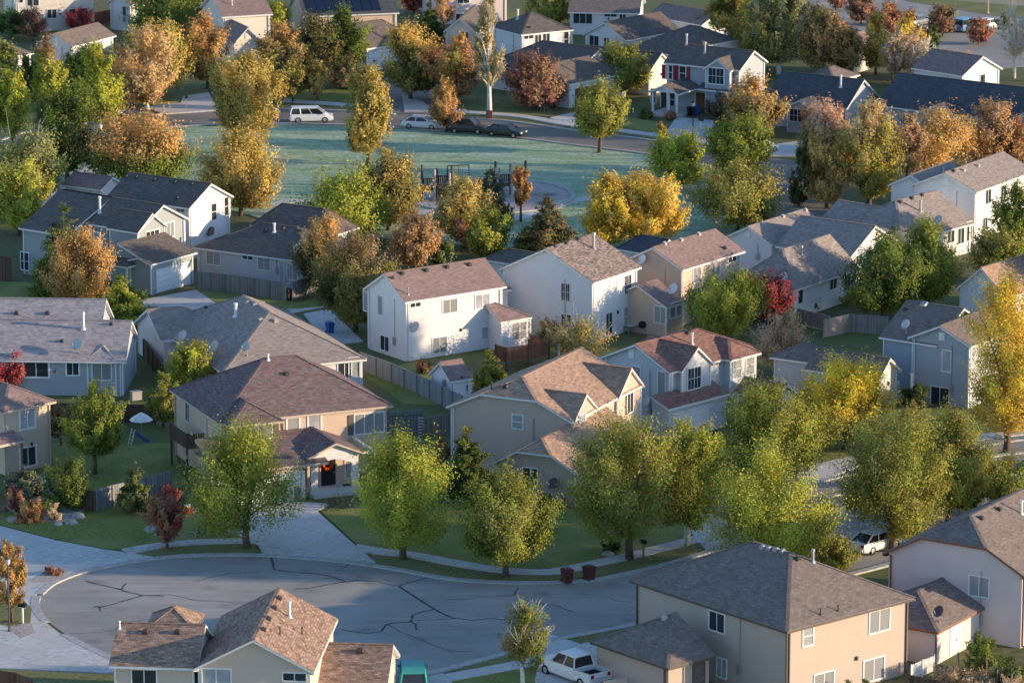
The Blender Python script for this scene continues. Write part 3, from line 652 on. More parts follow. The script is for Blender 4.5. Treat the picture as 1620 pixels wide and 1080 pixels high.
    def frame(s, face, c, q):
        """matrix: x to the right along the wall, y outwards, z up"""
        if face == 'A': ex, ey = Vector((1, 0, 0)), Vector((0, -1, 0)); o = Vector((q.x, c, q.z))
        elif face == 'B': ex, ey = Vector((0, -1, 0)), Vector((-1, 0, 0)); o = Vector((c, q.y, q.z))
        else: ex, ey = Vector((0, 1, 0)), Vector((1, 0, 0)); o = Vector((c, q.y, q.z))
        m = Matrix((ex, ey, Vector((0, 0, 1)))).transposed().to_4x4(); m.translation = o
        return m
    def win(s, face, c, px, py, w, h, kind='slider', pane=None, shutters=None, trim=None, fw=.09):
        q = s.onplane(face, c, px, py); m = s.frame(face, c, q)
        f = MB(); X = lambda x0, x1, y0, y1, z0, z1: f.box(x0, x1, y0, y1, z0, z1, m)
        X(-w / 2 - fw, -w / 2, -.02, .06, -h / 2 - fw, h / 2 + fw); X(w / 2, w / 2 + fw, -.02, .06, -h / 2 - fw, h / 2 + fw)
        X(-w / 2, w / 2, -.02, .058, h / 2, h / 2 + fw); X(-w / 2, w / 2, -.02, .085, -h / 2 - fw, -h / 2)
        if kind in ('slider', 'door'): X(-.03, .03, -.02, .045, -h / 2, h / 2)
        elif kind == 'hung': X(-w / 2, w / 2, -.02, .045, -.03, .03)
        elif kind == 'grid':
            X(-.03, .03, -.02, .045, -h / 2, h / 2); X(-w / 2, -.03, -.02, .04, -.02, .02); X(.03, w / 2, -.02, .04, -.02, .02)
            for xx in (-w / 4, w / 4): X(xx - .012, xx + .012, -.02, .035, -h / 2, h / 2)
        elif kind == 'three':
            for xx in (-w / 6, w / 6): X(xx - .03, xx + .03, -.02, .045, -h / 2, h / 2)
        wn_ = f.build('window', M[trim] if trim else M['trim_white'], s.root)
        g = MB(); pm = pane or rnd.choice(['glass', 'glass', 'blind_v', 'blind_h', 'glass'])
        g.face([m @ Vector(p) for p in ((w / 2, .02, -h / 2), (-w / 2, .02, -h / 2), (-w / 2, .02, h / 2), (w / 2, .02, h / 2))])
        g.build('pane', M[pm], wn_)
        if shutters:
            for sx in (-1, 1):
                t = MB(); x0 = sx * (w / 2 + fw + .27); t.box(x0 - .24, x0 + .24, -.01, .05, -h / 2 - .05, h / 2 + .05, m)
                for k in range(7):
                    zz = -h / 2 + (k + .5) * h / 7; t.box(x0 - .2, x0 + .2, .05, .07, zz - .06, zz + .04, m)
                t.build('shutter', M[shutters], s.root)
    def door(s, face, c, px, py, w=.95, h=2.1, mat='door_dark', trim='trim_white', name='door', zb=None):
        q = s.onplane(face, c, px, py)
        if zb is not None: q.z = zb + h / 2
        m = s.frame(face, c, q); f = MB()
        f.box(-w / 2 - .1, -w / 2, -.02, .06, -h / 2, h / 2 + .1, m); f.box(w / 2, w / 2 + .1, -.02, .06, -h / 2, h / 2 + .1, m); f.box(-w / 2, w / 2, -.02, .06, h / 2, h / 2 + .1, m)
        f.build(name + '_frame', M[trim], s.root)
        g = MB(); g.box(-w / 2, w / 2, -.02, .03, -h / 2, h / 2, m)
        nx, nz = (1, 2) if w < 2 else (4, 4)
        for i in range(nx):
            for k in range(nz):
                x0 = -w / 2 + (i + .12) * w / nx; x1 = -w / 2 + (i + .88) * w / nx; zz0 = -h / 2 + (k + .12) * h / nz; zz1 = -h / 2 + (k + .88) * h / nz
                g.box(x0, x1, .03, .045, zz0, zz1, m)
        d = g.build(name, M[mat], s.root)
        k = MB(); k.box(w / 2 - .16, w / 2 - .08, .045, .1, -.1, .02, m) if w < 2 else k.box(-.1, .1, .045, .08, -h / 2 + .3, -h / 2 + .36, m)
        k.build('handle', M['metal_grey'], d)
    def vent(s, pts, mat='vent_dark', size=.4):
        for px, py in pts:
            hq = s.hit(px, py)
            if not hq: continue
            q = s.local(hq[1]); n = hq[2]; nl = Vector((n.x * s.u.x + n.y * s.u.y, n.x * s.v.x + n.y * s.v.y, n.z))
            if nl.z < .3: continue
            m = nl.to_track_quat('Z', 'Y').to_matrix().to_4x4(); m.translation = q
            b = MB(); a = size / 2; b.box(-a, a, -a, a, -.05, .06, m)
            t0 = [(-a * .9, -a * .9, .06), (a * .9, -a * .9, .06), (a * .9, a * .9, .06), (-a * .9, a * .9, .06)]; t1 = [(x * .75, y * .75, .22) for x, y, _ in t0]
            for i in range(4): b.face([m @ Vector(p) for p in (t0[i], t0[(i + 1) % 4], t1[(i + 1) % 4], t1[i])])
            b.face([m @ Vector(p) for p in t1]); b.build('roof_vent', M[mat], s.root)
    def pipe(s, pts, h=1.0, r=.09, mat='pipe_white'):
        for px, py in pts:
            hq = s.hit(px, py)
            if not hq: continue
            q = s.local(hq[1]); b = MB(); b.tube([q + Vector((0, 0, -.1)), q + Vector((0, 0, h * .86))], [r, r], 9)
            b.tube([q + Vector((0, 0, h * .86)), q + Vector((0, 0, h))], [r * 1.45, r * 1.3], 9); b.tube([q + Vector((0, 0, -.08)), q + Vector((0, 0, .1))], [r * 2.3, r * 1.2], 9)
            b.build('vent_pipe', M[mat], s.root)
    def dish(s, px, py, mat='dish_grey', r=.42, aim=None):
        """satellite dish on its bent arm, standing where the picture ray meets the house"""
        hq = s.hit(px, py)
        if not hq: return
        q = s.local(hq[1]); n = hq[2]
        wall = abs(n.z) < .3
        out = Vector((0, 0, .75)) if not wall else Vector((0, 0, 0))
        if wall:
            nl = Vector((n.x * s.u.x + n.y * s.u.y, n.x * s.v.x + n.y * s.v.y, 0)); tocam = s.local(EYE) - q
            if nl.dot(tocam) < 0: nl = -nl
            out = nl.normalized() * .45 + Vector((0, 0, .35))
        aw = Vector((aim or (-.55, -.6, .55))).normalized(); al = Vector((aw.x * s.u.x + aw.y * s.u.y, aw.x * s.v.x + aw.y * s.v.y, aw.z))
        base = MB(); base.tube([q, q + out * .5 + Vector((0, 0, .1)), q + out], [.035, .035, .035], 7); base.box(q.x - .1, q.x + .1, q.y - .1, q.y + .1, q.z - .03, q.z + .04)
        arm = base.build('dish_arm', M['metal_grey'], s.root)
        m = al.to_track_quat('Z', 'Y').to_matrix().to_4x4(); m.translation = q + out
        b = MB(); i0 = []
        for k in range(4):
            rr = r * k / 3; zz = .05 + .14 * (k / 3) ** 2
            i0.append([m @ Vector((rr * math.cos(t), rr * 1.08 * math.sin(t), zz)) for t in [2 * math.pi * j / 18 for j in range(18)]])
        for a, c in zip(i0, i0[1:]):
            for j in range(18): b.face([a[j], a[(j + 1) % 18], c[(j + 1) % 18], c[j]]); b.face([c[j] - al * .02, c[(j + 1) % 18] - al * .02, a[(j + 1) % 18] - al * .02, a[j] - al * .02])
        d = b.build('satellite_dish', M[mat], s.root)
        f = MB(); f.tube([m @ Vector((0, -r * .9, .18)), m @ Vector((0, -r * .55, .62))], [.018, .018], 6); f.tube([m @ Vector((0, -r * .55, .55)), m @ Vector((0, -r * .4, .7))], [.055, .045], 8)
        f.build('feed_horn', M['metal_grey'], d)
    def louver(s, face, c, px, py, w=.5, h=.7):
        q = s.onplane(face, c, px, py); m = s.frame(face, c, q); f = MB()
        f.box(-w / 2 - .06, w / 2 + .06, -.02, .05, -h / 2 - .06, h / 2 + .06, m)
        for k in range(6): zz = -h / 2 + (k + .5) * h / 6; f.box(-w / 2, w / 2, .05, .07, zz - .04, zz + .02, m)
        f.build('gable_vent', s.trimM, s.root)
    def post(s, pts, z0, z1, w=.16, mat='trim_white', name='porch_post'):
        for u, v in pts:
            b = MB(); b.box(u - w / 2, u + w / 2, v - w / 2, v + w / 2, z0, z1); b.box(u - w * .8, u + w * .8, v - w * .8, v + w * .8, z0, z0 + .18); b.box(u - w * .75, u + w * .75, v - w * .75, v + w * .75, z1 - .14, z1)
            b.build(name, M[mat], s.root)
    def downpipe(s, u, v, z0, z1, mat=None):
        b = MB(); b.box(u - .05, u + .05, v - .05, v + .05, z0, z1); b.build('downpipe', M[mat] if mat else s.trimM, s.root)
    def fittings(s):
        U0, U1, V0, V1 = s.first
        for (u, v) in ((U0 + .18, V0 - .07), (U1 - .18, V0 - .07), (U0 - .07, V1 - .2)):
            b = MB(); b.box(u - .045, u + .045, v - .045, v + .045, .15, s.he - .15); b.box(u - .045, u + .045, v - .2, v + .045, .1, .17); b.build('downpipe', s.trimM, s.root)
        b = MB(); vv = V0 + (V1 - V0) * .3; b.box(U0 - .16, U0, vv - .18, vv + .18, 1.2, 1.9); b.tube([(U0 - .05, vv, 1.9), (U0 - .05, vv, s.he - .2)], [.03, .03], 6); b.build('meter_box', M['metal_grey'], s.root)
        uu = U0 + (U1 - U0) * .57; b = MB(); b.box(uu - .07, uu + .07, V0 - .16, V0, 2.0, 2.28); b.build('wall_lamp', M['trim_dark'], s.root)
    def done(s):
        s.fittings()
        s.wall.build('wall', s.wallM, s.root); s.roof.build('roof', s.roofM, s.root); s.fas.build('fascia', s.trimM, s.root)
o = .35
def z(px0, py0, k): return lambda x, y: (px0 + x / k, py0 + y / k)
# --- foreground left: brown shingles, front gable
h = House('tan house with brown-to-salmon shingles, bottom left, its right wall in full sun', (305, 1057), (497, 1062), (351, 973), 5.2, wall='yellow', roof='brown')
b = h.main('v', peak=(395, 1011))
w = h.blk((172, 1052), (312, 1057), D=7.2, he=5.2, axis='u', pitch=b['pitch'])
u_c = h.loc(279, 963, 7.2)[0]
h.block(u_c - 1.8, u_c + 1.8, 4.0, 7.8, 6.55, 'v', 1., 1., .62, z0=5.3, ov=.2, corner=False)
g = h.blk((500, 1082), (613, 1085), D=7.2, he=3.0, axis='u', pitch=.5)
h.win('A', b['v0'], 342, 1074, 1.9, 1.4, 'slider', 'curtain'); h.win('A', b['v0'], 466, 1070, 1.5, .5, 'slider', 'glass'); h.win('A', w['v0'], 228, 1074, 1.6, 1.3, 'slider', 'glass')
h.vent([(441, 947), (433, 962), (424, 979), (416, 996)]); h.pipe([(458, 975)], 1.1); h.pipe([(443, 1003), (478, 1002)], .5, .05, 'vent_dark'); h.vent([(230, 1000), (281, 1000), (330, 1000)]); h.vent([(570, 1030)], 'vent_dark', .5); h.pipe([(189, 993)], .5, .07)
h.done()
# --- foreground right: big grey hip roof
h = House('large tan two-storey house with grey hip roof, sunlit on its right side, foreground', (1245, 998), (1458, 948), (985, 919), 5.5, wall='sand', roof='grey', trim='trim_dark')
b = h.main('v', 1., 1., peak=(1252, 874), corner=False)
g = h.blk((1057, 1056), (1136, 1037), (930, 1014), 2.9, 'u', 1., 0., peak=(1071, 970), corner=False)
h.win('B', b['u0'], 1134.5, 983, 1.5, 1.3, 'slider', 'glass'); h.win('A', b['v0'], 1278, 1005, .9, 1.3, 'hung', 'blind_h'); h.win('A', b['v0'], 1391, 981, 1.9, 1.5, 'slider', 'blind_v'); h.win('A', b['v0'], 1382, 1058, 1.9, 1.5, 'slider', 'blind_v'); h.win('A', b['v0'], 1303, 1086, 1.8, 2.0, 'door', 'blind_v')
h.win('B', b['u0'], 1142, 1056, .9, 1.3, 'slider', 'curtain'); h.door('A', g['v0'], 1105, 1072, .95, 2.05, 'shutter_brown', 'trim_dark')
h.vent([(1206, 866), (1216, 868), (1228, 870), (1238, 872)], 'rock', .4); h.vent([(1262, 884)]); h.pipe([(1286, 888)], .9, .1, 'metal_grey'); h.pipe([(1298, 972), (1326, 966)], .45, .05, 'vent_dark'); h.vent([(1052, 978)], 'rock', .4)
h.downpipe(g['u0'] - .08, g['v0'] - .08 + .4, .1, 2.9, 'trim_brown'); h.downpipe(b['u0'] - .08, b['v0'] - .08, .1, 5.4, 'trim_dark')
h.done()
# --- right edge: pale house with brown trim
h = House('pale pinkish two-storey house with brown-trimmed clipped gable at the right edge', (1621, 912), (1765, 848), (1387, 879), 5.4, wall='pinkish', roof='grey', trim='trim_brown')
b = h.main('u', .454, 0., peak=(1535, 815), corner=False)
h.block(6.5, 13.5, b['v1'] - 6, b['v1'] + .3, 5.38, 'v', 0, 1., b['pitch'] * 1.05)
g = h.blk((1484, 999), None, (1396, 951), 2.6, 'u', 1., 0., pitch=.48, corner=False, u1=b['u0'] + .3)
h.win('B', b['u0'], 1549, 927, 1.5, 1.4, 'slider', 'blind_h'); h.door('A', g['v0'], 1508, 1033, .95, 2.0, 'door_blue', 'trim_white', zb=.15); h.vent([(1552, 820), (1580, 806)]); h.pipe([(1616, 812)], 1.0); h.vent([(1442, 917)]); h.dish(1486, 984, 'dish_dark', .4)
h.downpipe(g['u0'] - .06, g['v0'] - .06, .1, 2.5)
h.done()
# --- centre-left hip house with wreath
h = House('tan two-storey house with rose hip roof, arched porch and orange wreath', (346, 669), (624, 642), (262, 616), 5.5, wall='tan', roof='rose', trim='trim_tan')
b = h.main('u', 1., 1., peak=(423, 566), corner=False)
bay = h.blk((362, 674), (449, 664.5), D=6, he=5.5, axis='v', c0=1., pitch=b['pitch'], corner=False)
h.win('A', b['v0'], 584, 669, 2.5, 1.6, 'three', 'blind_v', 'shutter_brown'); h.win('A', b['v0'], 497.5, 668, 1.0, 1.15, 'fixed', 'curtain', fw=.14); h.win('A', b['v0'], 463.5, 672, .95, 1.1, 'fixed', 'blind_h', fw=.14); h.win('A', bay['v0'], 412, 680, 1.9, 1.4, 'slider', 'blind_v', 'shutter_brown'); h.win('B', b['u0'], 297, 652, .9, 1.5, 'slider', 'glass')
pz = 3.35
pc = h.blk((488, 724), (578, 716), v1=b['v0'] + .3, he=pz, axis='v', peak=(535, 700), walls=False)
pu0, pu1, pv0 = pc['u0'], pc['u1'], pc['v0']
# porch front wall with an arched opening
pm = MB(); xs = [pu0, pu0 + .55, pu1 - .55, pu1]; zt = pz + .1
for x0, x1 in ((xs[0], xs[1]), (xs[2], xs[3])): pm.box(x0, x1, pv0, pv0 + .3, .5, 2.5)
arc = [(xs[1] + (xs[2] - xs[1]) * i / 10, 2.5 + .42 * math.sin(math.pi * i / 10)) for i in range(11)]
for (xa, za), (xb, zb_) in zip(arc, arc[1:]):
    pm.face([(xa, pv0, za), (xb, pv0, zb_), (xb, pv0, zt), (xa, pv0, zt)]); pm.face([(xa, pv0, za), (xa, pv0 + .3, za), (xb, pv0 + .3, zb_), (xb, pv0, zb_)])
for x0, x1 in ((xs[0], xs[1]), (xs[2], xs[3])): pm.face([(x0, pv0, 2.5), (x1, pv0, 2.5), (x1, pv0, zt), (x0, pv0, zt)])
um = (pu0 + pu1) / 2; pm.face([(pu0, pv0, zt), (pu1, pv0, zt), (um, pv0, pc['zr'] - .06)])
pm.box(pu0 - .06, pu1 + .06, pv0 - .03, pv0, zt - .12, zt + .06)
pm.build('porch_arch', WL['offwhite'], h.root)
st = MB(); st.box(pu0 - .2, pu1 + .2, pv0 - .3, b['v0'], 0, .5); st.box(pu0, pu1, pv0 - .7, pv0 - .3, 0, .3); st.build('porch_step', M['concrete'], h.root)
iw = MB(); iw.box(pu0 + .1, pu1 - .1, pv0 + 1.15, pv0 + 1.3, .5, 3.3); iw.build('porch_wall', h.wallM, h.root); h.door('A', pv0 + 1.15, 519, 745, 1.25, 2.2, 'black', 'trim_tan', zb=.5)
h.win('A', pv0 + 1.15, 552, 742, .6, 1.4, 'fixed', 'curtain')
dm = MB(); q = h.onplane('A', b['v0'], 519, 772); dm.box(q.x - .5, q.x + .5, pv0 + .35, pv0 + .9, .5, .52); dm.build('doormat', M['black'], h.root)
# garage in front of the left half
gb = h.blk((352, 748), (487, 735), v1=b['v0'] + .5, he=3.0, axis='u', walls=True, pitch=.3, c0=1., c1=0.)
h.shed(gb['u0'] - .5, pu0 + 1.2, gb['v0'] - .35, b['v0'], 3.0, 4.3)
h.door('A', gb['v0'], 458, 772, 2.4, 2.2, 'garage_white', 'trim_white', 'garage_door', zb=.1)
h.door('A', gb['v0'], 388, 772, 4.6, 2.2, 'garage_white', 'trim_white', 'garage_door', zb=.1)
sm = MB(); sm.box(gb['u1'] - .6, gb['u1'] - .05, gb['v0'] - .06, gb['v0'] - .005, .0, 1.2); sm.build('stone_veneer', M['stone'], h.root)
sm = MB(); sm.box(xs[2] - .1, xs[3] + 1.0, b['v0'] - .08, b['v0'] - .004, .0, 1.3); sm.build('stone_veneer', M['stone'], h.root)
h.post([(pu1 + 1.6, pv0 + .5)], .1, 3.1, .14)
bmn = MB(); bmn.box(pu1 + .1, pu1 + 1.75, pv0 + .42, pv0 + .58, 2.95, 3.15); bmn.box(pu1 + 1.5, pu1 + 1.7, pv0 + .5, b['v0'], 2.95, 3.13); bmn.build('porch_beam', M['trim_white'], h.root)
h.vent([(453, 592)]); h.pipe([(424, 569)], .5); h.downpipe(h.onplane('A', b['v0'], 447, 690).x, b['v0'] - .06, 3.9, 5.4, 'trim_dark')
# side deck
dk = MB(); dz = 2.6; dk.box(b['u0'] - 1.6, b['u0'] - .02, 4.4, 8.6, dz - .2, dz)
for i in range(22): dk.box(b['u0'] - 1.6, b['u0'] - 1.54, 4.4 + i * .195, 4.4 + i * .195 + .15, dz, dz + 1)
dk.box(b['u0'] - 1.63, b['u0'] - 1.5, 4.35, 8.65, dz + 1, dz + 1.06)
for i in range(8): dk.box(b['u0'] - 1.6 + i * .2, b['u0'] - 1.46 + i * .2, 4.4, 4.45, dz, dz + 1)
for y in (4.5, 8.4): dk.box(b['u0'] - 1.58, b['u0'] - 1.42, y, y + .15, 0, dz)
dk.build('side_deck', M['wood_brown'], h.root)
HW = h; HWV = pv0 + 1.05
h.done()
# --- centre tan house with two front dormers
h = House('tan house with clipped gable and two sunlit wall dormers, salmon shingles, picture centre', (904, 666.5), (1021, 608), (704, 643), 5.4, wall='tan2', roof='salmon')
b = h.main('u', .45, 0., peak=(812, 595))
du1 = h.loc(947, 646, 5.35)[0]; d1 = h.block(.42, du1, h.loc(902, 668.5, 5.35)[1] - .1, b['v0'] + 4.0, 5.37, 'v', 0, 0, .75, ov=.2)
d2 = h.blk((979, 630), (1024, 609.5), v1=b['v0'] + 4.5, he=5.35, axis='v', pitch=.8, ov=.25)
h.win('A', d1['v0'] - .1 + .0, 921, 671, 1.0, 1.7, 'slider', 'curtain'); h.win('A', d2['v0'] - .1, 996.5, 636, 1.1, 1.7, 'slider', 'glass'); h.win('A', b['v0'], 953, 654, 1.3, 1.6, 'grid', 'glass'); h.win('B', b['u0'], 819, 667, .9, 1.1, 'hung', 'blind_h')
g = h.blk((913, 749), (1035, 690), (779, 730), 3.0, 'u', .4, 0., peak=(856, 693))
h.win('B', g['u0'], 839, 754, 1.2, 1.4, 'slider', 'glass'); h.dish(880, 770, 'dish_dark', .45)
h.door('A', g['v0'], 950, 765, 4.8, 2.2, 'garage_white', 'trim_white', 'garage_door', zb=.1)
h.vent([(800, 612)]); h.pipe([(778, 615)], .6, .06, 'vent_dark')
h.done()
# --- blue-grey house with salmon roof
h = House('blue-grey two-storey house with salmon roof and dish on its gable wall', (1060, 589), (1197, 553.5), (950, 564), 5.4, wall='paleblue', roof='redbr')
b = h.main('u', 0., .8, peak=(998, 544))
d1 = h.blk((1079, 587), (1126, 573), v1=b['v0'] + 5, he=5.4, axis='v', pitch=.85, ov=.25)
d2 = h.blk((1156, 569.5), (1199, 556), v1=b['v0'] + 6, he=5.4, axis='v', c0=1., pitch=.6)
h.win('A', d1['v0'], 1098, 598, 1.6, 1.8, 'grid', 'glass'); h.win('A', d2['v0'], 1166, 583, 1.0, 1.6, 'hung', 'blind_h'); h.win('A', d2['v0'], 1186, 577, 1.0, 1.6, 'hung', 'blind_h'); h.louver('B', b['u0'], 999, 559); h.win('B', b['u0'], 1007, 592, .9, 1.3, 'fixed', 'blind_h'); h.win('B', b['u0'], 1047, 607, .8, 2.0, 'fixed', 'blind_h')
u0, v0 = h.loc(1058, 647, 2.9); u1 = h.loc(1156, 622, 2.9)[0]
h.shed(u0, u1, v0, b['v0'], 2.9, 3.7, walls=True)
h.door('A', v0 + .2, 1092, 661, 4.3, 2.1, 'garage_white', 'trim_white', 'garage_door', zb=.1)
h.dish(1028, 640, 'dish_grey', .5); h.pipe([(1095, 544)], 1.0); h.vent([(1088, 527), (1092, 524)])
h.done()
# --- white house, centre, brown roof
h = House('white two-storey house with dusty brown gable roof and rear redwood deck', (641, 477.5), (808, 454.5), (565, 457.5), 5.6, wall='white', roof='dusty')
b = h.main('u', peak=(603.6, 432))
a = h.blk((792, 509), (845, 502), D=6.5, he=2.95, axis='u', c1=1., pitch=.5)
h.block(b['u1'] - .3, b['u1'] + 3.2, 3.2, 7.6, 4.4, 'u', 0, 1., .6)
h.win('B', b['u0'], 579, 476.5, .7, 1.7, 'fixed', 'blind_h'); h.win('B', b['u0'], 602, 483, .7, 1.7, 'fixed', 'blind_h'); h.win('B', b['u0'], 609, 543, 1.3, 1.3, 'slider', 'glass')
h.win('A', b['v0'], 711.5, 484, 1.5, 1.2, 'slider', 'blind_v'); h.win('A', b['v0'], 763, 476, 1.5, 1.2, 'slider', 'curtain'); h.win('A', b['v0'], 772, 526, 1.4, 1.1, 'slider', 'curtain'); h.win('A', b['v0'], 695.5, 545.5, 1.5, 1.4, 'slider', 'blind_v'); h.win('A', b['v0'], 657, 482, 1.1, .35, 'slider', 'glass')
h.win('A', a['v0'], 822, 523, 2.3, 1.5, 'grid', 'blind_v'); h.door('A', a['v0'], 802, 527, .9, 2.0, 'door_blue', zb=.75); h.louver('B', b['u0'], 607, 447, .4, .7)
h.dish(653, 523, 'dish_grey', .5); h.vent([(636, 433), (674, 428), (707, 423), (742, 419)]); h.pipe([(646, 466)], .7, .06, 'metal_grey'); h.vent([(621, 440)], 'vent_dark', .25)
HW7 = (h, a, b)
h.done()
# --- tall white house with mixed roof
h = House('tall white two-storey house with mottled grey-brown roof and white pipe', (938.5, 447), (1023, 423), (783, 427), 5.8, wall='white', roof='mix')
b = h.main('u', peak=(858, 393))
h.win('A', b['v0'], 993, 450, 1.1, 1.7, 'grid', 'glass'); h.win('A', b['v0'], 993, 499, 1.3, 1.7, 'grid', 'blind_h'); h.win('A', b['v0'], 963, 512, 1.0, 2.0, 'door', 'glass'); h.win('B', b['u0'], 895, 462, .9, 1.6, 'grid', 'glass'); h.win('B', b['u0'], 896, 507, 1.0, 1.1, 'slider', 'glass')
h.pipe([(939, 393)], 1.5, .13, 'metal_grey'); h.vent([(877, 389), (895, 385), (914, 378), (932, 370)])
h.done()
# --- tan house behind it
h = House('tan two-storey house with dusty pink roof and lower sunroom wing', (1080, 427), (1178, 396.5), (985, 412), 5.4, wall='tan', roof='dusty')
b = h.main('u', peak=(1033, 391))
a = h.blk((1055, 486), (1085, 476), (962, 470), 2.9, 'u', pitch=.5, ov=.25)
h.win('A', b['v0'], 1102, 434, 1.2, 1.4, 'slider', 'blind_v'); h.win('A', b['v0'], 1132, 424, 1.3, 1.4, 'slider', 'blind_v'); h.win('A', b['v0'], 1158, 409, 1.3, .6, 'slider', 'glass'); h.win('A', b['v0'], 1108, 465, 1.0, 1.3, 'slider', 'glass')
h.win('B', a['u0'], 1045, 498, 1.3, 1.5, 'slider', 'blind_v'); h.win('A', a['v0'], 1064, 491, .8, 1.3, 'fixed', 'blind_v'); h.win('A', a['v0'], 1074, 488, .8, 1.3, 'fixed', 'blind_v')
h.dish(1066, 470, 'pipe_white', .5); h.dish(1021, 416, 'pipe_white', .45); h.vent([(1036, 389), (1051, 386), (1077, 380), (1105, 371)], 'vent_tan'); h.vent([(1146, 393)])
h.done()
# --- low houses hidden behind the row
h = House('low dark-roofed house half hidden between the two tall white houses', (1040, 404), (1075, 394), (975, 392), 3.0, wall='offwhite', roof='navy'); h.main('v', 0, 1., peak=(1030, 378)); h.done()
h = House('low dark-roofed house peeping out behind the white house with a deck', (830, 420), (870, 410), (760, 410), 3.0, wall='offwhite', roof='char'); h.main('v', 0, 1., pitch=.5); h.done()
# --- right group
h = House('rambling single-storey white house with three crossing grey roofs, right of centre', (1222, 387), (1309, 358), (1145, 375), 3.0, wall='white', roof='greige')
b = h.main('u', peak=(1183, 358))
c = h.blk((1346, 406), (1416, 379.5), D=8.6, he=3.0, axis='v', peak=(1383, 357))
d = h.blk((1256, 459), (1361, 424), (1168, 441), 3.0, 'u', 1., 0., peak=(1226, 394))
h.win('A', d['v0'], 1318, 447, 1.2, 1.2, 'slider', 'glass'); h.win('A', d['v0'], 1340, 443, 1.1, 1.9, 'door', 'glass'); h.win('A', d['v0'], 1266, 467, .8, 1.5, 'fixed', 'glass'); h.louver('B', b['u0'], 1183, 369); h.louver('A', c['v0'], 1381, 371, .4, .5); h.win('A', c['v0'], 1358, 411, 1.0, .9, 'slider', 'glass'); h.win('A', c['v0'], 1378, 402, 1.0, .9, 'slider', 'glass')
h.vent([(1206, 354), (1238, 343), (1274, 333), (1286, 387)], 'vent_tan'); h.pipe([(1262, 332)], .6, .06); h.pipe([(1268, 402)], .8, .1, 'metal_grey'); h.dish(1240, 452, 'pipe_white', .5)
h.done()
h = House('single-storey house with pinkish lit hip roof and tall tan pipe', (1441, 378), (1543, 353), (1322, 357), 3.0, wall='white', roof='greige')
b = h.main('u', .75, 0., peak=(1407, 317)); ur, ve = h.loc(1326, 316, 4.9); ve = min(ve, 17); c = h.block(ur - 3.5, ur + 3.5, 4., ve, 3.0, 'v', 0, 0, .55); print('WING', ur, ve)
h.win('A', b['v0'], 1504, 374, 1.1, 1.2, 'slider', 'glass'); h.win('A', b['v0'], 1520, 370, 1.0, 1.9, 'door', 'glass'); h.win('A', b['v0'], 1533, 366, .8, 1.9, 'door', 'glass')
h.vent([(1424, 320), (1442, 314), (1458, 309)]); h.pipe([(1456, 334)], 1.1, .12, 'vent_tan'); h.dish(1485, 360, 'dish_grey', .45); h.dish(1416, 370, 'dish_dark', .4); h.pipe([(1406, 318)], .7, .05)
h.done()
h = House('white two-storey gable house with grey-pink roof at the right edge of the upper row', (1545, 304), (1640, 270), (1440, 292), 5.4, wall='offwhite', roof='greige')
b = h.main('u', peak=(1494, 273)); h.block(.4, 9, b['v1'] - 2, b['v1'] + 3.2, 5.0, 'u', 0, 0, .5)
h.win('A', b['v0'], 1563, 311, 1.2, 1.4, 'slider', 'glass'); h.win('A', b['v0'], 1587, 304, 1.2, 1.4, 'slider', 'glass'); h.win('A', b['v0'], 1606, 298, 1.0, 1.3, 'slider', 'glass'); h.win('A', b['v0'], 1558, 354, 1.0, 1.2, 'slider', 'glass'); h.win('A', b['v0'], 1608, 342, 1.5, 1.2, 'slider', 'glass'); h.louver('B', b['u0'], 1497, 283)
h.vent([(1524, 270), (1547, 263)], 'vent_tan'); h.vent([(1508, 271)]); h.pipe([(1492, 273)], .5, .05)
h.done()
h = House('blue-grey two-storey house with white window trim on the right, partly behind a golden tree', (1536, 548), (1640, 512), (1431, 535), 5.6, wall='bluegrey', roof='grey')
b = h.main('u', peak=(1489, 515)); c = h.blk((1482, 546), None, (1388, 533), 5.2, 'v', 0, 0, pitch=.5, W=9.5)
h.win('B', b['u0'], 1498, 571, .8, 1.8, 'fixed', 'curtain'); h.win('B', b['u0'], 1487, 626, 1.7, 1.5, 'slider', 'glass'); h.louver('B', b['u0'], 1490, 532, .45, .55); h.vent([(1462, 482)], 'metal_grey', .7); h.dish(1434, 527, 'dish_grey', .42); h.vent([(1432, 490)], 'vent_dark', .3)
h.done()
h = House('low grey-roofed house with white open gable, behind the yellow-topped tree', (1391, 600), (1441, 587), (1265, 587), 3.0, wall='lightgrey', roof='grey')
b = h.main('v', peak=(1412, 566)); h.blk((1296, 575), (1340, 560), (1222, 562), 3.0, 'v', 1., 1., pitch=.5); h.louver('A', b['v0'], 1413, 574, .3, .3); h.win('A', b['v0'], 1418, 622, .8, 1.8, 'door', 'curtain'); h.post([(b['u1'] + .1, b['v0'] - 1.5)], 0, 2.9)
h.done()
h = House('house with sunlit salmon roof behind the golden tree, right edge', (1590, 470), (1700, 430), (1523, 454), 3.2, wall='offwhite', roof='salmon'); h.main('u', 0, 0, peak=(1576, 423)); h.dish(1560, 462, 'pipe_white', .5); h.done()
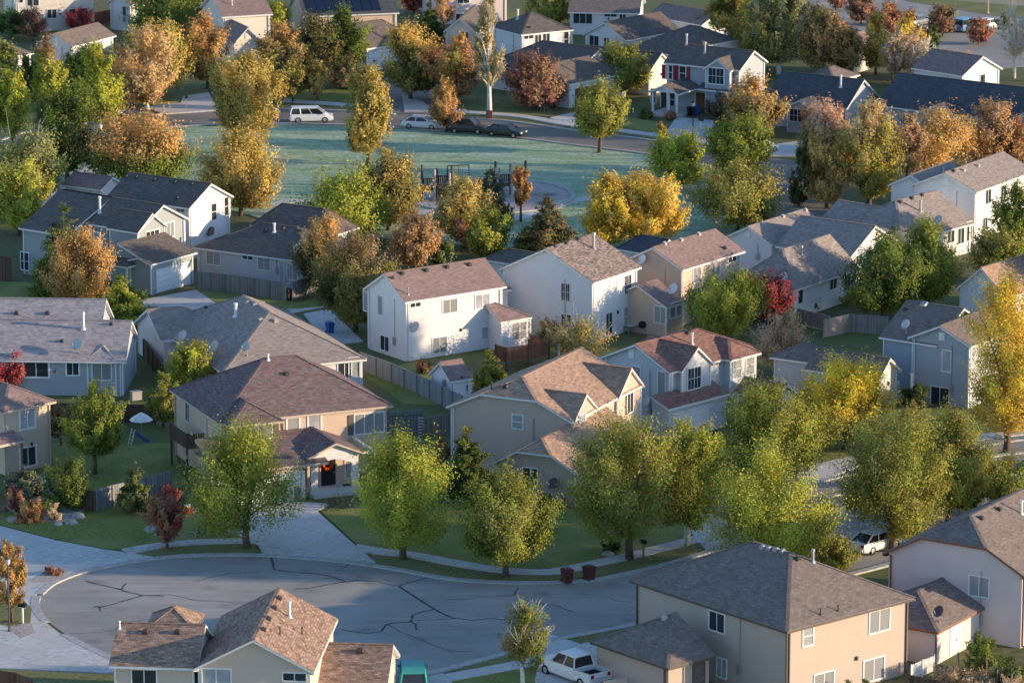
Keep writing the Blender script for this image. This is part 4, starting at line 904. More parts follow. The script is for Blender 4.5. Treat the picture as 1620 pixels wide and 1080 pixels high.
# --- left group
h = House('grey-green two-storey house on the left with twin sunlit gables and white garage door', (219, 366), (289, 344), (42, 343), 5.4, wall='greengrey', roof='char', yaw=54)
b = h.main('v', peak=(251.5, 324))
g1 = h.blk((218, 368), (259, 355), D=4, he=5.3, axis='v', pitch=.7, ov=.25)
um = (b['u0'] + b['u1']) / 2; u0, v0 = h.loc(106, 372, 4.7); v1 = h.loc(19, 362, 4.7)[1]
h.block(u0, 2 * um - u0, v0, v1, 4.7, 'v', 0, 0, (b['zr'] - 4.7) / (um - u0))
WB = u0 + .35
h.win('B', b['u0'], 189, 377, 1.6, 1.5, 'slider', 'glass'); h.win('B', WB, 39.5, 413, 1.0, 1.7, 'hung', 'glass'); h.win('A', g1['v0'], 241, 378, 1.9, 1.6, 'three', 'glass'); h.win('A', b['v0'], 266, 364, 1.6, 1.4, 'three', 'blind_v'); h.win('B', WB, 154, 381, .7, 1.6, 'fixed', 'curtain')
gb = h.blk((239, 418), (314, 399), (203, 410), 3.15, 'u', 0, 0, pitch=.3, walls=True)
h.shed(gb['u0'] - .35, gb['u1'] + .35, gb['v0'] - .35, b['v0'], 3.17, 4.7)
h.door('A', gb['v0'], 274, 449, 4.8, 2.15, 'garage_white', 'trim_white', 'garage_door', zb=.1)
pp = h.blk((201, 422), (224, 414), (150, 415), 2.8, 'v', 1., 0, pitch=.35, walls=False); h.post([(pp['u0'], pp['v0'])], .1, 2.7)
h.pipe([(158, 336)], 1.6, .12); h.done()
h = House('pale two-storey house behind the grey-green one, tree-shadow on its sunlit gable', (299.5, 329), (373, 310.5), (166, 311), 5.4, wall='offwhite', roof='char')
b = h.main('v', peak=(336, 290)); h.win('A', b['v0'], 338, 335, .8, 1.6, 'hung', 'glass'); h.win('A', b['v0'], 359, 326, .9, 1.8, 'hung', 'glass'); h.louver('A', b['v0'], 332, 306, .35, .6); h.dish(329, 372, 'dish_dark', .5); h.vent([(200, 280), (216, 281), (245, 285), (277, 289), (304, 292)]); h.vent([(281, 314)], 'vent_dark', .3); h.win('B', b['u0'], 286, 332, 1.0, .4, 'slider', 'glass')
h.done()
h = House('long low grey-roofed ranch house with grey fence along its back yard', (494, 415), (580, 386), (306, 390), 2.9, wall='lightgrey', roof='char')
b = h.main('v', 1., 1., pitch=.42); h.blk((528, 372), (567, 358.5), (405, 352), 3.2, 'v', 1., 1., peak=(505, 330))
h.win('B', b['u0'], 338, 408, 1.6, 1.3, 'slider', 'blind_v'); h.win('B', b['u0'], 392, 407, 1.2, .4, 'slider', 'glass'); h.win('B', b['u0'], 418, 417, 1.4, 1.2, 'slider', 'blind_v'); h.win('B', b['u0'], 450, 431, 1.1, 2.0, 'door', 'curtain'); h.win('B', b['u0'], 463, 430, 1.1, 1.5, 'slider', 'blind_v'); h.dish(472, 405, 'pipe_white', .45); h.vent([(420, 366), (448, 362), (476, 366)]); h.pipe([(434, 367)], .9, .12)
h.done()
h = House('grey house with pale hip roof and bay window, far left, behind the backyard fence', (-62, 568), (199, 571.5), None, 3.2, D=8.6, wall='bluegrey', roof='pale')
b = h.main('u', 0, 0, peak=('end', 217, 507)); u1 = h.loc(156, 556, 3.2)[0]; h.block(0, u1, 3.0, 14.5, 3.2, 'u', 0, 0, b['pitch'])
by = h.blk((133, 571), (186, 573), v1=3, he=3.15, axis='v', c0=1., pitch=.75, ov=.25)
h.win('A', by['v0'], 161, 588, 1.6, 1.4, 'slider', 'blind_v'); h.win('A', b['v0'], 57, 583, 2.1, 1.4, 'slider', 'glass', fw=.16); h.win('A', b['v0'], 115, 582, 1.0, 1.2, 'slider', 'glass', fw=.14); h.win('C', by['u1'], 184, 589, .5, 1.3, 'fixed', 'glass'); h.dish(124, 558, 'dish_grey', .55); h.pipe([(132, 520)], 1.5, .12); h.vent([(26, 496), (75, 496)]); h.vent([(98, 540)], 'vent_dark', .3); h.vent([(176, 513)], 'vent_dark', .3)
h.done()
h = House('low house with broad pinkish-grey hip roof behind the rose-roofed house', (352, 589), (575, 564.5), (250, 510), 2.9, wall='offwhite', roof='greige')
b = h.main('v', 1., 1., peak=('end', 396, 467)); h.block(-1.2, 6, b['v1'] - 6.5, b['v1'] + 1.5, 2.9, 'u', 0., 1., .5)
h.win('A', b['v0'], 545, 583, 1.2, 1.7, 'slider', 'glass'); h.win('A', b['v0'], 560, 581, .9, 1.7, 'fixed', 'curtain'); h.dish(290, 545, 'dish_grey', .5); h.dish(340, 562, 'dish_grey', .5); h.dish(391, 562, 'dish_grey', .45); h.pipe([(373, 500)], 1.2, .14); h.vent([(392, 479), (404, 483), (436, 508), (413, 506)], 'vent_tan'); h.vent([(318, 480), (326, 487)], 'vent_dark', .3)
h.done()
h = House('tan stucco house at the left edge, sunlit above its brown porch', (4, 651.5), (89, 634), None, 5.4, D=9, wall='tan', roof='dusty', trim='trim_tan')
b = h.main('v', 1., 1., pitch=.5, corner=False); h.win('A', b['v0'], 43, 662, 1.4, 1.5, 'slider', 'curtain', fw=.16); h.win('A', b['v0'], 44, 722, 1.5, 1.5, 'slider', 'glass', fw=.16)
pp = h.blk((4, 720), None, None, 3.0, 'u', 1., 0, pitch=.35, D=4.5, u1=b['u0'] + .3, walls=False) if False else None
h.shed(b['u0'] - 6, b['u0'] + .9, b['v0'] - 1.6, b['v0'], 3.1, 3.6); h.post([(b['u0'] + .7, b['v0'] - 1.4)], .1, 3.0, .14, 'trim_brown')
h.done()
# ---------------------------------------------------------------- upper rows
h = House('blue-grey two-storey house with dark red shutters and white porch, top right of the park', (1171, 111), (1222, 98), (1046, 100), 5.4, wall='bluegrey', roof='char')
b = h.main('v', peak=(1197, 80))
by = h.blk((1157, 111.5), (1172, 108), (1114, 107), 5.4, 'u', pitch=.6, ov=.25)
v_m = (by['v0'] + by['v1']) / 2
h.block(-.9, 5, by['v0'] - .25, by['v1'] + .25, 5.35, 'u', 0, 0, .7, ov=.25)
h.win('B', -.65, 1133, 120.5, 2.0, 1.8, 'grid', 'glass', fw=.14); h.win('B', b['u0'], 1059, 114.5, .8, 1.6, 'hung', 'glass', 'shutter_red'); h.win('B', b['u0'], 1080, 116, .8, 1.6, 'hung', 'glass', 'shutter_red')
u0, v0 = h.loc(1073, 149, 2.9); v1 = h.loc(1026, 144, 2.9)[1]
h.block(u0, b['u0'] + .2, v0, v1, 2.9, 'u', 0, 0, .45, walls=False)
h.post([(u0 + .4, v0 + .4), (u0 + .4, v1 - .4), (u0 + .4, (v0 * .62 + v1 * .38))], .2, 2.8, .2)
pd = MB(); pd.face([(u0 + .35, v0 + .1, 2.85), (u0 + .35, v1 - .1, 2.85), (u0 + .35, (v0 + v1) / 2, 2.85 + .45 * (v1 - v0) / 2 - .1)]); pd.build('pediment', M['trim_white'], h.root)
pf = MB(); pf.box(u0, b['u0'], v0, v1, 0, .3); pf.build('porch_floor', M['concrete'], h.root)
h.shed(-1.0, b['u0'] + .1, -.2, v0 - .1, 2.9, 3.5, 'u0')
h.door('B', b['u0'], 1051.5, 158, .95, 2.1, 'door_dark'); h.win('B', b['u0'], 1064, 158, .6, 1.8, 'hung', 'glass'); h.win('B', b['u0'], 1034, 152, .6, 1.6, 'hung', 'glass')
h.door('B', b['u0'], 1128, 163, 4.6, 2.1, 'garage_brown', 'trim_white', 'garage_door', zb=.1)
h.pipe([(1086, 71), (1115, 84)], 1.3, .12, 'metal_grey'); h.done()
h = House('grey-roofed house with brown garage door beside the park road', (901, 133), (985, 113), (842, 121), 3.0, wall='offwhite', roof='char')
b = h.main('u', .3, 1., peak=(880, 99)); c = h.block(4, 14, 3, 17, 3.0, 'v', 0, 1., .55)
h.door('A', b['v0'], 930, 150, 4.8, 2.1, 'garage_brown', 'trim_white', 'garage_door', zb=.1); h.win('B', b['u0'], 874, 148, 1.6, 1.3, 'slider', 'glass'); h.done()
h = House('low house whose sunlit open gable shows left of the red-shuttered house', (1028, 113), (1064, 102), (903, 99), 3.0, wall='cream', roof='char'); b = h.main('v', peak=(1045, 84)); h.done()
h = House('white two-storey house with dark hip roof and dappled sun, top centre', (824.5, 55), (912, 48), (768, 43), 5.4, wall='white', roof='char')
b = h.main('u', 1., 1., pitch=.55); h.win('A', b['v0'], 851, 62, .9, 1.0, 'slider', 'glass'); h.win('A', b['v0'], 864, 65, 1.0, 1.8, 'slider', 'glass'); h.win('A', b['v0'], 898, 62, 1.1, 1.8, 'hung', 'glass'); h.win('A', b['v0'], 836, 59, 1.4, .4, 'slider', 'glass'); h.pipe([(819, 30)], 1.2, .12); h.vent([(838, 44)], 'vent_dark', .3); h.done()
h = House('white ranch house with flat lavender-grey roof at the top centre', (898, 19), (1012, 21), None, 3.0, D=9.5, wall='white', roof='grey'); b = h.main('u', pitch=.4)
h.win('A', b['v0'], 922, 29, 2.4, 1.4, 'three', 'glass'); h.win('A', b['v0'], 966, 23, 1.6, .6, 'slider', 'glass'); h.win('A', b['v0'], 985, 26, .8, .9, 'slider', 'glass'); h.done()
h = House('white gabled house with tree-shadow streaks across its dark roof, top centre right', (991, 64), (1071, 46), (928, 53), 3.0, wall='white', roof='char'); b = h.main('u', peak=(959.5, 35)); h.win('B', b['u0'], 940, 65, 1.5, 1.3, 'slider', 'glass'); h.win('B', b['u0'], 960, 68, .9, 1.2, 'slider', 'glass'); h.done()
h = House('wide dark hip-roofed house behind the red-shuttered house', (1095, 91), (1168, 71), (1004, 74), 3.0, wall='offwhite', roof='char'); h.main('v', .6, 1., pitch=.5); h.vent([(1060, 47)], 'metal_grey', .3); h.pipe([(1058, 50)], .9, .1); h.done()
h = House('house with pale sunlit roof slope near the top edge, left of the cottonwoods', (1110, 40), (1145, 31), (1040, 22), 3.0, wall='offwhite', roof='dusty'); h.main('v', pitch=.5); h.done()
h = House('dark navy-roofed house with a white porch gable, right of the red-shuttered house', (1340, 171.5), (1398, 155), (1207, 158), 3.0, wall='bluegrey', roof='navy')
b = h.main('v', peak=(1372, 126)); p_ = h.blk((1286, 173), None, (1246, 167), 3.0, 'u', pitch=.5, u1=4, ov=.25); h.win('B', p_['u0'], 1262, 183, 2.0, 1.4, 'grid', 'glass'); h.win('B', b['u0'], 1318, 180, 1.4, 1.4, 'slider', 'glass'); h.pipe([(1330, 138)], 1.4, .12); h.done()
h = House('long navy-roofed house at the upper right edge, behind orange trees', (1640, 197), (1702, 176), (1388, 165), 3.0, wall='bluegrey', roof='navy')
b = h.main('v', pitch=.62); h.blk((1509, 187), None, (1446, 180), 3.0, 'u', pitch=.5, u1=5, ov=.25); h.blk((1632, 194), None, (1596, 191), 3.2, 'u', pitch=.7, u1=5, ov=.25); h.win('B', b['u0'], 1525, 191, 1.6, 1.5, 'slider', 'glass'); h.done()
h = House('blue-white gabled house with pink-lit ridge near the top right parking', (1523, 120), (1592, 109), (1437, 108), 3.0, wall='offwhite', roof='dusty'); b = h.main('v', peak=(1551, 89)); h.louver('A', b['v0'], 1548, 100, .5, .7); h.win('A', b['v0'], 1554, 128, .9, 1.5, 'fixed', 'glass'); h.done()
h = House('dark-roofed house with white garage wall seen between gold trees, upper middle', (580, 77), (660, 63), (533, 64), 3.0, wall='white', roof='char'); b = h.main('u', 0, 1., pitch=.72); h.door('A', b['v0'], 598, 90, 3.6, 2.1, 'garage_white', 'trim_white', 'garage_door', zb=.1); h.done()
h = House('small sunlit cream gable house left of the tall bare poplar', (701, 50), (753, 51.5), None, 3.0, D=11, wall='cream', roof='char'); b = h.main('v', peak=(719 + 8, 29)); h.win('A', b['v0'], 735, 58, .9, 1.1, 'slider', 'glass'); h.done()
h = House('beige house wall crossing the top edge, left of the top-centre white house', (700, -26), (806, -32), None, 5.5, D=9, wall='pinkish', roof='dusty'); b = h.main('u'); h.win('A', b['v0'], 733, -2, 1.6, 1.2, 'slider', 'glass'); h.win('A', b['v0'], 728, 27, 1.2, .8, 'slider', 'glass'); h.done()
h = House('house with blue solar panels covering its roof, top edge', (480, 26), (632, 20), None, 3.0, D=10, wall='tan', roof='navy'); b = h.main('u', pitch=.55)
sp = MB(); ang = math.atan(.55)
for i in range(9):
    for k in range(3):
        u0 = .8 + i * 1.2; v0 = .5 + k * 1.45
        if u0 + 1.1 > h.W - 2.2: continue
        q = [(u0, v0), (u0 + 1.12, v0), (u0 + 1.12, v0 + 1.37), (u0, v0 + 1.37)]
        sp.face([(x, y, 3.0 + y * .55 + .12) for x, y in q]); 
        for (x0, y0), (x1, y1) in zip(q, q[1:] + q[:1]): sp.face([(x0, y0, 3 + y0 * .55 + .02), (x1, y1, 3 + y1 * .55 + .02), (x1, y1, 3 + y1 * .55 + .12), (x0, y0, 3 + y0 * .55 + .12)])
sp.build('solar_panel', M['solar'], h.root); h.done()
h = House('cream-walled house with grey-brown roof and small blue front gable, top left of centre', (351, 27), (432, 22), None, 5.4, D=9, wall='cream', roof='dusty'); b = h.main('u', pitch=.5)
g = h.blk((368, 71), (420, 69), v1=2, he=2.9, axis='v', peak=(392, 38)); h.louver('A', g['v0'], 392, 57, .6, .6); h.door('A', g['v0'], 394, 86, 3.4, 2.1, 'garage_white', 'trim_white', 'garage_door', zb=.1); h.pipe([(367, 8)], .6, .06); h.done()
h = House('cream two-storey house wall in full sun in the top left corner', (22, -14), (151, -20), None, 5.5, D=9, wall='cream', roof='greige'); b = h.main('u'); h.win('A', b['v0'], 82, 22, 1.2, 1.1, 'slider', 'glass'); h.win('A', b['v0'], 52, 2, 1.5, 1.2, 'slider', 'glass'); h.win('A', b['v0'], 124, 20, 2.4, 1.0, 'three', 'glass'); h.win('A', b['v0'], 30, -2, 1.0, 1.1, 'slider', 'glass'); h.done()
h = House('white gable end beside the big dark tree, near the top left', (206, 8), (262, -4), (176, 2), 3.6, wall='offwhite', roof='dusty'); b = h.main('u', pitch=.6); h.win('B', b['u0'], 197, 18, .6, 1.2, 'fixed', 'glass'); h.done()
h = House('low house with blue-lit hip roof at the upper left edge', (-30, 96), (54, 84), (-90, 84), 3.0, wall='offwhite', roof='grey'); h.main('u', .7, 1., pitch=.5); h.done()
h = House('low white gable house with a blue-grey roof behind the lime trees, upper left', (114, 74), (192, 57), (52, 70), 3.0, wall='white', roof='grey'); b = h.main('u', peak=(89.5, 53)); h.louver('B', b['u0'], 90, 64, .4, .6); h.done()
h = House('white gable half hidden among brown trees at the top right', (1352, 73), (1378, 64), (1326, 70), 3.6, wall='cream', roof='dusty'); h.main('u', peak=(1337, 43)); h.done()
h = House('pale-roofed house tucked behind the navy-roofed houses, upper right', (1320, 128), (1362, 118), (1270, 122), 3.4, wall='offwhite', roof='grey'); h.main('u', 1., 1., pitch=.5); h.done()
h = House('red-brown roofed house low behind the street trees, right of the blue-grey house', (1228, 632), (1262, 620), (1160, 620), 2.9, wall='lightgrey', roof='redbr'); b = h.main('v', peak=(1244, 607)); h.done()
h = House('low pinkish house roof peeping behind the left grey-green and pale houses', (160, 300), (200, 290), (96, 292), 3.0, wall='offwhite', roof='dusty'); h.main('v', 0, 0, pitch=.5); h.done()

for hh in HOUSES: print('HOUSE', hh.root['label'][:40], 'yaw', round(math.degrees(hh.yaw), 1), 'skew', round(hh.skew, 1), 'W', round(hh.W, 1), 'D', round(hh.D, 1), getattr(hh, 'dbg', None))
# ---------------------------------------------------------------- trees and shrubs
PAL = dict(lime=(.29, .295, .045), ygreen=(.205, .212, .038), green=(.10, .13, .03), mid=(.13, .155, .035), dark=(.05, .065, .028), olive=(.195, .175, .05), brownolive=(.15, .12, .045),
           gold=(.40, .285, .085), yellow=(.48, .34, .04), orange=(.34, .21, .08), rust=(.29, .15, .07), brown=(.23, .155, .08), red=(.29, .05, .05), maroon=(.16, .065, .065), pink=(.36, .235, .165), beige=(.39, .285, .155), sage=(.15, .165, .08), blue=(.065, .085, .08), cream=(.45, .36, .25))
def prof(kind, t):
    t = np.clip(t, 0, 1)
    if kind == 'round': return np.sin(np.pi * (.1 + .86 * t)) ** .6
    if kind == 'ovate': return np.sin(np.pi * (.16 + .82 * t ** .9)) ** .85
    if kind == 'oval': return np.sin(np.pi * (.1 + .88 * t)) ** .75
    if kind == 'cone': return np.clip((1 - t) ** .85, 0.03, 1) * np.clip(.5 + t * 8, 0, 1)
    if kind == 'vase': return np.sin(np.pi * np.clip(.06 + .84 * t ** 1.35, 0, 1)) ** .7
    if kind == 'column': return .92 * np.sin(np.pi * (.16 + .8 * t)) ** .45
    if kind == 'poplar': return np.clip(np.minimum(.25 + 2.4 * t, (1.02 - t) ** .6), .04, 1)
    if kind == 'spread': return np.sin(np.pi * (.22 + .75 * t)) ** .5
    return np.sin(np.pi * t) ** .6
NT = [0]
def tree(label, kind, px, base, top, width, cols, tb=.14, dens=1., name=None, cat='tree', group=None, lump=1., bare=0., lean=0., topcol=None, pale=False, split=.55, soft=.25):
    NT[0] += 1; seed = NT[0] * 37 + int(px); rg = np.random.default_rng(seed); rr = random.Random(seed)
    g = P(px, base); sc = F / (g - EYE).length; H = (base - top) / (sc * .965); W = width / sc
    root = empty(name or 'tree', (g.x, g.y, 0)); tag(root, label, cat, group)
    z0 = tb * H; hc = (H - z0) * .95 - W * .045
    leaf = float(np.clip((2.6 if sc > 16.5 else 3.0) / sc, .11, .27)) * (.85 if cat == 'shrub' else 1)
    nc = int(np.clip(22 * lump * (W * hc) ** .5, 40, 260))
    nlb = int(np.clip(12 + 6 * lump + W, 12, 34))
    tl = rg.random(nlb * 6); tl = tl[rg.random(nlb * 6) < prof(kind, tl) * .9 + .1][:nlb]; nlb = len(tl)
    al_ = rg.random(nlb) * 2 * np.pi; rl_ = prof(kind, tl) * W / 2 * (.45 + .37 * rg.random(nlb))
    lobes = np.stack([rl_ * np.cos(al_), rl_ * np.sin(al_), z0 + hc * (.05 + .9 * tl)], 1)
    li = rg.integers(0, nlb, nc); cxyz = lobes[li] + rg.normal(size=(nc, 3)) * np.array([.13 * W, .13 * W, .085 * hc])
    if kind in ('ovate', 'oval', 'column', 'vase', 'poplar'):
        ns = max(4, nc // 14); tt = .72 + .33 * rg.random(ns); aa = rg.random(ns) * 2 * np.pi; r_s = W * .5 * np.clip(1.12 - tt, .03, .5) * rg.random(ns)
        cxyz[:ns] = np.stack([r_s * np.cos(aa), r_s * np.sin(aa), z0 + hc * tt * .96], 1)
    if kind == 'cone':      # layered boughs narrowing to a pointed leader
        tq = 1 - np.sqrt(rg.random(nc)); aq = rg.random(nc) * 2 * np.pi; rq = (1 - tq) * W / 2 * (.35 + .6 * np.sqrt(rg.random(nc))) * (.88 + .12 * np.sin(tq * 40))
        cxyz = np.stack([rq * np.cos(aq), rq * np.sin(aq), z0 + hc * (.04 + .95 * tq)], 1); li = rg.integers(0, nlb, nc)
        lobes = np.stack([np.zeros(nlb), np.zeros(nlb), z0 + hc * (.1 + .7 * tl)], 1)
    t = np.clip((cxyz[:, 2] - z0) / hc, 0, 1); ang = np.arctan2(cxyz[:, 1], cxyz[:, 0]); rr0 = np.hypot(cxyz[:, 0], cxyz[:, 1])
    lob = 1 + .10 * np.sin(ang * 3 + rr.random() * 6 + t * 5); lim = prof(kind, t) * W / 2 * .92 * lob + .02 * W; kx = np.minimum(1, lim / (rr0 + 1e-6)); cxyz[:, 0] *= kx; cxyz[:, 1] *= kx; cxyz[:, 2] = np.clip(cxyz[:, 2], z0 + .05 * hc, z0 + hc * .98)
    rf = np.clip(rr0 * kx / (lim + 1e-6), 0, 1)
    if lean: cxyz[:, 0] += lean * t * W
    cs = W * (.075 + .06 * rg.random(nc)) / max(.75, lump ** .5) * (1.0 if kind not in ('cone', 'poplar') else .8)
    cs = np.clip(cs, .12, 1.25)
    if kind == 'cone': cs = np.clip(cs * (1.15 - .75 * t), .1, .8)
    outd = np.stack([np.cos(ang) * (.35 + .45 * rf), np.sin(ang) * (.35 + .45 * rf), .55 + .7 * t], 1)
    if kind == 'cone': outd[:, 2] = .15
    if kind in ('poplar', 'column', 'vase'): outd[:, 2] += .9
    outd /= np.linalg.norm(outd, axis=1)[:, None]
    surf = np.pi * W * hc * .8
    n = int(np.clip(dens * 4.0 * surf / (leaf * leaf * .58), 500, 48000))
    w = cs ** 2; ci = rg.choice(nc, n, p=w / w.sum())
    al = rg.normal(size=n) * .72; off = rg.normal(size=(n, 3)) * .46
    pos = cxyz[ci] + outd[ci] * (al * cs[ci] * 1.25)[:, None] + off * cs[ci][:, None] * (1 - .25 * np.clip(al, 0, 2))[:, None]
    pos[:, 2] = np.maximum(pos[:, 2], z0 * (.82 + .2 * rg.random(n)) + .04)
    # leaves: rhombs at random angles
    ctr = np.array([0, 0, z0 + hc * .4]); nr = pos - ctr; nr /= np.linalg.norm(nr, axis=1)[:, None] + 1e-6
    nl_ = pos - lobes[li[ci]]; nl_ /= np.linalg.norm(nl_, axis=1)[:, None] + 1e-6
    nr = nr * .45 + nl_ * .55 + rg.normal(size=(n, 3)) * .40 + np.array([0, 0, .12]); nr /= np.linalg.norm(nr, axis=1)[:, None]
    a = np.cross(nr, rg.normal(size=(n, 3))); a /= np.linalg.norm(a, axis=1)[:, None]
    b = np.cross(nr, a)
    s = leaf * (.65 + .7 * rg.random(n)); la = a * (s * .68)[:, None]; lb = b * (s * .42)[:, None]
    v = np.empty((n, 4, 3), np.float32); v[:, 0] = pos - la; v[:, 1] = pos + lb; v[:, 2] = pos + la; v[:, 3] = pos - lb
    me = bpy.data.meshes.new('crown'); me.vertices.add(n * 4); me.loops.add(n * 4); me.polygons.add(n)
    me.vertices.foreach_set('co', v.ravel()); me.loops.foreach_set('vertex_index', np.arange(n * 4, dtype=np.int32)); me.polygons.foreach_set('loop_start', np.arange(0, n * 4, 4, dtype=np.int32))
    me.update()
    c = [np.array(PAL[k]) for k in cols]; c1 = c[0]; c2 = c[-1]; c3 = c[1] if len(c) > 2 else (c1 + c2) / 2
    m1 = np.clip(.5 + .30 * rg.normal(size=nc), 0, 1)[ci][:, None]
    hue = c1 * (1 - m1) + c2 * m1 if len(c) < 3 else np.where(m1 < .5, c1 * (1 - 2 * m1) + c3 * 2 * m1, c3 * (2 - 2 * m1) + c2 * (2 * m1 - 1))
    if topcol:      # upper crown colour: turning leaves, partly a sunlit top painted in
        k = 1 / (1 + np.exp(-((pos[:, 2] - z0) / hc + .12 * rg.normal(size=nc)[ci] - split) / soft * 4))[:, None]
        hue = hue * (1 - k) + np.array(PAL[topcol]) * k
    br = (.87 + .26 * rg.random(n))[:, None] * (.85 + .3 * rg.random(nc))[ci][:, None]
    rgba = np.ones((n, 4), np.float32); rgba[:, :3] = np.clip(hue * 1.8 * br * (1 + .07 * rg.normal(size=(n, 3))), .004, .82)
    at = me.color_attributes.new('Col', 'FLOAT_COLOR', 'CORNER'); at.data.foreach_set('color', np.repeat(rgba, 4, axis=0).ravel())
    me.materials.append(M['leaf'])
    co = bpy.data.objects.new('crown', me); COL.objects.link(co); co.parent = root
    # trunk with limbs
    tr = MB(); r0 = max(.035, min(.28, .016 * H + .012 * W)); bm = M['bark_pale'] if pale else M['bark']
    top_t = z0 + hc * (.8 if kind in ('cone', 'poplar') else .62)
    zs = [0, z0 * .5 + .1, z0 + hc * .12, z0 + hc * .35, top_t]
    wob = [Vector((0, 0, 0))] + [Vector((rr.uniform(-.04, .04) * W * .5 + lean * max(0, (q - z0) / hc) * W, rr.uniform(-.04, .04) * W * .5, 0)) for q in zs[1:]]
    pts = [w_ + Vector((0, 0, q)) for w_, q in zip(wob, zs)]; pts[0] = Vector((0, 0, -.1))
    tr.tube(pts, [r0 * 1.25, r0, r0 * .8, r0 * .5, r0 * .15], 8)
    if cat != 'shrub' or bare:
        nl = int((9 if kind != 'cone' else 6) + 26 * bare)
        for i in rg.choice(nc, min(nl, nc), replace=False):
            e = Vector(cxyz[i]); k = rr.uniform(.15, .75)
            hh = z0 * .9 + (max(e.z - z0, 0)) * k * .8; hh = min(hh, top_t * .95); f = hh / top_t
            q0 = Vector((pts[2].x * f, pts[2].y * f, hh)); mid = q0.lerp(e, .5) + Vector((0, 0, .05 * W))
            rl = r0 * .5 * (1 - .6 * f)
            tr.tube([q0, mid, e, e + Vector(outd[i]) * cs[i] * 1.4], [rl, rl * .7, rl * .4, rl * .12], 5)
            if bare:
                for _ in range(7):
                    e2 = e + Vector(outd[i]) * cs[i] * rr.uniform(.4, 2.2) + Vector((rr.gauss(0, 1), rr.gauss(0, 1), rr.gauss(.4, 1))) * cs[i] * .9
                    tr.tube([mid.lerp(e, rr.uniform(.3, 1)), e2], [max(rl * .3, .03 if bare > .9 else .01), .02 if bare > .9 else .008], 4)
    tr.build('trunk', bm, root, True)
    return root
def T(*a, **k): return tree(*a, **k)
AU = 'autumn trees of the neighbourhood'; GR = 'green street trees'; SH = 'garden shrubs'; CO = 'conifers'
at_ = dict(name='autumn_tree', group=AU); gt_ = dict(name='green_tree', group=GR); sh_ = dict(name='shrub', cat='shrub', group=SH, tb=.03); co_ = dict(name='conifer_tree', group=CO, tb=.05); bt_ = dict(name='bare_tree', group='half-bare trees')
# ---- top edge and upper left
T('dark round tree at the left edge beside the maroon one', 'round', 18, 60, 14, 50, ('dark', 'green'), **gt_)
T('maroon half-bare tree in front of the sunlit cream wall', 'oval', 52, 66, 12, 46, ('maroon', 'brown'), dens=.6, bare=.4, **at_)
T('small maroon tree below the windows of the cream wall', 'round', 128, 50, 16, 44, ('maroon', 'red'), dens=.9, **at_)
T('big dark green tree at the top edge right of the cream house', 'spread', 285, 66, -22, 150, ('dark', 'green', 'mid'), **gt_)
T('golden crown peeping out behind the large orange-brown tree', 'round', 252, 155, 34, 105, ('gold', 'olive', 'gold'), **at_)
T('large round orange-brown tree near the driveway with the mailbox', 'round', 232, 176, 44, 98, ('orange', 'beige', 'orange'), pale=True, **at_)
T('tall rust and olive tree right of the large orange-brown one', 'oval', 328, 142, 22, 78, ('olive', 'brown'), topcol='orange', split=.45, **at_)
T('bright lime green tree with a pale trunk at the park corner', 'ovate', 158, 210, 72, 76, ('lime', 'ygreen'), pale=True, **gt_)
T('lime tree with an orange-brown tip, second from the left in the far row', 'ovate', 76, 195, 60, 62, ('lime', 'ygreen'), topcol='brown', split=.8, soft=.12, **gt_)
T('yellow-green tree at the left edge with its trunk over the road', 'oval', 20, 234, 112, 62, ('ygreen', 'lime'), **gt_)
T('pale green tree at the left edge above the yellow-green one', 'oval', 12, 160, 66, 48, ('sage', 'ygreen'), **gt_)
T('dark green upright tree fanning out above the park path', 'vase', 108, 290, 132, 98, ('dark', 'green', 'mid'), lump=1.4, **gt_)
T('pale-branched yellow-green tree leaning in from the left edge', 'round', 38, 335, 205, 120, ('ygreen', 'sage', 'olive'), pale=True, dens=.8, bare=.3, **gt_)
T('golden-olive tree below it at the left edge, above the grey-green house', 'round', 30, 372, 252, 100, ('olive', 'lime'), **gt_)
T('wide tree with salmon-orange top and green lower half beside the pale house', 'spread', 218, 296, 186, 165, ('dark', 'mid', 'green'), topcol='orange', split=.55, soft=.12, **at_)
T('small dark conifer behind the salmon-topped tree', 'cone', 240, 236, 176, 42, ('dark', 'green'), **co_)
T('feathery olive-gold cottonwood at the left side of the park', 'vase', 394, 245, 82, 118, ('olive', 'gold', 'brownolive'), lump=1.6, **at_)
T('rounded gold-brown tree in front of the cottonwood, beside the park lawn', 'ovate', 380, 342, 206, 124, ('brownolive', 'gold', 'olive'), **at_)
T('olive-brown tree above the minivan, left of the dark pair', 'oval', 443, 142, 38, 70, ('olive', 'brown'), topcol='orange', split=.8, **at_)
T('dark olive tree, left one of the dark pair across the park', 'round', 503, 122, 26, 78, ('brownolive', 'dark'), **gt_)
T('dark green tree, right one of the dark pair across the park', 'oval', 548, 118, 14, 80, ('dark', 'green', 'mid'), **gt_)
T('low olive tree in the shade just left above the minivan', 'oval', 463, 162, 92, 52, ('brownolive', 'olive'), **at_)
T('thin golden-brown tree right above the minivan', 'oval', 502, 160, 96, 38, ('olive', 'gold', 'brown'), **at_)
T('feathery golden cottonwood standing in the park beside the minivan', 'column', 582, 262, 104, 76, ('gold', 'olive', 'gold'), lump=1.7, dens=.9, **at_)
T('gold-topped tree beside the side street, upper middle', 'ovate', 650, 158, 36, 96, ('brownolive', 'olive', 'dark'), topcol='gold', split=.62, **at_)
T('dusky orange-brown tree behind the parked sedan', 'round', 714, 162, 66, 96, ('brown', 'rust', 'olive'), **at_)
T('small orange tree between the white sedan and the dark wagon', 'ovate', 706, 209, 130, 54, ('rust', 'brown'), topcol='orange', **at_)
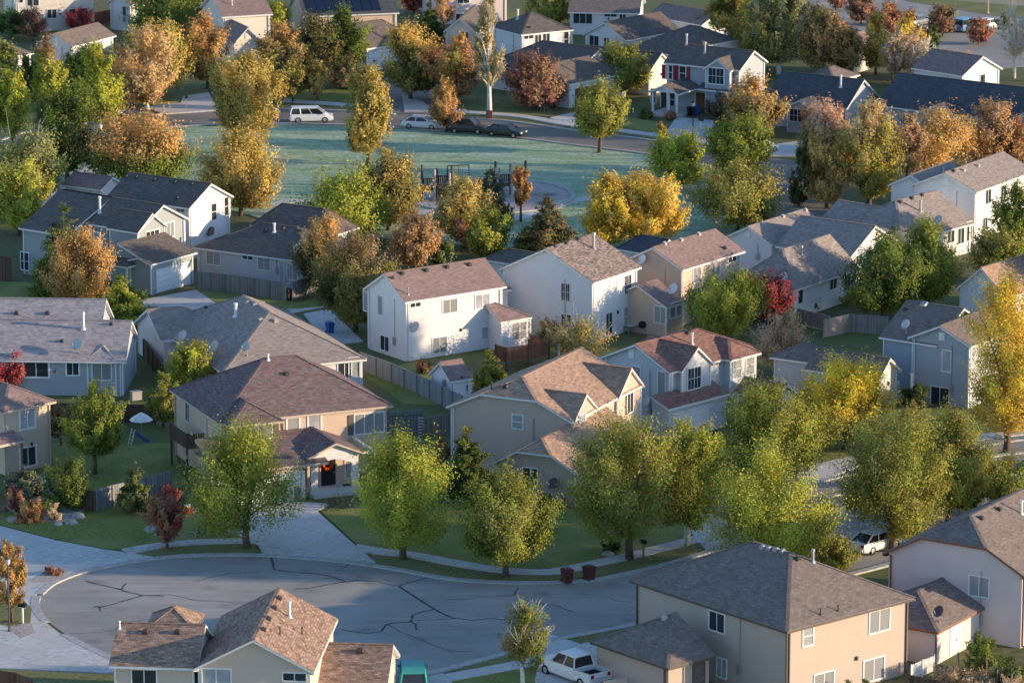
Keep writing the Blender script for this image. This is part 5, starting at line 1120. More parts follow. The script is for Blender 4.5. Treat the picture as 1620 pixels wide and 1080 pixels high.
T('tall half-bare pale poplar with a white lower trunk beside the parked cars', 'poplar', 774, 184, -18, 56, ('olive', 'beige', 'sage'), tb=.2, dens=.45, bare=1., pale=True, name='poplar_tree', group='half-bare trees')
T('dark evergreen between the dark roof and the cream gable', 'cone', 680, 72, -8, 50, ('dark', 'green'), **co_)
T('pink-orange treetop behind the evergreen at the top edge', 'oval', 702, 44, -14, 36, ('orange', 'pink'), **at_)
T('maroon tree at the top edge beside the solar panels', 'round', 655, 22, -14, 40, ('maroon', 'red'), **at_)
T('dark blue spruce at the top edge left of the solar roof', 'cone', 484, 30, -18, 34, ('blue', 'dark'), **co_)
T('sunlit lime tree right of the cream-walled house at the top', 'oval', 435, 58, 4, 50, ('ygreen', 'lime'), **gt_)
T('orange-yellow little tree right of the gold-topped one', 'oval', 728, 92, 54, 36, ('gold', 'orange'), **at_)
T('wide brown-maroon tree in the shade right of the poplar', 'spread', 846, 172, 90, 92, ('brown', 'maroon'), dens=.9, bare=.2, **at_)
T('sunlit olive-green tree at the top edge above the white two-storey house', 'round', 868, 44, -18, 66, ('ygreen', 'olive'), **gt_)
T('dense olive-green round tree left of the red-shuttered house', 'round', 988, 152, 66, 78, ('mid', 'olive'), **gt_)
T('olive-green street tree at the kerb below the dense round one', 'vase', 948, 243, 134, 94, ('mid', 'olive', 'ygreen'), tb=.28, **gt_)
T('dark purple-brown bushy tree beside the porch of the red-shuttered house', 'round', 1140, 190, 152, 52, ('maroon', 'dark'), **at_)
T('orange-brown tree right of the red-shuttered house', 'ovate', 1192, 218, 120, 90, ('brown', 'olive'), topcol='orange', split=.6, **at_)
# ---- top right
T('tall olive cottonwood at the top, left one of the big pair', 'oval', 1166, 96, -30, 92, ('green', 'olive', 'brownolive'), lump=1.5, **at_)
T('tall pale-olive cottonwood at the top, right one of the big pair', 'oval', 1232, 118, -34, 96, ('olive', 'sage', 'brownolive'), lump=1.5, pale=True, dens=.85, bare=.2, **at_)
T('brownish cottonwood right of the big olive pair', 'oval', 1298, 122, 14, 80, ('brownolive', 'brown', 'olive'), pale=True, dens=.9, **at_)
T('pinkish autumn tree beside the white gable at the top right', 'oval', 1318, 75, 24, 40, ('pink', 'rust'), **at_)
T('dark red tree at the top edge over the street', 'round', 1362, 38, -12, 50, ('maroon', 'brown'), **at_)
T('deep red tree right of the one at the top edge', 'round', 1402, 60, 4, 56, ('maroon', 'rust', 'brown'), **at_)
T('small red tree at the top edge, leftmost of the three reds', 'round', 1322, 16, -16, 34, ('rust', 'maroon'), **at_)
T('olive-gold tree right of the white gable at the top right', 'column', 1386, 118, 22, 46, ('olive', 'gold'), **at_)
T('glowing orange-yellow tree at the top right', 'oval', 1440, 96, 22, 46, ('yellow', 'gold', 'orange'), **at_)
T('pinkish half-bare tree in front of the orange-yellow one', 'oval', 1420, 134, 42, 42, ('beige', 'pink'), dens=.4, bare=.6, pale=True, **bt_)
T('greyish-mauve leafless tree left of the blue-white house', 'oval', 1460, 136, 62, 52, ('beige', 'cream'), dens=.16, bare=1., pale=True, **bt_)
T('yellow-gold bushy tree in front of the blue-white house', 'round', 1513, 142, 84, 68, ('gold', 'olive', 'yellow'), lump=1.3, **at_)
T('tall white leafless tree near the top right corner', 'vase', 1604, 124, 14, 62, ('cream', 'beige'), tb=.3, dens=.04, bare=2.2, pale=True, **bt_)
T('mauve-green round tree by the parked cars at the top right', 'round', 1491, 58, 10, 44, ('olive', 'maroon', 'sage'), **at_)
T('dark green shrub tree left of the parked cars at the top right', 'oval', 1474, 80, 42, 28, ('dark', 'green'), **gt_)
T('small red tree in front of the parked cars at the top right', 'round', 1548, 70, 30, 42, ('maroon', 'rust'), dens=.7, **at_)
T('dark green shrub beside the white leafless tree', 'oval', 1588, 52, 20, 24, ('dark', 'green'), **gt_)
# ---- park right side
T('yellow-green tree with an orange spike at the right end of the park', 'round', 1072, 302, 208, 84, ('ygreen', 'lime', 'green'), lean=-.02, **gt_)
T('thin orange-tipped tree behind the left of the yellow-green park tree', 'column', 1046, 268, 192, 24, ('orange', 'lime'), **at_)
T('bushy green tree at the street corner right of the park', 'round', 1170, 290, 180, 98, ('green', 'ygreen', 'mid'), **gt_)
T('tall olive tree with gold left shoulder above the rambling white house', 'ovate', 1165, 366, 262, 136, ('mid', 'olive', 'ygreen'), topcol='olive', **at_)
T('golden tree, left one of the bright gold pair below the park', 'ovate', 965, 398, 276, 96, ('gold', 'yellow', 'olive'), lump=1.3, **at_)
T('golden tree, right one of the bright gold pair below the park', 'round', 1034, 396, 272, 100, ('gold', 'yellow', 'gold'), dens=1.2, lump=1.4, **at_)
T('wide dark olive tree left of the gold pair', 'cone', 866, 416, 298, 112, ('brownolive', 'dark', 'brown'), tb=.1, **gt_)
T('slim orange sapling at the edge of the playground', 'column', 824, 352, 262, 32, ('orange', 'rust'), tb=.3, **at_)
T('dark conifer in front of the playground', 'oval', 772, 350, 264, 50, ('dark', 'blue', 'green'), **co_)
T('small dark olive shrub tree behind the gold-brown one by the playground', 'round', 798, 356, 322, 30, ('brownolive', 'dark'), **at_)
T('gold-brown tree right of the yellow-green one, over the park path', 'ovate', 614, 366, 238, 108, ('gold', 'brownolive', 'olive'), **at_)
T('wide yellow-green tree behind the ranch house', 'spread', 540, 388, 278, 140, ('ygreen', 'lime', 'green'), tb=.2, **gt_)
T('rusty orange tree behind the white house with a deck', 'oval', 656, 428, 330, 84, ('rust', 'brown', 'orange'), **at_)
T('gold-brown tree in front of the playground slides', 'ovate', 736, 392, 282, 96, ('orange', 'olive', 'gold'), **at_)
T('pinkish-red small tree below the gold-brown one', 'round', 744, 400, 334, 50, ('pink', 'red'), **at_)
T('olive-green tree right of the pinkish-red one', 'round', 772, 416, 330, 72, ('olive', 'ygreen', 'mid'), **at_)
T('small grey-green bushy tree behind the brown roof of the white house', 'round', 700, 425, 376, 36, ('sage', 'green'), **gt_)
T('dark tree with orange-brown top beside the long ranch house', 'oval', 516, 470, 342, 92, ('dark', 'brownolive'), topcol='orange', split=.7, soft=.2, **at_)
T('large olive-brown tree left of the white house with a deck', 'ovate', 562, 524, 368, 122, ('brownolive', 'olive', 'dark'), topcol='brown', split=.8, **at_)
# ---- left middle
T('pointed green conifer in front of the grey-green house', 'cone', 104, 476, 300, 108, ('green', 'mid', 'dark'), **co_)
T('orange-brown round tree below the pointed conifer', 'ovate', 128, 494, 368, 108, ('brown', 'orange', 'olive'), topcol='orange', split=.6, **at_)
T('yellow-green bushy conifer at the white garage driveway', 'cone', 192, 516, 424, 104, ('lime', 'ygreen', 'mid'), **co_)
T('scarlet tree at the left edge above the tan stucco house', 'round', 10, 622, 558, 66, ('red', 'maroon'), **at_)
T('slim bright green tree in the left backyard', 'ovate', 150, 752, 600, 84, ('green', 'mid', 'ygreen'), tb=.22, **gt_)
T('yellow-green tree beside the fence behind the rose-roofed house', 'oval', 308, 628, 540, 76, ('ygreen', 'lime', 'olive'), **gt_)
T('dark green tree in the shade along the brown fence', 'oval', 258, 676, 590, 56, ('mid', 'olive'), **gt_)
T('brownish shrub along the backyard fence near the tan house', 'oval', 96, 706, 640, 38, ('brownolive', 'brown'), **at_)
T('round dark green bush beside the grey vinyl fence', 'round', 106, 806, 730, 76, ('dark', 'green', 'mid'), **sh_)
T('pointed young spruce in front of the vinyl fence', 'cone', 214, 812, 712, 64, ('green', 'sage', 'dark'), **co_)
T('weeping blue-grey spruce under the tan house window', 'cone', 36, 786, 722, 70, ('blue', 'sage'), lump=.7, **co_)
T('dark red bushy tree by the cul-de-sac pavement', 'round', 264, 868, 772, 66, ('maroon', 'brown', 'red'), tb=.12, dens=.9, **at_)
T('rust-coloured ornamental grass clump in the left rock garden', 'spread', 49, 826, 792, 42, ('rust', 'brown'), **sh_)
T('dark clipped round shrub behind the rust clump', 'round', 57, 815, 785, 40, ('dark', 'green'), **sh_)
T('small brown shrub on the tan house porch corner', 'round', 24, 812, 768, 34, ('brown', 'maroon'), **sh_)
T('straw-coloured grass tuft among the pale boulders', 'round', 88, 824, 796, 24, ('cream', 'beige'), **sh_)
T('bright red shrub behind the dark red tree', 'round', 268, 800, 768, 40, ('red', 'maroon'), **sh_)
T('slim brown-gold sapling at the left edge of the cul-de-sac', 'column', 18, 986, 854, 48, ('brown', 'orange', 'olive'), tb=.24, **at_)
T('low red flowering shrub in the gravel wedge by the cul-de-sac', 'spread', 84, 910, 896, 30, ('maroon', 'rust'), **sh_)
# ---- foreground street trees
T('full green street tree in front of the rose-roofed house garage', 'ovate', 392, 868, 668, 182, ('mid', 'ygreen', 'green'), tb=.17, **gt_)
T('yellow-green street tree right of the arched porch', 'ovate', 638, 886, 684, 166, ('ygreen', 'lime', 'mid'), tb=.15, **gt_)
T('green street tree directly above the left bin', 'ovate', 800, 914, 742, 146, ('ygreen', 'mid', 'olive'), tb=.19, **gt_)
T('large green street tree in front of the salmon-roofed centre house', 'round', 996, 886, 664, 184, ('mid', 'olive', 'ygreen'), tb=.18, **gt_)
T('slender yellow-green tree with pale trunk, between two larger street trees', 'column', 1086, 864, 664, 116, ('lime', 'ygreen', 'mid'), tb=.2, pale=True, lump=1.3, **gt_)
T('big olive-green tree in front of the blue-grey house garage', 'ovate', 1214, 785, 600, 160, ('olive', 'ygreen', 'mid'), tb=.1, **gt_)
T('huge yellow-green tree rising above the foreground grey roof', 'ovate', 1216, 905, 700, 206, ('ygreen', 'lime', 'olive'), tb=.1, **gt_)
T('broad dark-bottomed tree in front of the white car', 'round', 1412, 872, 652, 158, ('mid', 'olive', 'ygreen'), tb=.12, **gt_)
T('yellow-green tree right of the broad one by the white car', 'ovate', 1500, 826, 645, 132, ('ygreen', 'olive', 'mid'), tb=.1, **gt_)
T('rust-tinted treetop peeping left behind the broad tree', 'oval', 1384, 790, 664, 56, ('rust', 'brown', 'olive'), **at_)
T('small olive tree behind the broad tree, below the dark round bush', 'oval', 1440, 772, 634, 56, ('olive', 'brownolive'), **gt_)
T('dark green low tree at the right edge by the blue car', 'round', 1588, 812, 728, 96, ('green', 'mid', 'olive'), **gt_)
T('green shrub tree left of the dark low one', 'round', 1530, 815, 735, 66, ('green', 'dark'), **gt_)
T('dark pointed conifer beside the centre house gable', 'cone', 740, 800, 650, 96, ('dark', 'green'), dens=1.3, topcol='olive', split=.85, soft=.1, **co_)
T('small brown cedar left of the pointed conifer', 'oval', 694, 742, 688, 32, ('brown', 'rust'), **co_)
T('yellow crowned tree in front of the low grey-roofed house', 'spread', 1336, 712, 574, 156, ('green', 'olive', 'mid'), tb=.18, topcol='yellow', split=.48, soft=.3, lump=1.4, **at_)
T('tall amber tree at the right edge', 'oval', 1592, 716, 424, 146, ('gold', 'yellow', 'olive'), tb=.12, dens=1.25, lump=1.5, **at_)
T('olive shrub beside the foreground grey roof ridge', 'round', 1322, 902, 852, 70, ('olive', 'mid'), **sh_)
T('dark round clipped bush against the blue-grey right-hand house', 'round', 1446, 646, 606, 46, ('dark', 'dark'), **sh_)
T('young pine-green tree beside the white pickup', 'ovate', 827, 1092, 944, 76, ('olive', 'green', 'brownolive'), tb=.22, dens=.45, bare=.4, pale=True, **gt_)
T('green spiky shrub beside the pale wall at bottom right', 'round', 1552, 1058, 1004, 50, ('green', 'mid'), **sh_)
T('second, lower green shrub at bottom right', 'round', 1592, 1078, 1036, 56, ('green', 'dark'), **sh_)
T('spiky yucca under the sunlit tan wall, left one', 'cone', 1341, 1102, 1068, 22, ('mid', 'green'), **sh_)
T('spiky yucca under the sunlit tan wall, right one', 'cone', 1369, 1102, 1066, 22, ('green', 'mid'), **sh_)
# ---- middle of the picture
T('lime green round tree between the tan house and the red tree', 'round', 1148, 540, 434, 118, ('lime', 'ygreen', 'mid'), **gt_)
T('scarlet autumn tree behind the lime green one', 'round', 1208, 512, 434, 84, ('red', 'maroon', 'red'), **at_)
T('beige half-bare shrub tree below the scarlet one', 'round', 1238, 594, 496, 92, ('beige', 'brown', 'pink'), dens=.55, bare=.5, pale=True, **bt_)
T('yellow-green narrow tree beside the redwood deck', 'cone', 776, 616, 543, 58, ('ygreen', 'olive'), **co_)
T('yellow wispy shrub behind the centre house roof', 'spread', 912, 566, 512, 100, ('gold', 'olive', 'sage'), dens=.4, bare=.5, pale=True, **bt_)
T('dark brown round shrub at the foot of the tall white house', 'round', 873, 546, 507, 46, ('brown', 'dark'), **sh_)
T('large dark green tree in front of the white rambling house', 'round', 1396, 506, 380, 122, ('dark', 'green', 'mid'), **gt_)
T('tall yellow-green tree right of the large dark one', 'oval', 1468, 488, 352, 100, ('mid', 'ygreen', 'olive'), **gt_)
T('brown-green shrub tree before the right white gable house', 'round', 1576, 446, 362, 94, ('brownolive', 'olive', 'green'), **at_)
T('yellow-green tree at the right edge before the white gable house', 'oval', 1606, 420, 286, 70, ('ygreen', 'mid', 'green'), **gt_)
T('small dark shrub at the wall of the rambling white house', 'round', 1286, 492, 470, 24, ('dark', 'green'), **sh_)
T('pale dry shrub left of that dark one', 'oval', 1250, 512, 482, 26, ('cream', 'beige'), dens=.6, **sh_)
T('pink-tipped tall tree in the gold cluster beside the corner street', 'vase', 1302, 318, 166, 92, ('olive', 'brownolive', 'gold'), topcol='pink', split=.75, **at_)
T('big golden tree in the middle of the corner-street cluster', 'oval', 1374, 332, 164, 100, ('gold', 'olive', 'ygreen'), topcol='beige', split=.85, lump=1.4, **at_)
T('low orange-gold feathery tree at the front of the cluster', 'round', 1308, 330, 224, 86, ('gold', 'orange', 'brownolive'), lump=1.5, **at_)
T('dark slim conifer at the left end of the gold cluster', 'column', 1264, 326, 230, 34, ('dark', 'brownolive'), **co_)
T('pinkish-brown wispy tree right of the golden cluster', 'oval', 1434, 300, 180, 56, ('pink', 'brown', 'beige'), dens=.7, bare=.3, **at_)
T('broad orange-gold tree before the long navy roof', 'ovate', 1484, 284, 178, 108, ('gold', 'orange', 'beige'), **at_)
T('pink-orange tree before the long navy roof, right of the orange-gold one', 'round', 1562, 268, 162, 92, ('pink', 'brown', 'orange'), **at_)
T('red-orange tree at the right edge by the long navy roof', 'round', 1612, 268, 184, 66, ('rust', 'brown', 'pink'), **at_)
T('dark olive shrubby tree beside the navy house porch', 'round', 1408, 198, 152, 66, ('dark', 'green'), topcol='ygreen', split=.8, **gt_)
T('pink-red small tree before the navy house gable', 'round', 1300, 215, 166, 62, ('pink', 'rust', 'brown'), **at_)
T('bright red branchy tree left of the navy house', 'oval', 1238, 185, 146, 34, ('red', 'pink'), dens=.7, **at_)

T('broad olive-brown tree filling the gap between the two big cottonwoods', 'round', 1200, 112, 6, 96, ('brownolive', 'olive', 'green'), **at_)
T('rusty brown tree in the dense belt behind the navy roofs', 'oval', 1342, 124, 46, 58, ('brown', 'brownolive', 'rust'), dens=.9, bare=.2, **at_)
T('pale gold thin tree in the dense belt behind the navy roofs', 'oval', 1412, 128, 58, 40, ('gold', 'olive'), dens=.7, **at_)
T('beige half-bare tree between the thin gold one and the blue-white house', 'oval', 1440, 132, 52, 50, ('beige', 'pink'), dens=.35, bare=.8, pale=True, **bt_)
T('dark maroon tree behind the orange-yellow one at the top right', 'round', 1426, 58, 14, 44, ('maroon', 'rust'), **at_)
T('olive-dark tree left of the cottonwoods behind the pale sunlit roof', 'round', 1128, 70, 6, 50, ('green', 'brownolive'), **gt_)
T('low green shrub at the foot of the white house with the deck', 'spread', 672, 590, 572, 34, ('maroon', 'brownolive'), **sh_)
T('clipped green shrub under the long ranch house eaves', 'round', 560, 506, 486, 22, ('green', 'mid'), **sh_)
T('small shrub beside the white garage door of the grey-green house', 'round', 226, 474, 460, 18, ('dark', 'green'), **sh_)
T('low hedge shrub at the base of the centre house gable wall', 'spread', 748, 738, 716, 46, ('green', 'olive'), **sh_)
T('round shrub beside the dark dish of the centre house garage', 'round', 866, 808, 780, 30, ('dark', 'green'), **sh_)
T('white-flowered shrub at the corner of the centre house garage', 'round', 884, 804, 782, 26, ('sage', 'cream'), **sh_)
T('dark low shrub in the stone ring by the kerb trees', 'round', 966, 874, 854, 28, ('dark', 'dark'), **sh_)
T('small rust shrub before the white porch of the red-shuttered house', 'round', 1060, 190, 176, 20, ('rust', 'maroon'), **sh_)
T('dark hedge shrub left of the white porch', 'spread', 1022, 188, 174, 22, ('dark', 'green'), **sh_)
T('dark shrub along the wall of the garage house by the park road', 'spread', 868, 170, 158, 26, ('dark', 'green'), **sh_)
T('green shrub at the foot of the blue-grey right-hand house', 'spread', 1510, 668, 648, 40, ('brownolive', 'green'), **sh_)
T('tan grass clump beside the steps of the rambling white house', 'round', 1340, 482, 462, 24, ('beige', 'olive'), **sh_)

T('olive-green tree behind the bright lime one, in front of the low white gable house', 'round', 158, 160, 70, 82, ('olive', 'mid', 'ygreen'), **gt_)
T('dark green tree in front of the blue-lit hip roof at the upper left', 'oval', 44, 152, 88, 44, ('dark', 'green'), **gt_)
T('dusky green tree in front of the low white gable house, left of the olive-green one', 'oval', 112, 158, 84, 46, ('green', 'olive'), **gt_)
T('dark brown tree in the shade below the dark pair across the park', 'round', 545, 140, 92, 60, ('brown', 'dark'), **at_)
# ---------------------------------------------------------------- vehicles
def paint(name, c): return plain(name, c, .28, 0, .55, .03)
PT = dict(white=paint('paint_white', (.74, .75, .76)), silver=paint('paint_silver', (.55, .56, .58)), dark=paint('paint_dark', (.035, .03, .032)), green=paint('paint_darkgreen', (.012, .025, .022)), black=paint('paint_black', (.015, .015, .018)), blue=paint('paint_blue', (.10, .25, .42)), teal=M['teal'], grey=paint('paint_grey', (.16, .17, .18)))
KINDS = dict(sedan=(4.7, 1.8, -1.95, 1.05, -1.15, .3, .95, 1.46), minivan=(5.05, 1.95, -2.42, 1.6, -2.2, .75, 1.08, 1.78), suv=(4.75, 1.85, -2.3, 1.1, -2.12, .4, 1.06, 1.74), pickup=(5.8, 1.98, -1.1, 1.45, -.95, .75, 1.18, 1.92), van=(5.4, 2.05, -2.6, 2.1, -2.5, 1.3, 1.25, 2.25))
def car(label, kind, rear, front, color, cat='car', group='parked cars', roofcol=None):
    L, Wd, b0, b1, r0, r1, zb, zr = KINDS[kind]
    a, b = P(*rear), P(*front); c = (a + b) / 2; yaw = math.atan2(b.y - a.y, b.x - a.x)
    root = empty('parked_' + ('car' if kind in ('sedan', 'suv') else 'truck' if kind == 'pickup' else 'van'), (c.x, c.y, .03), yaw); tag(root, label, cat, group)
    pm = PT[color]; hw = Wd / 2; hl = L / 2; B = MB()
    zt_f = zb - .02
    st = [(-hl, .42, zb - .22, .84), (-hl + .1, .3, zb - .06, .94), (b0 + .05 if kind != 'pickup' else -hl + .5, .24, zb, 1.0), (0, .22, zb, 1.0), (b1, .22, zb, 1.0), (hl - .55, .24, zb - .13, .97), (hl - .12, .3, zb - .24, .9), (hl, .42, zb - .42, .78)]
    if kind == 'pickup': st = [(-hl, .45, .78, .96), (-hl + .12, .42, .8, 1), (b0 - .02, .35, .8, 1.0), (b0, .3, zb, 1), (b1, .3, zb, 1.0), (hl - .5, .3, zb - .06, .97), (hl - .1, .35, zb - .14, .92), (hl, .45, zb - .34, .82)]
    if kind in ('minivan', 'van'): st[5] = (hl - .45, .24, zb - .2, .96)
    rings = []
    for x, zl, zt, k in st:
        w = hw * k; zm = zl + (zt - zl) * .55
        rings.append([(x, -w * .9, zl), (x, -w, zl + .14), (x, -w, zm), (x, -w * .92, zt), (x, 0, zt + .03), (x, w * .92, zt), (x, w, zm), (x, w, zl + .14), (x, w * .9, zl)])
    for p, q in zip(rings, rings[1:]):
        for i in range(9): B.face([p[i], q[i], q[(i + 1) % 9], p[(i + 1) % 9]])
    B.face(rings[0]); B.face(rings[-1][::-1])
    # roof, pillars
    bw, rw = hw * .90, hw * (.80 if kind in ('minivan', 'van', 'suv') else .72)
    base = [(b0, -bw, zb - .01), (b1, -bw * .96, zb - .01), (b1, bw * .96, zb - .01), (b0, bw, zb - .01)]; top = [(r0, -rw, zr), (r1, -rw, zr), (r1, rw, zr), (r0, rw, zr)]
    RB = MB() if roofcol else B
    RB.face([(x, y, z_ + .02) for x, y, z_ in top])
    mid = (r0 + r1) / 2
    RB.face([(r0 - .03, -rw - .03, zr - .06), (r1 + .05, -rw - .03, zr - .06), (r1, -rw, zr + .02), (r0, -rw, zr + .02)]); RB.face([(r1 + .05, rw + .03, zr - .06), (r0 - .03, rw + .03, zr - .06), (r0, rw, zr + .02), (r1, rw, zr + .02)])
    RB.face([(r1 + .05, -rw - .03, zr - .06), (r1 + .05, rw + .03, zr - .06), (r1, rw, zr + .02), (r1, -rw, zr + .02)]); RB.face([(r0 - .03, rw + .03, zr - .06), (r0 - .03, -rw - .03, zr - .06), (r0, -rw, zr + .02), (r0, rw, zr + .02)])
    if roofcol: RB.build('roof', PT[roofcol], root)
    for p, q in zip(base, top): B.bar(Vector(p), Vector(q), .09)
    for s_ in (-1, 1):
        for f in ((.46,) if kind != 'minivan' else (.3, .62)):
            B.bar(Vector((b0 + (b1 - b0) * f, s_ * bw, zb)), Vector((r0 + (r1 - r0) * f, s_ * rw, zr)), .09)
        B.box(b1 - .25, b1 - .05, s_ * (bw + .1) - .1, s_ * (bw + .1) + .1, zb + .02, zb + .18)          # mirrors
    B.build('body', pm, root, bevel=.05)
    G = MB()
    for i in range(4):
        p, q, t, u_ = base[i], base[(i + 1) % 4], top[(i + 1) % 4], top[i]; G.face([p, q, t, u_])
    G.build('windows', M['car_glass'], root)
    wx = hl - .92; rw_ = .33 if kind in ('sedan', 'suv') else .37
    for x in (-wx + .1, wx - .02):
        for s_ in (-1, 1):
            t = MB(); rg_ = [(rw_ * .6, -.1), (rw_ * .96, -.1), (rw_, -.05), (rw_, .06), (rw_ * .96, .1), (rw_ * .6, .1)]
            m4 = Matrix.Translation((x, s_ * (hw - .08), rw_)) @ Matrix.Rotation(math.pi / 2, 4, 'X')
            t.lathe(rg_, 16); t.v = [tuple(m4 @ Vector(p)) for p in t.v]; w_ = t.build('wheel', M['rubber'], root, True)
            r_ = MB(); r_.lathe([(0.02, .09 * -s_ + .0), (rw_ * .3, .085 * -s_), (rw_ * .62, .07 * -s_)], 12); r_.v = [tuple(m4 @ Vector(p)) for p in r_.v]; r_.build('rim', M['rim'], w_)
    for s_ in (-1, 1):
        hlm = MB(); hlm.box(hl - .16, hl + .0, s_ * hw * .66 - .17, s_ * hw * .66 + .17, zb - .36, zb - .2); hlm.build('headlight', M['lamp_clear'], root)
        tl = MB(); tl.box(-hl - .01, -hl + .12, s_ * hw * .74 - .13, s_ * hw * .74 + .13, zb - .26 if kind != 'pickup' else .85, zb - .04 if kind != 'pickup' else 1.12); tl.build('tail_light', M['lamp_red'], root)
    bp = MB(); bp.box(hl - .06, hl + .07, -hw * .82, hw * .82, .36, .54); bp.build('bumper', pm if kind != 'pickup' else M['rim'], root); bp = MB(); bp.box(-hl - .07, -hl + .06, -hw * .82, hw * .82, .4, .56); bp.build('bumper', pm if kind != 'pickup' else M['rim'], root)
    if kind == 'pickup':
        bd = MB()
        for s_ in (-1, 1): bd.box(-hl + .02, b0, s_ * (hw - .05) - .05, s_ * (hw - .05) + .05, .7, zb)
        bd.box(-hl, -hl + .07, -hw + .02, hw - .02, .7, zb); bd.build('cargo_bed', pm, root)
        ln = MB(); ln.box(-hl + .08, b0 - .03, -hw + .12, hw - .12, .82, .835); ln.build('bed_liner', M['rubber'], root)
    return root
car('white minivan parked on the park road, side on', 'minivan', (459, 194), (525, 193), 'white', 'van')
car('white sedan parked at the park edge, half behind the small orange tree', 'sedan', (636, 202), (700, 205.5), 'white')
car('dark station wagon with roof rack next to the small orange tree', 'suv', (714, 209), (768, 212.5), 'dark')
car('dark green sedan, rightmost in the row along the park', 'sedan', (771, 213.5), (829, 219), 'green')
car('dark car half hidden by trees at the left end of the park road', 'sedan', (236, 191), (188, 195), 'dark')
car('small white car on the driveway right of the bushy corner tree', 'sedan', (1186, 247), (1222, 238), 'white')
car('white sedan seen from behind under the broad dark-bottomed tree', 'sedan', (1358, 877), (1412, 861), 'white')
car('white extended-cab pickup beside the foreground grey-roofed house', 'pickup', (940, 1086), (876, 1062), 'white', 'pickup truck')
car('teal van parked behind the brown-shingled house', 'minivan', (656, 1122), (651, 1056), 'teal', 'van')
car('blue car just entering at the right edge below the amber tree', 'sedan', (1660, 752), (1606, 760), 'blue')
car('dark blue car parked in the bright street at the top right', 'suv', (1512, 53), (1548, 45), 'blue')
car('silver car half hidden by the small red tree at the top right', 'sedan', (1545, 50), (1582, 44), 'white')
car('dark car in the street behind the deep red trees, top right', 'sedan', (1440, 44), (1466, 38), 'grey')
# ---------------------------------------------------------------- fences
def fence(label, px, h, mat, post=.1, cap=True, name='fence', closed=True, group='yard fences', gap=2.4):
    pts = [P(x, y) for x, y in px]; root = empty(name, pts[0]); tag(root, label, 'fence', group); o = pts[0]
    for a, b in zip(pts, pts[1:]):
        d = b - a; n = max(1, round(d.length / gap))
        for i in range(n):
            p, q = a.lerp(b, i / n) - o, a.lerp(b, (i + 1) / n) - o; L = (q - p).length; m = (q - p).to_track_quat('X', 'Z').to_matrix().to_4x4(); m.translation = p
            f = MB()
            if closed:
                u = [(x + i * L, z_) for x, z_ in ((0, .05), (L, .05), (L, h), (0, h))]
                f.face([m @ Vector(v) for v in ((0, -.02, .05), (L, -.02, .05), (L, -.02, h), (0, -.02, h))], u)
                f.face([m @ Vector(v) for v in ((0, .02, h), (L, .02, h), (L, .02, .05), (0, .02, .05))], u[::-1])
                f.face([m @ Vector(v) for v in ((0, -.02, h), (L, -.02, h), (L, .02, h), (0, .02, h))], u)
                f.box(0, L, -.05, .05, h, h + .06, m); f.box(0, L, .02, .06, .35, .45, m)
            else:
                k = int(L / .14)
                for j in range(k): x = (j + .5) * L / k; f.box(x - .04, x + .04, -.012, .012, .08, h - .03 * (j % 2), m)
                f.box(0, L, .012, .05, .3, .38, m); f.box(0, L, .012, .05, h - .35, h - .27, m)
            f.build('panel', M[mat], root)
            pt = MB(); pt.box(-post / 2, post / 2, -post / 2 - .06, post / 2 - .06, 0, h + .08, m); pt.build('post', M[mat], root)
    m = Matrix.Translation(pts[-1] - o); pt = MB(); pt.box(-post / 2, post / 2, -post / 2, post / 2, 0, h + .08, m); pt.build('post', M[mat], root)
    return root
fence('weathered grey wood fence along the ranch house back yard', [(310, 458), (356, 463), (402, 469), (452, 477)], 1.75, 'wood_grey')
fence('short grey fence return right of the black bin by the ranch house', [(462, 476), (500, 463)], 1.75, 'wood_grey')
fence('long grey vinyl fence running down beside the white house with the deck', [(571, 588), (620, 606), (660, 624), (700, 643), (732, 658)], 1.75, 'vinyl_grey')
fence('pale blue-grey fence panel behind the swing set', [(616, 690), (667, 686)], 2.0, 'vinyl_grey')
fence('low weathered fence between the swing set and the centre house', [(672, 692), (712, 684)], 1.6, 'wood_grey')
fence('brown wood fence behind the slim green backyard tree', [(80, 667), (150, 669), (246, 670)], 1.6, 'wood_brown')
fence('grey vinyl fence behind the young spruce on the left lawn', [(153, 811), (178, 803), (232, 791), (272, 780)], 1.8, 'vinyl_grey')
fence('dark fence end beside the round bush on the left lawn', [(118, 806), (153, 811)], 1.7, 'wood_brown')
fence('dark brown side fence between the bay-window house and its neighbour', [(228, 566), (250, 596), (262, 612)], 1.7, 'wood_brown')
fence('grey fence in the shade behind the right-hand blue-grey house', [(1302, 535), (1344, 526), (1404, 530)], 1.7, 'wood_grey')
fence('short grey fence by the shrub of the rambling white house', [(1262, 512), (1312, 524)], 1.4, 'wood_grey')
fence('white picket fence between the two bottom right houses', [(1440, 1078), (1458, 1070), (1478, 1062)], 1.2, 'trim_white', .08, closed=False)
fence('brown board fence at the bottom right below the pickets', [(1440, 1102), (1475, 1108), (1520, 1120)], 1.5, 'wood_brown')
fence('brown wood fence in the bottom left corner', [(-20, 1095), (24, 1100), (52, 1112)], 1.6, 'wood_red')
fence('pale fence beside the pickup at the bottom edge', [(955, 1105), (990, 1098)], 1.2, 'trim_tan')
fence('brown deck fence at the left edge beside the grey-green house', [(-30, 440), (18, 446)], 2.4, 'wood_brown')
fence('brown fence between the maroon tree and the big dark tree, top left', [(150, 40), (182, 34), (200, 38)], 1.6, 'wood_red')
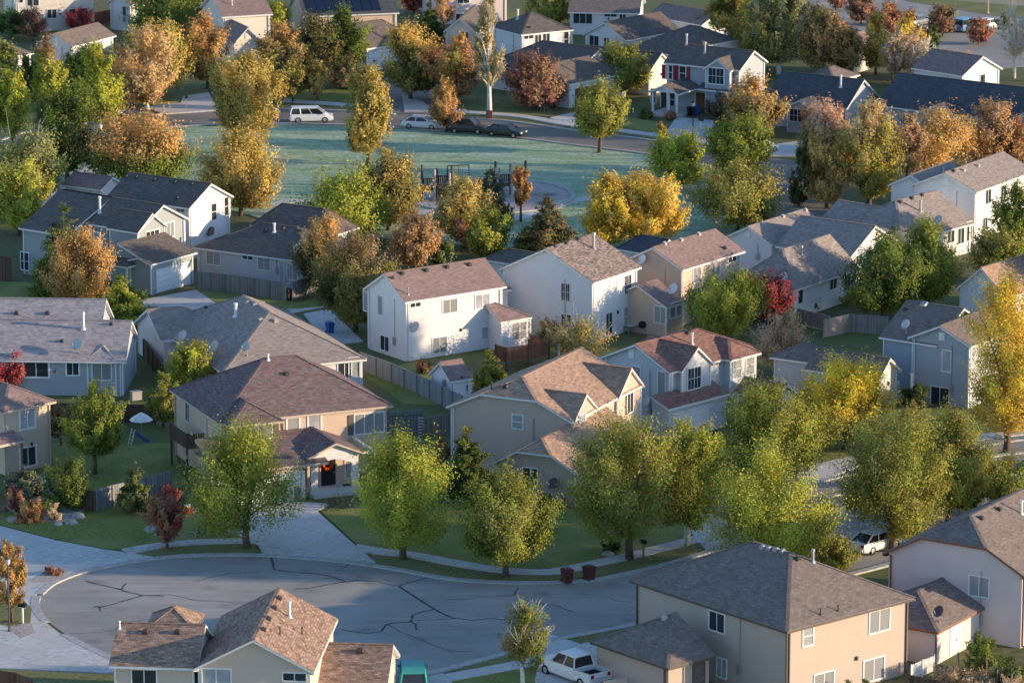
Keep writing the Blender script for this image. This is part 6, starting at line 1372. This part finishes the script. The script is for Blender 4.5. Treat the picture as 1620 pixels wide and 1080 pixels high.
# ---------------------------------------------------------------- deck of the white house
def deck():
    zt, zf = 2.25, 1.2
    A, B_, C_, D_ = [P(*q, zt) for q in ((784, 545), (801, 550), (869, 540), (838, 528))]
    o = Vector((B_.x, B_.y, 0)); root = empty('deck', o); tag(root, 'redwood deck with solid railing behind the white house', 'deck')
    v = [q - o for q in (A, B_, C_, D_)]
    f = MB(); f.prism([(q.x, q.y) for q in v] + [((v[0] + v[3]) / 2 + Vector((2, 3, 0)))[:2]], zf - .2, zf); f.build('floor', M['wood_red'], root)
    for a, b in zip(v, v[1:]):
        a0, b0 = Vector((a.x, a.y, zf)), Vector((b.x, b.y, zf)); L = (b0 - a0).length; m = (b0 - a0).to_track_quat('X', 'Z').to_matrix().to_4x4(); m.translation = a0
        r = MB(); k = int(L / .13)
        for j in range(k): r.box((j + .5) * L / k - .045, (j + .5) * L / k + .045, -.02, .02, -.15, 1.0, m)
        r.box(0, L, -.07, .07, 1.0, 1.05, m); r.box(0, L, -.03, .03, -.25, -.12, m); r.build('railing', M['wood_red'], root)
    for q in (v[0], v[1], (v[1] + v[2]) / 2, v[2]):
        p = MB(); p.box(q.x - .08, q.x + .08, q.y - .08, q.y + .08, 0, zf + 1.1); p.build('post', M['wood_brown'], root)
deck()
tag((lambda b: (b.tube([P(884, 566), P(884, 566) + Vector((0, 0, 1.3))], [.11, .11], 10), b.build('pipe_post', M['pipe_white']))[1])(MB()), 'white upright pipe post at the end of the redwood deck', 'post')
# ---------------------------------------------------------------- garden sheds
h = House('small garden shed with brown roof and white gable below the white house', (712, 603), (749, 598), (676, 590), 2.0, wall='white', roof='dusty', name='garden_shed', group='sheds'); h.root['category'] = 'shed'; h.main('u', pitch=.75, ov=.2); h.win('A', .2, 741, 613, .5, .6, 'fixed', 'glass'); h.done()
# ---------------------------------------------------------------- bins, mailboxes, lamps
def bin_(label, px, py, mat, yaw=.4, k=1., name='wheelie_bin'):
    g = P(px, py, .02); root = empty(name, g, yaw); tag(root, label, 'bin', 'wheeled bins'); b = MB()
    for z0, z1, w0, w1 in ((.06, .92, .25, .31),):
        q0 = [(-w0, -w0 * 1.05, z0), (w0, -w0 * 1.05, z0), (w0, w0 * 1.05, z0), (-w0, w0 * 1.05, z0)]; q1 = [(-w1, -w1 * 1.15, z1), (w1, -w1 * 1.15, z1), (w1, w1 * 1.15, z1), (-w1, w1 * 1.15, z1)]
        for i in range(4): b.face([q0[i], q0[(i + 1) % 4], q1[(i + 1) % 4], q1[i]])
        b.face(q0[::-1]); b.face(q1)
    b.box(-.33, .33, -.38, -.34, .84, .9); b.build('body', M[mat], root)
    l = MB(); l.box(-.34, .34, -.40, .40, .92, .98); l.box(-.26, .26, -.3, .3, .98, 1.04); l.box(-.3, .3, .40, .46, .9, .95); l.build('lid', M[mat], root)
    for s_ in (-1, 1):
        t = MB(); t.lathe([(.05, -.03), (.11, -.03), (.11, .03), (.05, .03)], 10); m4 = Matrix.Translation((s_ * .27, .3, .11)) @ Matrix.Rotation(math.pi / 2, 4, 'Y'); t.v = [tuple(m4 @ Vector(p)) for p in t.v]; t.build('wheel', M['rubber'], root)
    root.scale = (k, k, k); return root
bin_('brown wheeled bin at the kerb, left one of the pair', 897, 922, 'bin', .5, 1.12); bin_('brown wheeled bin at the kerb, right one of the pair', 932, 918, 'bin', .7, 1.12)
bin_('dark red bin in front of the tall half-bare poplar', 774, 189, 'bin', .2); bin_('black bin between the two grey fences by the ranch house', 455, 475, 'black', .9, 1.1); bin_('blue bin on the pavement near the large olive-brown tree', 522, 527, 'blue', .5); bin_('dark bin beside the white porch of the red-shuttered house', 1092, 183, 'black', .4); bin_('blue recycling bin beside the white porch of the red-shuttered house', 1101, 182, 'blue', .4)
def mailbox(label, px, py, hpost=1.1, yaw=0., pm='trim_white', bm='black'):
    root = empty('mailbox', P(px, py), yaw); tag(root, label, 'mailbox', 'kerbside mailboxes'); p = MB(); p.box(-.06, .06, -.06, .06, 0, hpost); p.box(-.09, .09, -.25, .25, hpost, hpost + .05); p.build('post', M[pm], root)
    b = MB(); n = 8; pr = [(-.13, 0), (.13, 0)] + [(.13 * math.cos(t), .16 + .13 * math.sin(t)) for t in [math.pi * i / n for i in range(n + 1)]]
    z_ = hpost + .05; f0 = [(x, -.3, z_ + y) for x, y in pr]; f1 = [(x, .3, z_ + y) for x, y in pr]; b.face(f0); b.face(f1[::-1])
    for i in range(len(pr)): b.face([f0[i], f1[i], f1[(i + 1) % len(pr)], f0[(i + 1) % len(pr)]])
    b.build('box', M[bm], root); f = MB(); f.box(.14, .16, -.1, .0, z_ + .15, z_ + .35); f.build('flag', M['red'], root)
mailbox('dark mailbox on a pale post beside the driveway across the park', 295, 171); mailbox('dark mailbox on a wooden post between kerb trees right of the bins', 1018, 884, 1.2, .6, 'wood_grey'); mailbox('black mailbox on a white post beside the brown-gold sapling', 36, 988, 1.3, 1.2); mailbox('dark mailbox by the driveway of the red-shuttered house', 1109, 207, 1.1, .8)
def lamp(label, px, py, H=4.2, arm=False, mat='black'):
    root = empty('street_lamp', P(px, py)); tag(root, label, 'street lamp', 'street lamps'); p = MB(); p.tube([(0, 0, 0), (0, 0, .5), (0, 0, H)], [.12, .07, .05], 9); p.lathe([(.2, 0), (.2, .1), (.12, .2)], 10); p.build('pole', M[mat], root)
    g = MB(); g.lathe([(.05, H), (.16, H + .1), (.2, H + .45), (.04, H + .5)], 10); g.build('lantern', M['dish_grey'], root); c = MB(); c.lathe([(.24, H + .46), (.1, H + .62), (.01, H + .7)], 10); c.build('cap', M[mat], root)
lamp('black lantern post in front of the red-shuttered house', 1096, 220, 3.7); lamp('street lamp post among the leaves of the brown-gold sapling', 15, 1000, 5.0, mat='trim_dark')
lamp('tall pale light pole in the dry field at the top right', 1563, 22, 5.5, mat='trim_tan')
# ---------------------------------------------------------------- playground
def play(label, px, py, yaw, big):
    root = empty('play_structure', P(px, py, .13), yaw); tag(root, label, 'play structure', 'playground equipment')
    nx = 3; ps = [(x * 1.6, y * 1.5) for x in range(nx) for y in range(2)]
    for i, (x, y) in enumerate(ps):
        p = MB(); hh = 3.0 + .5 * ((i * 3) % 4) / 3; p.tube([(x, y, 0), (x, y, hh)], [.14, .13], 9); p.lathe([(.17, hh), (.02, hh + .12)], 9, (x, y, 0)); p.build('post', M['trim_dark' if i % 2 else 'vent_tan'], root)
    d = MB(); d.box(0, 1.6, 0, 1.5, 1.15, 1.25); d.box(1.6, 3.2, 0, 1.5, 1.5, 1.6); d.build('platform', M['wood_brown'], root)
    for x0, x1, z0 in ((.1, 1.5, 1.3), (1.7, 3.1, 1.65)):
        pn = MB(); k = 7
        for j in range(k): pn.box(x0 + (j + .1) * (x1 - x0) / k, x0 + (j + .8) * (x1 - x0) / k, 1.46, 1.5, z0, z0 + .8)
        pn.box(x0, x1, 1.45, 1.52, z0 + .8, z0 + .88); pn.build('barrier', M['wood_brown'], root)
    pn = MB(); pn.box(1.75, 3.05, -.03, .03, .3, 1.45); pn.lathe([(.3, 0), (.34, .02)], 14, (2.4, -.05, 0)) if False else None; pn.build('panel', M['trim_white' if big else 'wood_brown'], root)
    s_ = MB(); ln = [(3.25, .75, 1.6), (3.9, .75, 1.35), (5.2, .75, .45), (5.9, .75, .22), (6.4, .75, .2)]
    for a, b in zip(ln, ln[1:]):
        for y0, y1, dz in ((.45, 1.05, 0),): s_.face([(a[0], y0, a[2]), (b[0], y0, b[2]), (b[0], y1, b[2]), (a[0], y1, a[2])]); s_.face([(a[0], y1, a[2] - .06), (b[0], y1, b[2] - .06), (b[0], y0, b[2] - .06), (a[0], y0, a[2] - .06)])
        for y in (.45, 1.05): s_.bar(Vector((a[0], y, a[2] + .1)), Vector((b[0], y, b[2] + .1)), .06, .26)
    s_.build('slide', M['dish_grey'], root)
    for i in range(5): l = MB() if i == 0 else l; l.bar((-.9 + i * .18, .3, .2 + i * .22), (-.9 + i * .18, 1.2, .2 + i * .22), .05)
    for y in (.3, 1.2): l.bar((-1.0, y, .1), (-.05, y, 1.25), .06)
    l.build('ladder', M['trim_dark'], root)
    if big:
        for k in range(2):
            q = MB(); q.box(-.02 + k * 1.6, .04 + k * 1.6, .1, 1.4, 1.9, 2.9); q.build('panel', M['trim_white'], root)
play('wooden play structure with slide at the left end of the playground', 664, 318, -.15, False)
play('taller play structure with white panels behind the slim orange sapling', 786, 312, .1, True)
def swing(label, a, b, H, mat):
    A, B_ = P(*a), P(*b); root = empty('swing_set', A); tag(root, label, 'swing set'); d = B_ - A; n = Vector((-d.y, d.x, 0)).normalized()
    t = MB(); t.bar((0, 0, H), d + Vector((0, 0, H)), .1); t.build('beam', M[mat], root)
    for p in (Vector((0, 0, 0)), d):
        for s_ in (-1, 1): l = MB(); l.bar(p + n * s_ * .9, p + Vector((0, 0, H)), .08); l.build('leg', M[mat], root)
    for f in (.25, .42, .6):
        q = MB(); c = d * f; dn = d.normalized() * .22
        q.bar(c - dn + Vector((0, 0, H)), c - dn + Vector((0, 0, .5)), .02); q.bar(c + dn + Vector((0, 0, H)), c + dn + Vector((0, 0, .5)), .02); q.bar(c - dn + Vector((0, 0, .5)), c + dn + Vector((0, 0, .5)), .2, .04); q.build('swing', M['black'], root)
    l = MB(); c = d * .97
    for k in range(9): l.bar(c - d.normalized() * .3 + Vector((0, 0, .25 + k * .25)) - n * .5, c + d.normalized() * .1 + Vector((0, 0, .25 + k * .25)) - n * .5, .07)
    l.build('ladder', M['trim_white'], root)
swing('dark green swing set with white ladder rungs behind the rose-roofed house', (612, 702), (668, 700), 2.4, 'green_metal' if 'green_metal' in M else 'vent_dark')
swing('pale swing frame in the middle of the playground', (708, 300), (742, 299), 2.6, 'vent_dark')
# ---------------------------------------------------------------- small things
def bike(label, px, py, yaw, mat):
    root = empty('bicycle', P(px, py, .13), yaw); tag(root, label, 'bicycle', 'bicycles')
    for x in (-.5, .5):
        t = MB(); t.tube([(x + .32 * math.cos(a), 0, .33 + .32 * math.sin(a)) for a in [2 * math.pi * i / 16 for i in range(17)]], [.03] * 17, 6, False)
        for k in range(6): t.bar((x, 0, .33), (x + .31 * math.cos(k * math.pi / 3), 0, .33 + .31 * math.sin(k * math.pi / 3)), .01)
        t.build('wheel', M['rubber'], root)
    f = MB()
    for a, b in (((-.5, 0, .33), (-.05, 0, .3)), ((-.05, 0, .3), (-.2, 0, .82)), ((-.5, 0, .33), (-.17, 0, .75)), ((-.17, 0, .75), (.36, 0, .8)), ((-.05, 0, .3), (.37, 0, .72)), ((.5, 0, .33), (.34, 0, .95))): f.bar(a, b, .04)
    f.build('frame', M[mat], root); s_ = MB(); s_.box(-.34, -.08, -.07, .07, .82, .88); s_.build('saddle', M['black'], root); b_ = MB(); b_.bar((.33, -.28, .98), (.33, .28, .98), .03); b_.build('handlebar', M['black'], root)
bike('dark bicycle standing at the lawn edge by the arched porch', 524, 807, .2, 'black'); bike('second bicycle leaning near the first one by the porch', 534, 803, -.4, 'vent_dark'); bike('bicycle lying by the parking pad under the full green street tree', 330, 843, .3, 'black'); bike('small red-saddled bicycle nearest the pavement under the street tree', 350, 848, -.2, 'red')
def wreath():
    h_ = HW; q = h_.onplane('A', HWV, 518, 735); p = h_.wld(q.x, HWV, q.z); m = MB(); a0 = Vector((math.cos(h_.yaw), math.sin(h_.yaw), 0))
    m.tube([p + a0 * .36 * math.cos(t) + Vector((0, 0, .36 * math.sin(t))) for t in [2 * math.pi * i / 20 for i in range(21)]], [.13 + .03 * math.sin(i * 2.6) for i in range(21)], 8, False)
    tag(m.build('door_wreath', M['orange']), 'orange autumn wreath hanging on the dark front door', 'wreath')
wreath()
def umbrella(px, py):
    root = empty('patio_umbrella', P(px, py)); tag(root, 'white patio umbrella in the left backyard', 'umbrella'); p = MB(); p.tube([(0, 0, 0), (0, 0, 2.3)], [.03, .03], 7); p.build('pole', M['metal_grey'], root); c = MB(); c.lathe([(1.0, 1.75), (.7, 2.02), (.05, 2.4)], 8); c.lathe([(.05, 2.36), (.7, 1.98), (.98, 1.72)], 8); c.build('canopy', M['trim_white'], root)
umbrella(224, 696)
def boulder(label, px, py, r, sd):
    rr = random.Random(sd); b = MB(); n = 9; g = P(px, py, .1); off = [[1 + rr.uniform(-.22, .22) for _ in range(n)] for _ in range(6)]
    rows = [[(r * math.cos(t) * rad * off[i][k], r * .85 * math.sin(t) * rad * off[i][k], r * .8 * hh) for k, t in enumerate([2 * math.pi * j / n for j in range(n)])] for i, (rad, hh) in enumerate(((1, -.2), (1.05, .2), (.9, .55), (.55, .85), (.15, .95)))]
    for a, c in zip(rows, rows[1:]):
        for k in range(n): b.face([a[k], a[(k + 1) % n], c[(k + 1) % n], c[k]])
    b.face(rows[-1]); o_ = b.build('boulder', M['rock']); o_.location = g; tag(o_, label, 'boulder', 'boulders in the left rock garden')
for i, (lb, x, y, r) in enumerate((('pale boulder right of the rust grass clump', 70, 820, .5), ('white rounded boulder on top of the left rock garden', 100, 804, .3), ('tan boulder at the right end of the left rock garden', 122, 818, .55), ('flat grey boulder at the right foot of the left rock garden', 112, 828, .5), ('small grey boulder in front of the straw tuft', 92, 830, .35), ('pale flat stone at the left lawn corner', 20, 824, .5), ('long pale rock under the dark red tree', 240, 840, .6), ('grey rock beside the long one under the dark red tree', 252, 846, .4), ('low stone ring by the kerb trees right of the green lawn', 962, 878, .45))): boulder(lb, x, y, r, i + 3)
def grill(px, py):
    root = empty('kettle_grill', P(px, py)); tag(root, 'black kettle grill on the patio of the tall white house', 'grill')
    for k in range(3): t = 2.1 * k; l = MB(); l.bar((.32 * math.cos(t), .32 * math.sin(t), 0), (.2 * math.cos(t), .2 * math.sin(t), .7), .04); l.build('leg', M['metal_grey'], root)
    b = MB(); b.lathe([(.05, .55), (.3, .65), (.36, .85), (.36, .9)], 14); b.build('bowl', M['black'], root, True); b = MB(); b.lathe([(.37, .9), (.33, 1.06), (.18, 1.18), (.02, 1.2)], 14); b.build('lid', M['black'], root, True)
grill(1016, 528)
def box_toy(label, name, cat, px, py, mat, w, d, hh, top=None):
    root = empty(name, P(px, py, .12), .5); tag(root, label, cat); b = MB(); b.box(-w / 2, w / 2, -d / 2, d / 2, 0, hh); b.build('body', M[mat], root, bevel=.03); l = MB(); l.box(-w / 2 - .03, w / 2 + .03, -d / 2 - .03, d / 2 + .03, hh, hh + .08); l.build('lid', M[top or mat], root)
box_toy('red and white cooler box beside the parking pad', 'cooler_box', 'box', 299, 811, 'red', .5, .4, .55, 'trim_white')
box_toy('grey utility box against the right wall of the bay-window house', 'utility_box', 'box', 215, 632, 'metal_grey', .9, .6, .7)
def slide(px, py):
    root = empty('toy_slide', P(px, py), .6); tag(root, 'small blue and white toy slide on the left backyard lawn', 'toy slide'); s_ = MB(); s_.face([(0, -.25, 1.1), (1.3, -.25, .1), (1.3, .25, .1), (0, .25, 1.1)]); s_.face([(0, .25, 1.04), (1.3, .25, .04), (1.3, -.25, .04), (0, -.25, 1.04)]); s_.bar((0, -.25, 1.15), (1.3, -.25, .15), .06, .2); s_.bar((0, .25, 1.15), (1.3, .25, .15), .06, .2); s_.build('chute', M['blue'], root)
    l = MB()
    for y in (-.25, .25): l.bar((-.4, y, 0), (0, y, 1.4), .07)
    for k in range(4): l.bar((-.35 + k * .09, -.25, .2 + k * .3), (-.35 + k * .09, .25, .2 + k * .3), .05)
    l.build('ladder', M['metal_grey'], root)
slide(212, 704)
def chair(px, py):
    root = empty('garden_chair', P(px, py, .1), .8); tag(root, 'slatted wooden garden chair on the shaded lawn across the park', 'chair'); s_ = MB()
    for k in range(4): s_.box(-.3, .3, -.3 + k * .15, -.18 + k * .15, .4, .44)
    s_.build('seat', M['wood_grey'], root); b = MB()
    for k in range(4): b.box(-.3 + k * .16, -.18 + k * .16, .3, .34, .42, 1.1)
    b.build('backrest', M['wood_grey'], root)
    for x in (-.28, .28):
        for y in (-.28, .28): l = MB(); l.box(x - .04, x + .04, y - .04, y + .04, 0, .6 if y < 0 else .45); l.build('leg', M['wood_grey'], root)
chair(861, 176)
STK = [(1517, 1058), (1534, 1056), (1561, 1066), (1576, 1086), (1586, 1082), (1590, 1076), (1600, 1092), (1608, 1088)]
for i, (x, y) in enumerate(STK):
    b = MB(); b.box(-.04, .04, -.03, .03, -.1, 1.25); o_ = b.build('garden_stake', M['wood_grey']); o_.location = P(x, y); o_.rotation_euler = (R((i * 37 % 7) - 3), R((i * 53 % 7) - 3), .3)
    tag(o_, 'slim sunlit wooden stake among the pink dry grass at bottom right', 'stake', 'wooden stakes at bottom right')
for lb, x, y, w_ in (('tuft of pink dry grass left of the blue-white door', 1494, 1075, 40), ('tuft of pink dry grass below the blue-white door', 1520, 1080, 46), ('broad pink dry grass clump right of the blue-white door', 1552, 1084, 56), ('pink dry grass clump at the bottom right corner', 1606, 1092, 50)):
    T(lb, 'spread', x, y, y - 22, w_, ('pink', 'beige', 'cream'), dens=.8, **sh_)
# unseen trees added beyond the right edge to throw shade into the view
src = {k: [o_ for o_ in scn.objects if o_.get('label', '').startswith(k)][0] for k in ('big olive-green tree', 'tall amber tree', 'large green street tree', 'broad orange-gold')}
for i, (k, x, y, s_, a) in enumerate((('large green street tree', 1760, 700, 1.1, 1.), ('tall amber tree', 1700, 610, 1., 2.), ('big olive-green tree', 1740, 500, 1.1, 3.), ('broad orange-gold', 1700, 250, 1.1, 5.), ('big olive-green tree', 1830, 860, 1.1, .3), ('big olive-green tree', 1720, 320, 1., 2.), ('tall amber tree', 1690, 130, 1., 3.), ('broad orange-gold', 1820, 330, 1.2, 2.), ('large green street tree', 1850, 560, 1.2, 2.))):
    r_ = src[k].copy(); COL.objects.link(r_); r_.location = P(x, y); r_.rotation_euler = (0, 0, a); r_.scale = (s_, s_, s_); tag(r_, 'unseen tree added outside the right edge to cast shade', 'tree', 'unseen shade trees beyond the right edge')
    for ch in src[k].children: c_ = ch.copy(); COL.objects.link(c_); c_.parent = r_

# fallen leaves lying under the autumn trees and along the kerbs
def litter():
    rg = np.random.default_rng(5); vs_, n = [], 0; cols_ = []
    src_ = [o_ for o_ in scn.objects if o_.parent is None and o_.get('category') == 'tree' and o_.get('group') in (AU, GR)]
    for o_ in src_:
        k = 70 if o_.get('group') == AU else 45
        r_ = np.abs(rg.normal(size=k)) * 2.6; a_ = rg.random(k) * 2 * np.pi
        for x, y in zip(o_.location.x + r_ * np.cos(a_), o_.location.y + r_ * np.sin(a_)): vs_.append((x, y))
    p = np.array(vs_); n = len(p); a_ = rg.random(n) * 2 * np.pi; s_ = .06 + .07 * rg.random(n)
    v = np.empty((n, 4, 3), np.float32); dx = np.stack([np.cos(a_) * s_, np.sin(a_) * s_], 1); dy = np.stack([-np.sin(a_) * s_ * .7, np.cos(a_) * s_ * .7], 1)
    for i, q in enumerate((-dx, dy, dx, -dy)): v[:, i, :2] = p + q; v[:, i, 2] = .165 + .02 * rg.random(n)
    me = bpy.data.meshes.new('fallen_leaves'); me.vertices.add(n * 4); me.loops.add(n * 4); me.polygons.add(n); me.vertices.foreach_set('co', v.ravel()); me.loops.foreach_set('vertex_index', np.arange(n * 4, dtype=np.int32)); me.polygons.foreach_set('loop_start', np.arange(0, n * 4, 4, dtype=np.int32)); me.update()
    base = np.array([PAL[q] for q in ('gold', 'brown', 'orange', 'beige')])[rg.integers(0, 4, n)] * (.7 + .6 * rg.random(n))[:, None]
    rgba = np.ones((n, 4), np.float32); rgba[:, :3] = base; at = me.color_attributes.new('Col', 'FLOAT_COLOR', 'CORNER'); at.data.foreach_set('color', np.repeat(rgba, 4, axis=0).ravel()); me.materials.append(M['leaf'])
    o_ = bpy.data.objects.new('fallen_leaves', me); COL.objects.link(o_); tag(o_, 'fallen autumn leaves scattered over lawns and pavements under the trees', 'fallen leaves', kind='stuff')
litter()

def table(px, py):
    root = empty('patio_table', P(px, py), .5); tag(root, 'pale patio table on the terrace of the tall white house', 'table'); t = MB(); t.box(-.7, .7, -.45, .45, .68, .73); t.build('tabletop', M['dish_grey'], root)
    for x in (-.6, .6):
        for y in (-.36, .36): l = MB(); l.box(x - .03, x + .03, y - .03, y + .03, 0, .68); l.build('leg', M['metal_grey'], root)
table(1000, 526)
def hose():
    pts = [(282, 842), (288, 848), (296, 852), (304, 852), (310, 847), (306, 842), (296, 842)]; w = [P(x, y, .14) for x, y in pts]; l = smoothline(w, 6); b = MB(); b.tube([(q.x, q.y, .15) for q in l], [.025] * len(l), 5)
    tag(b.build('garden_hose', M['vent_tan']), 'tan garden hose curled on the lawn beside the dark red tree', 'hose')
hose()
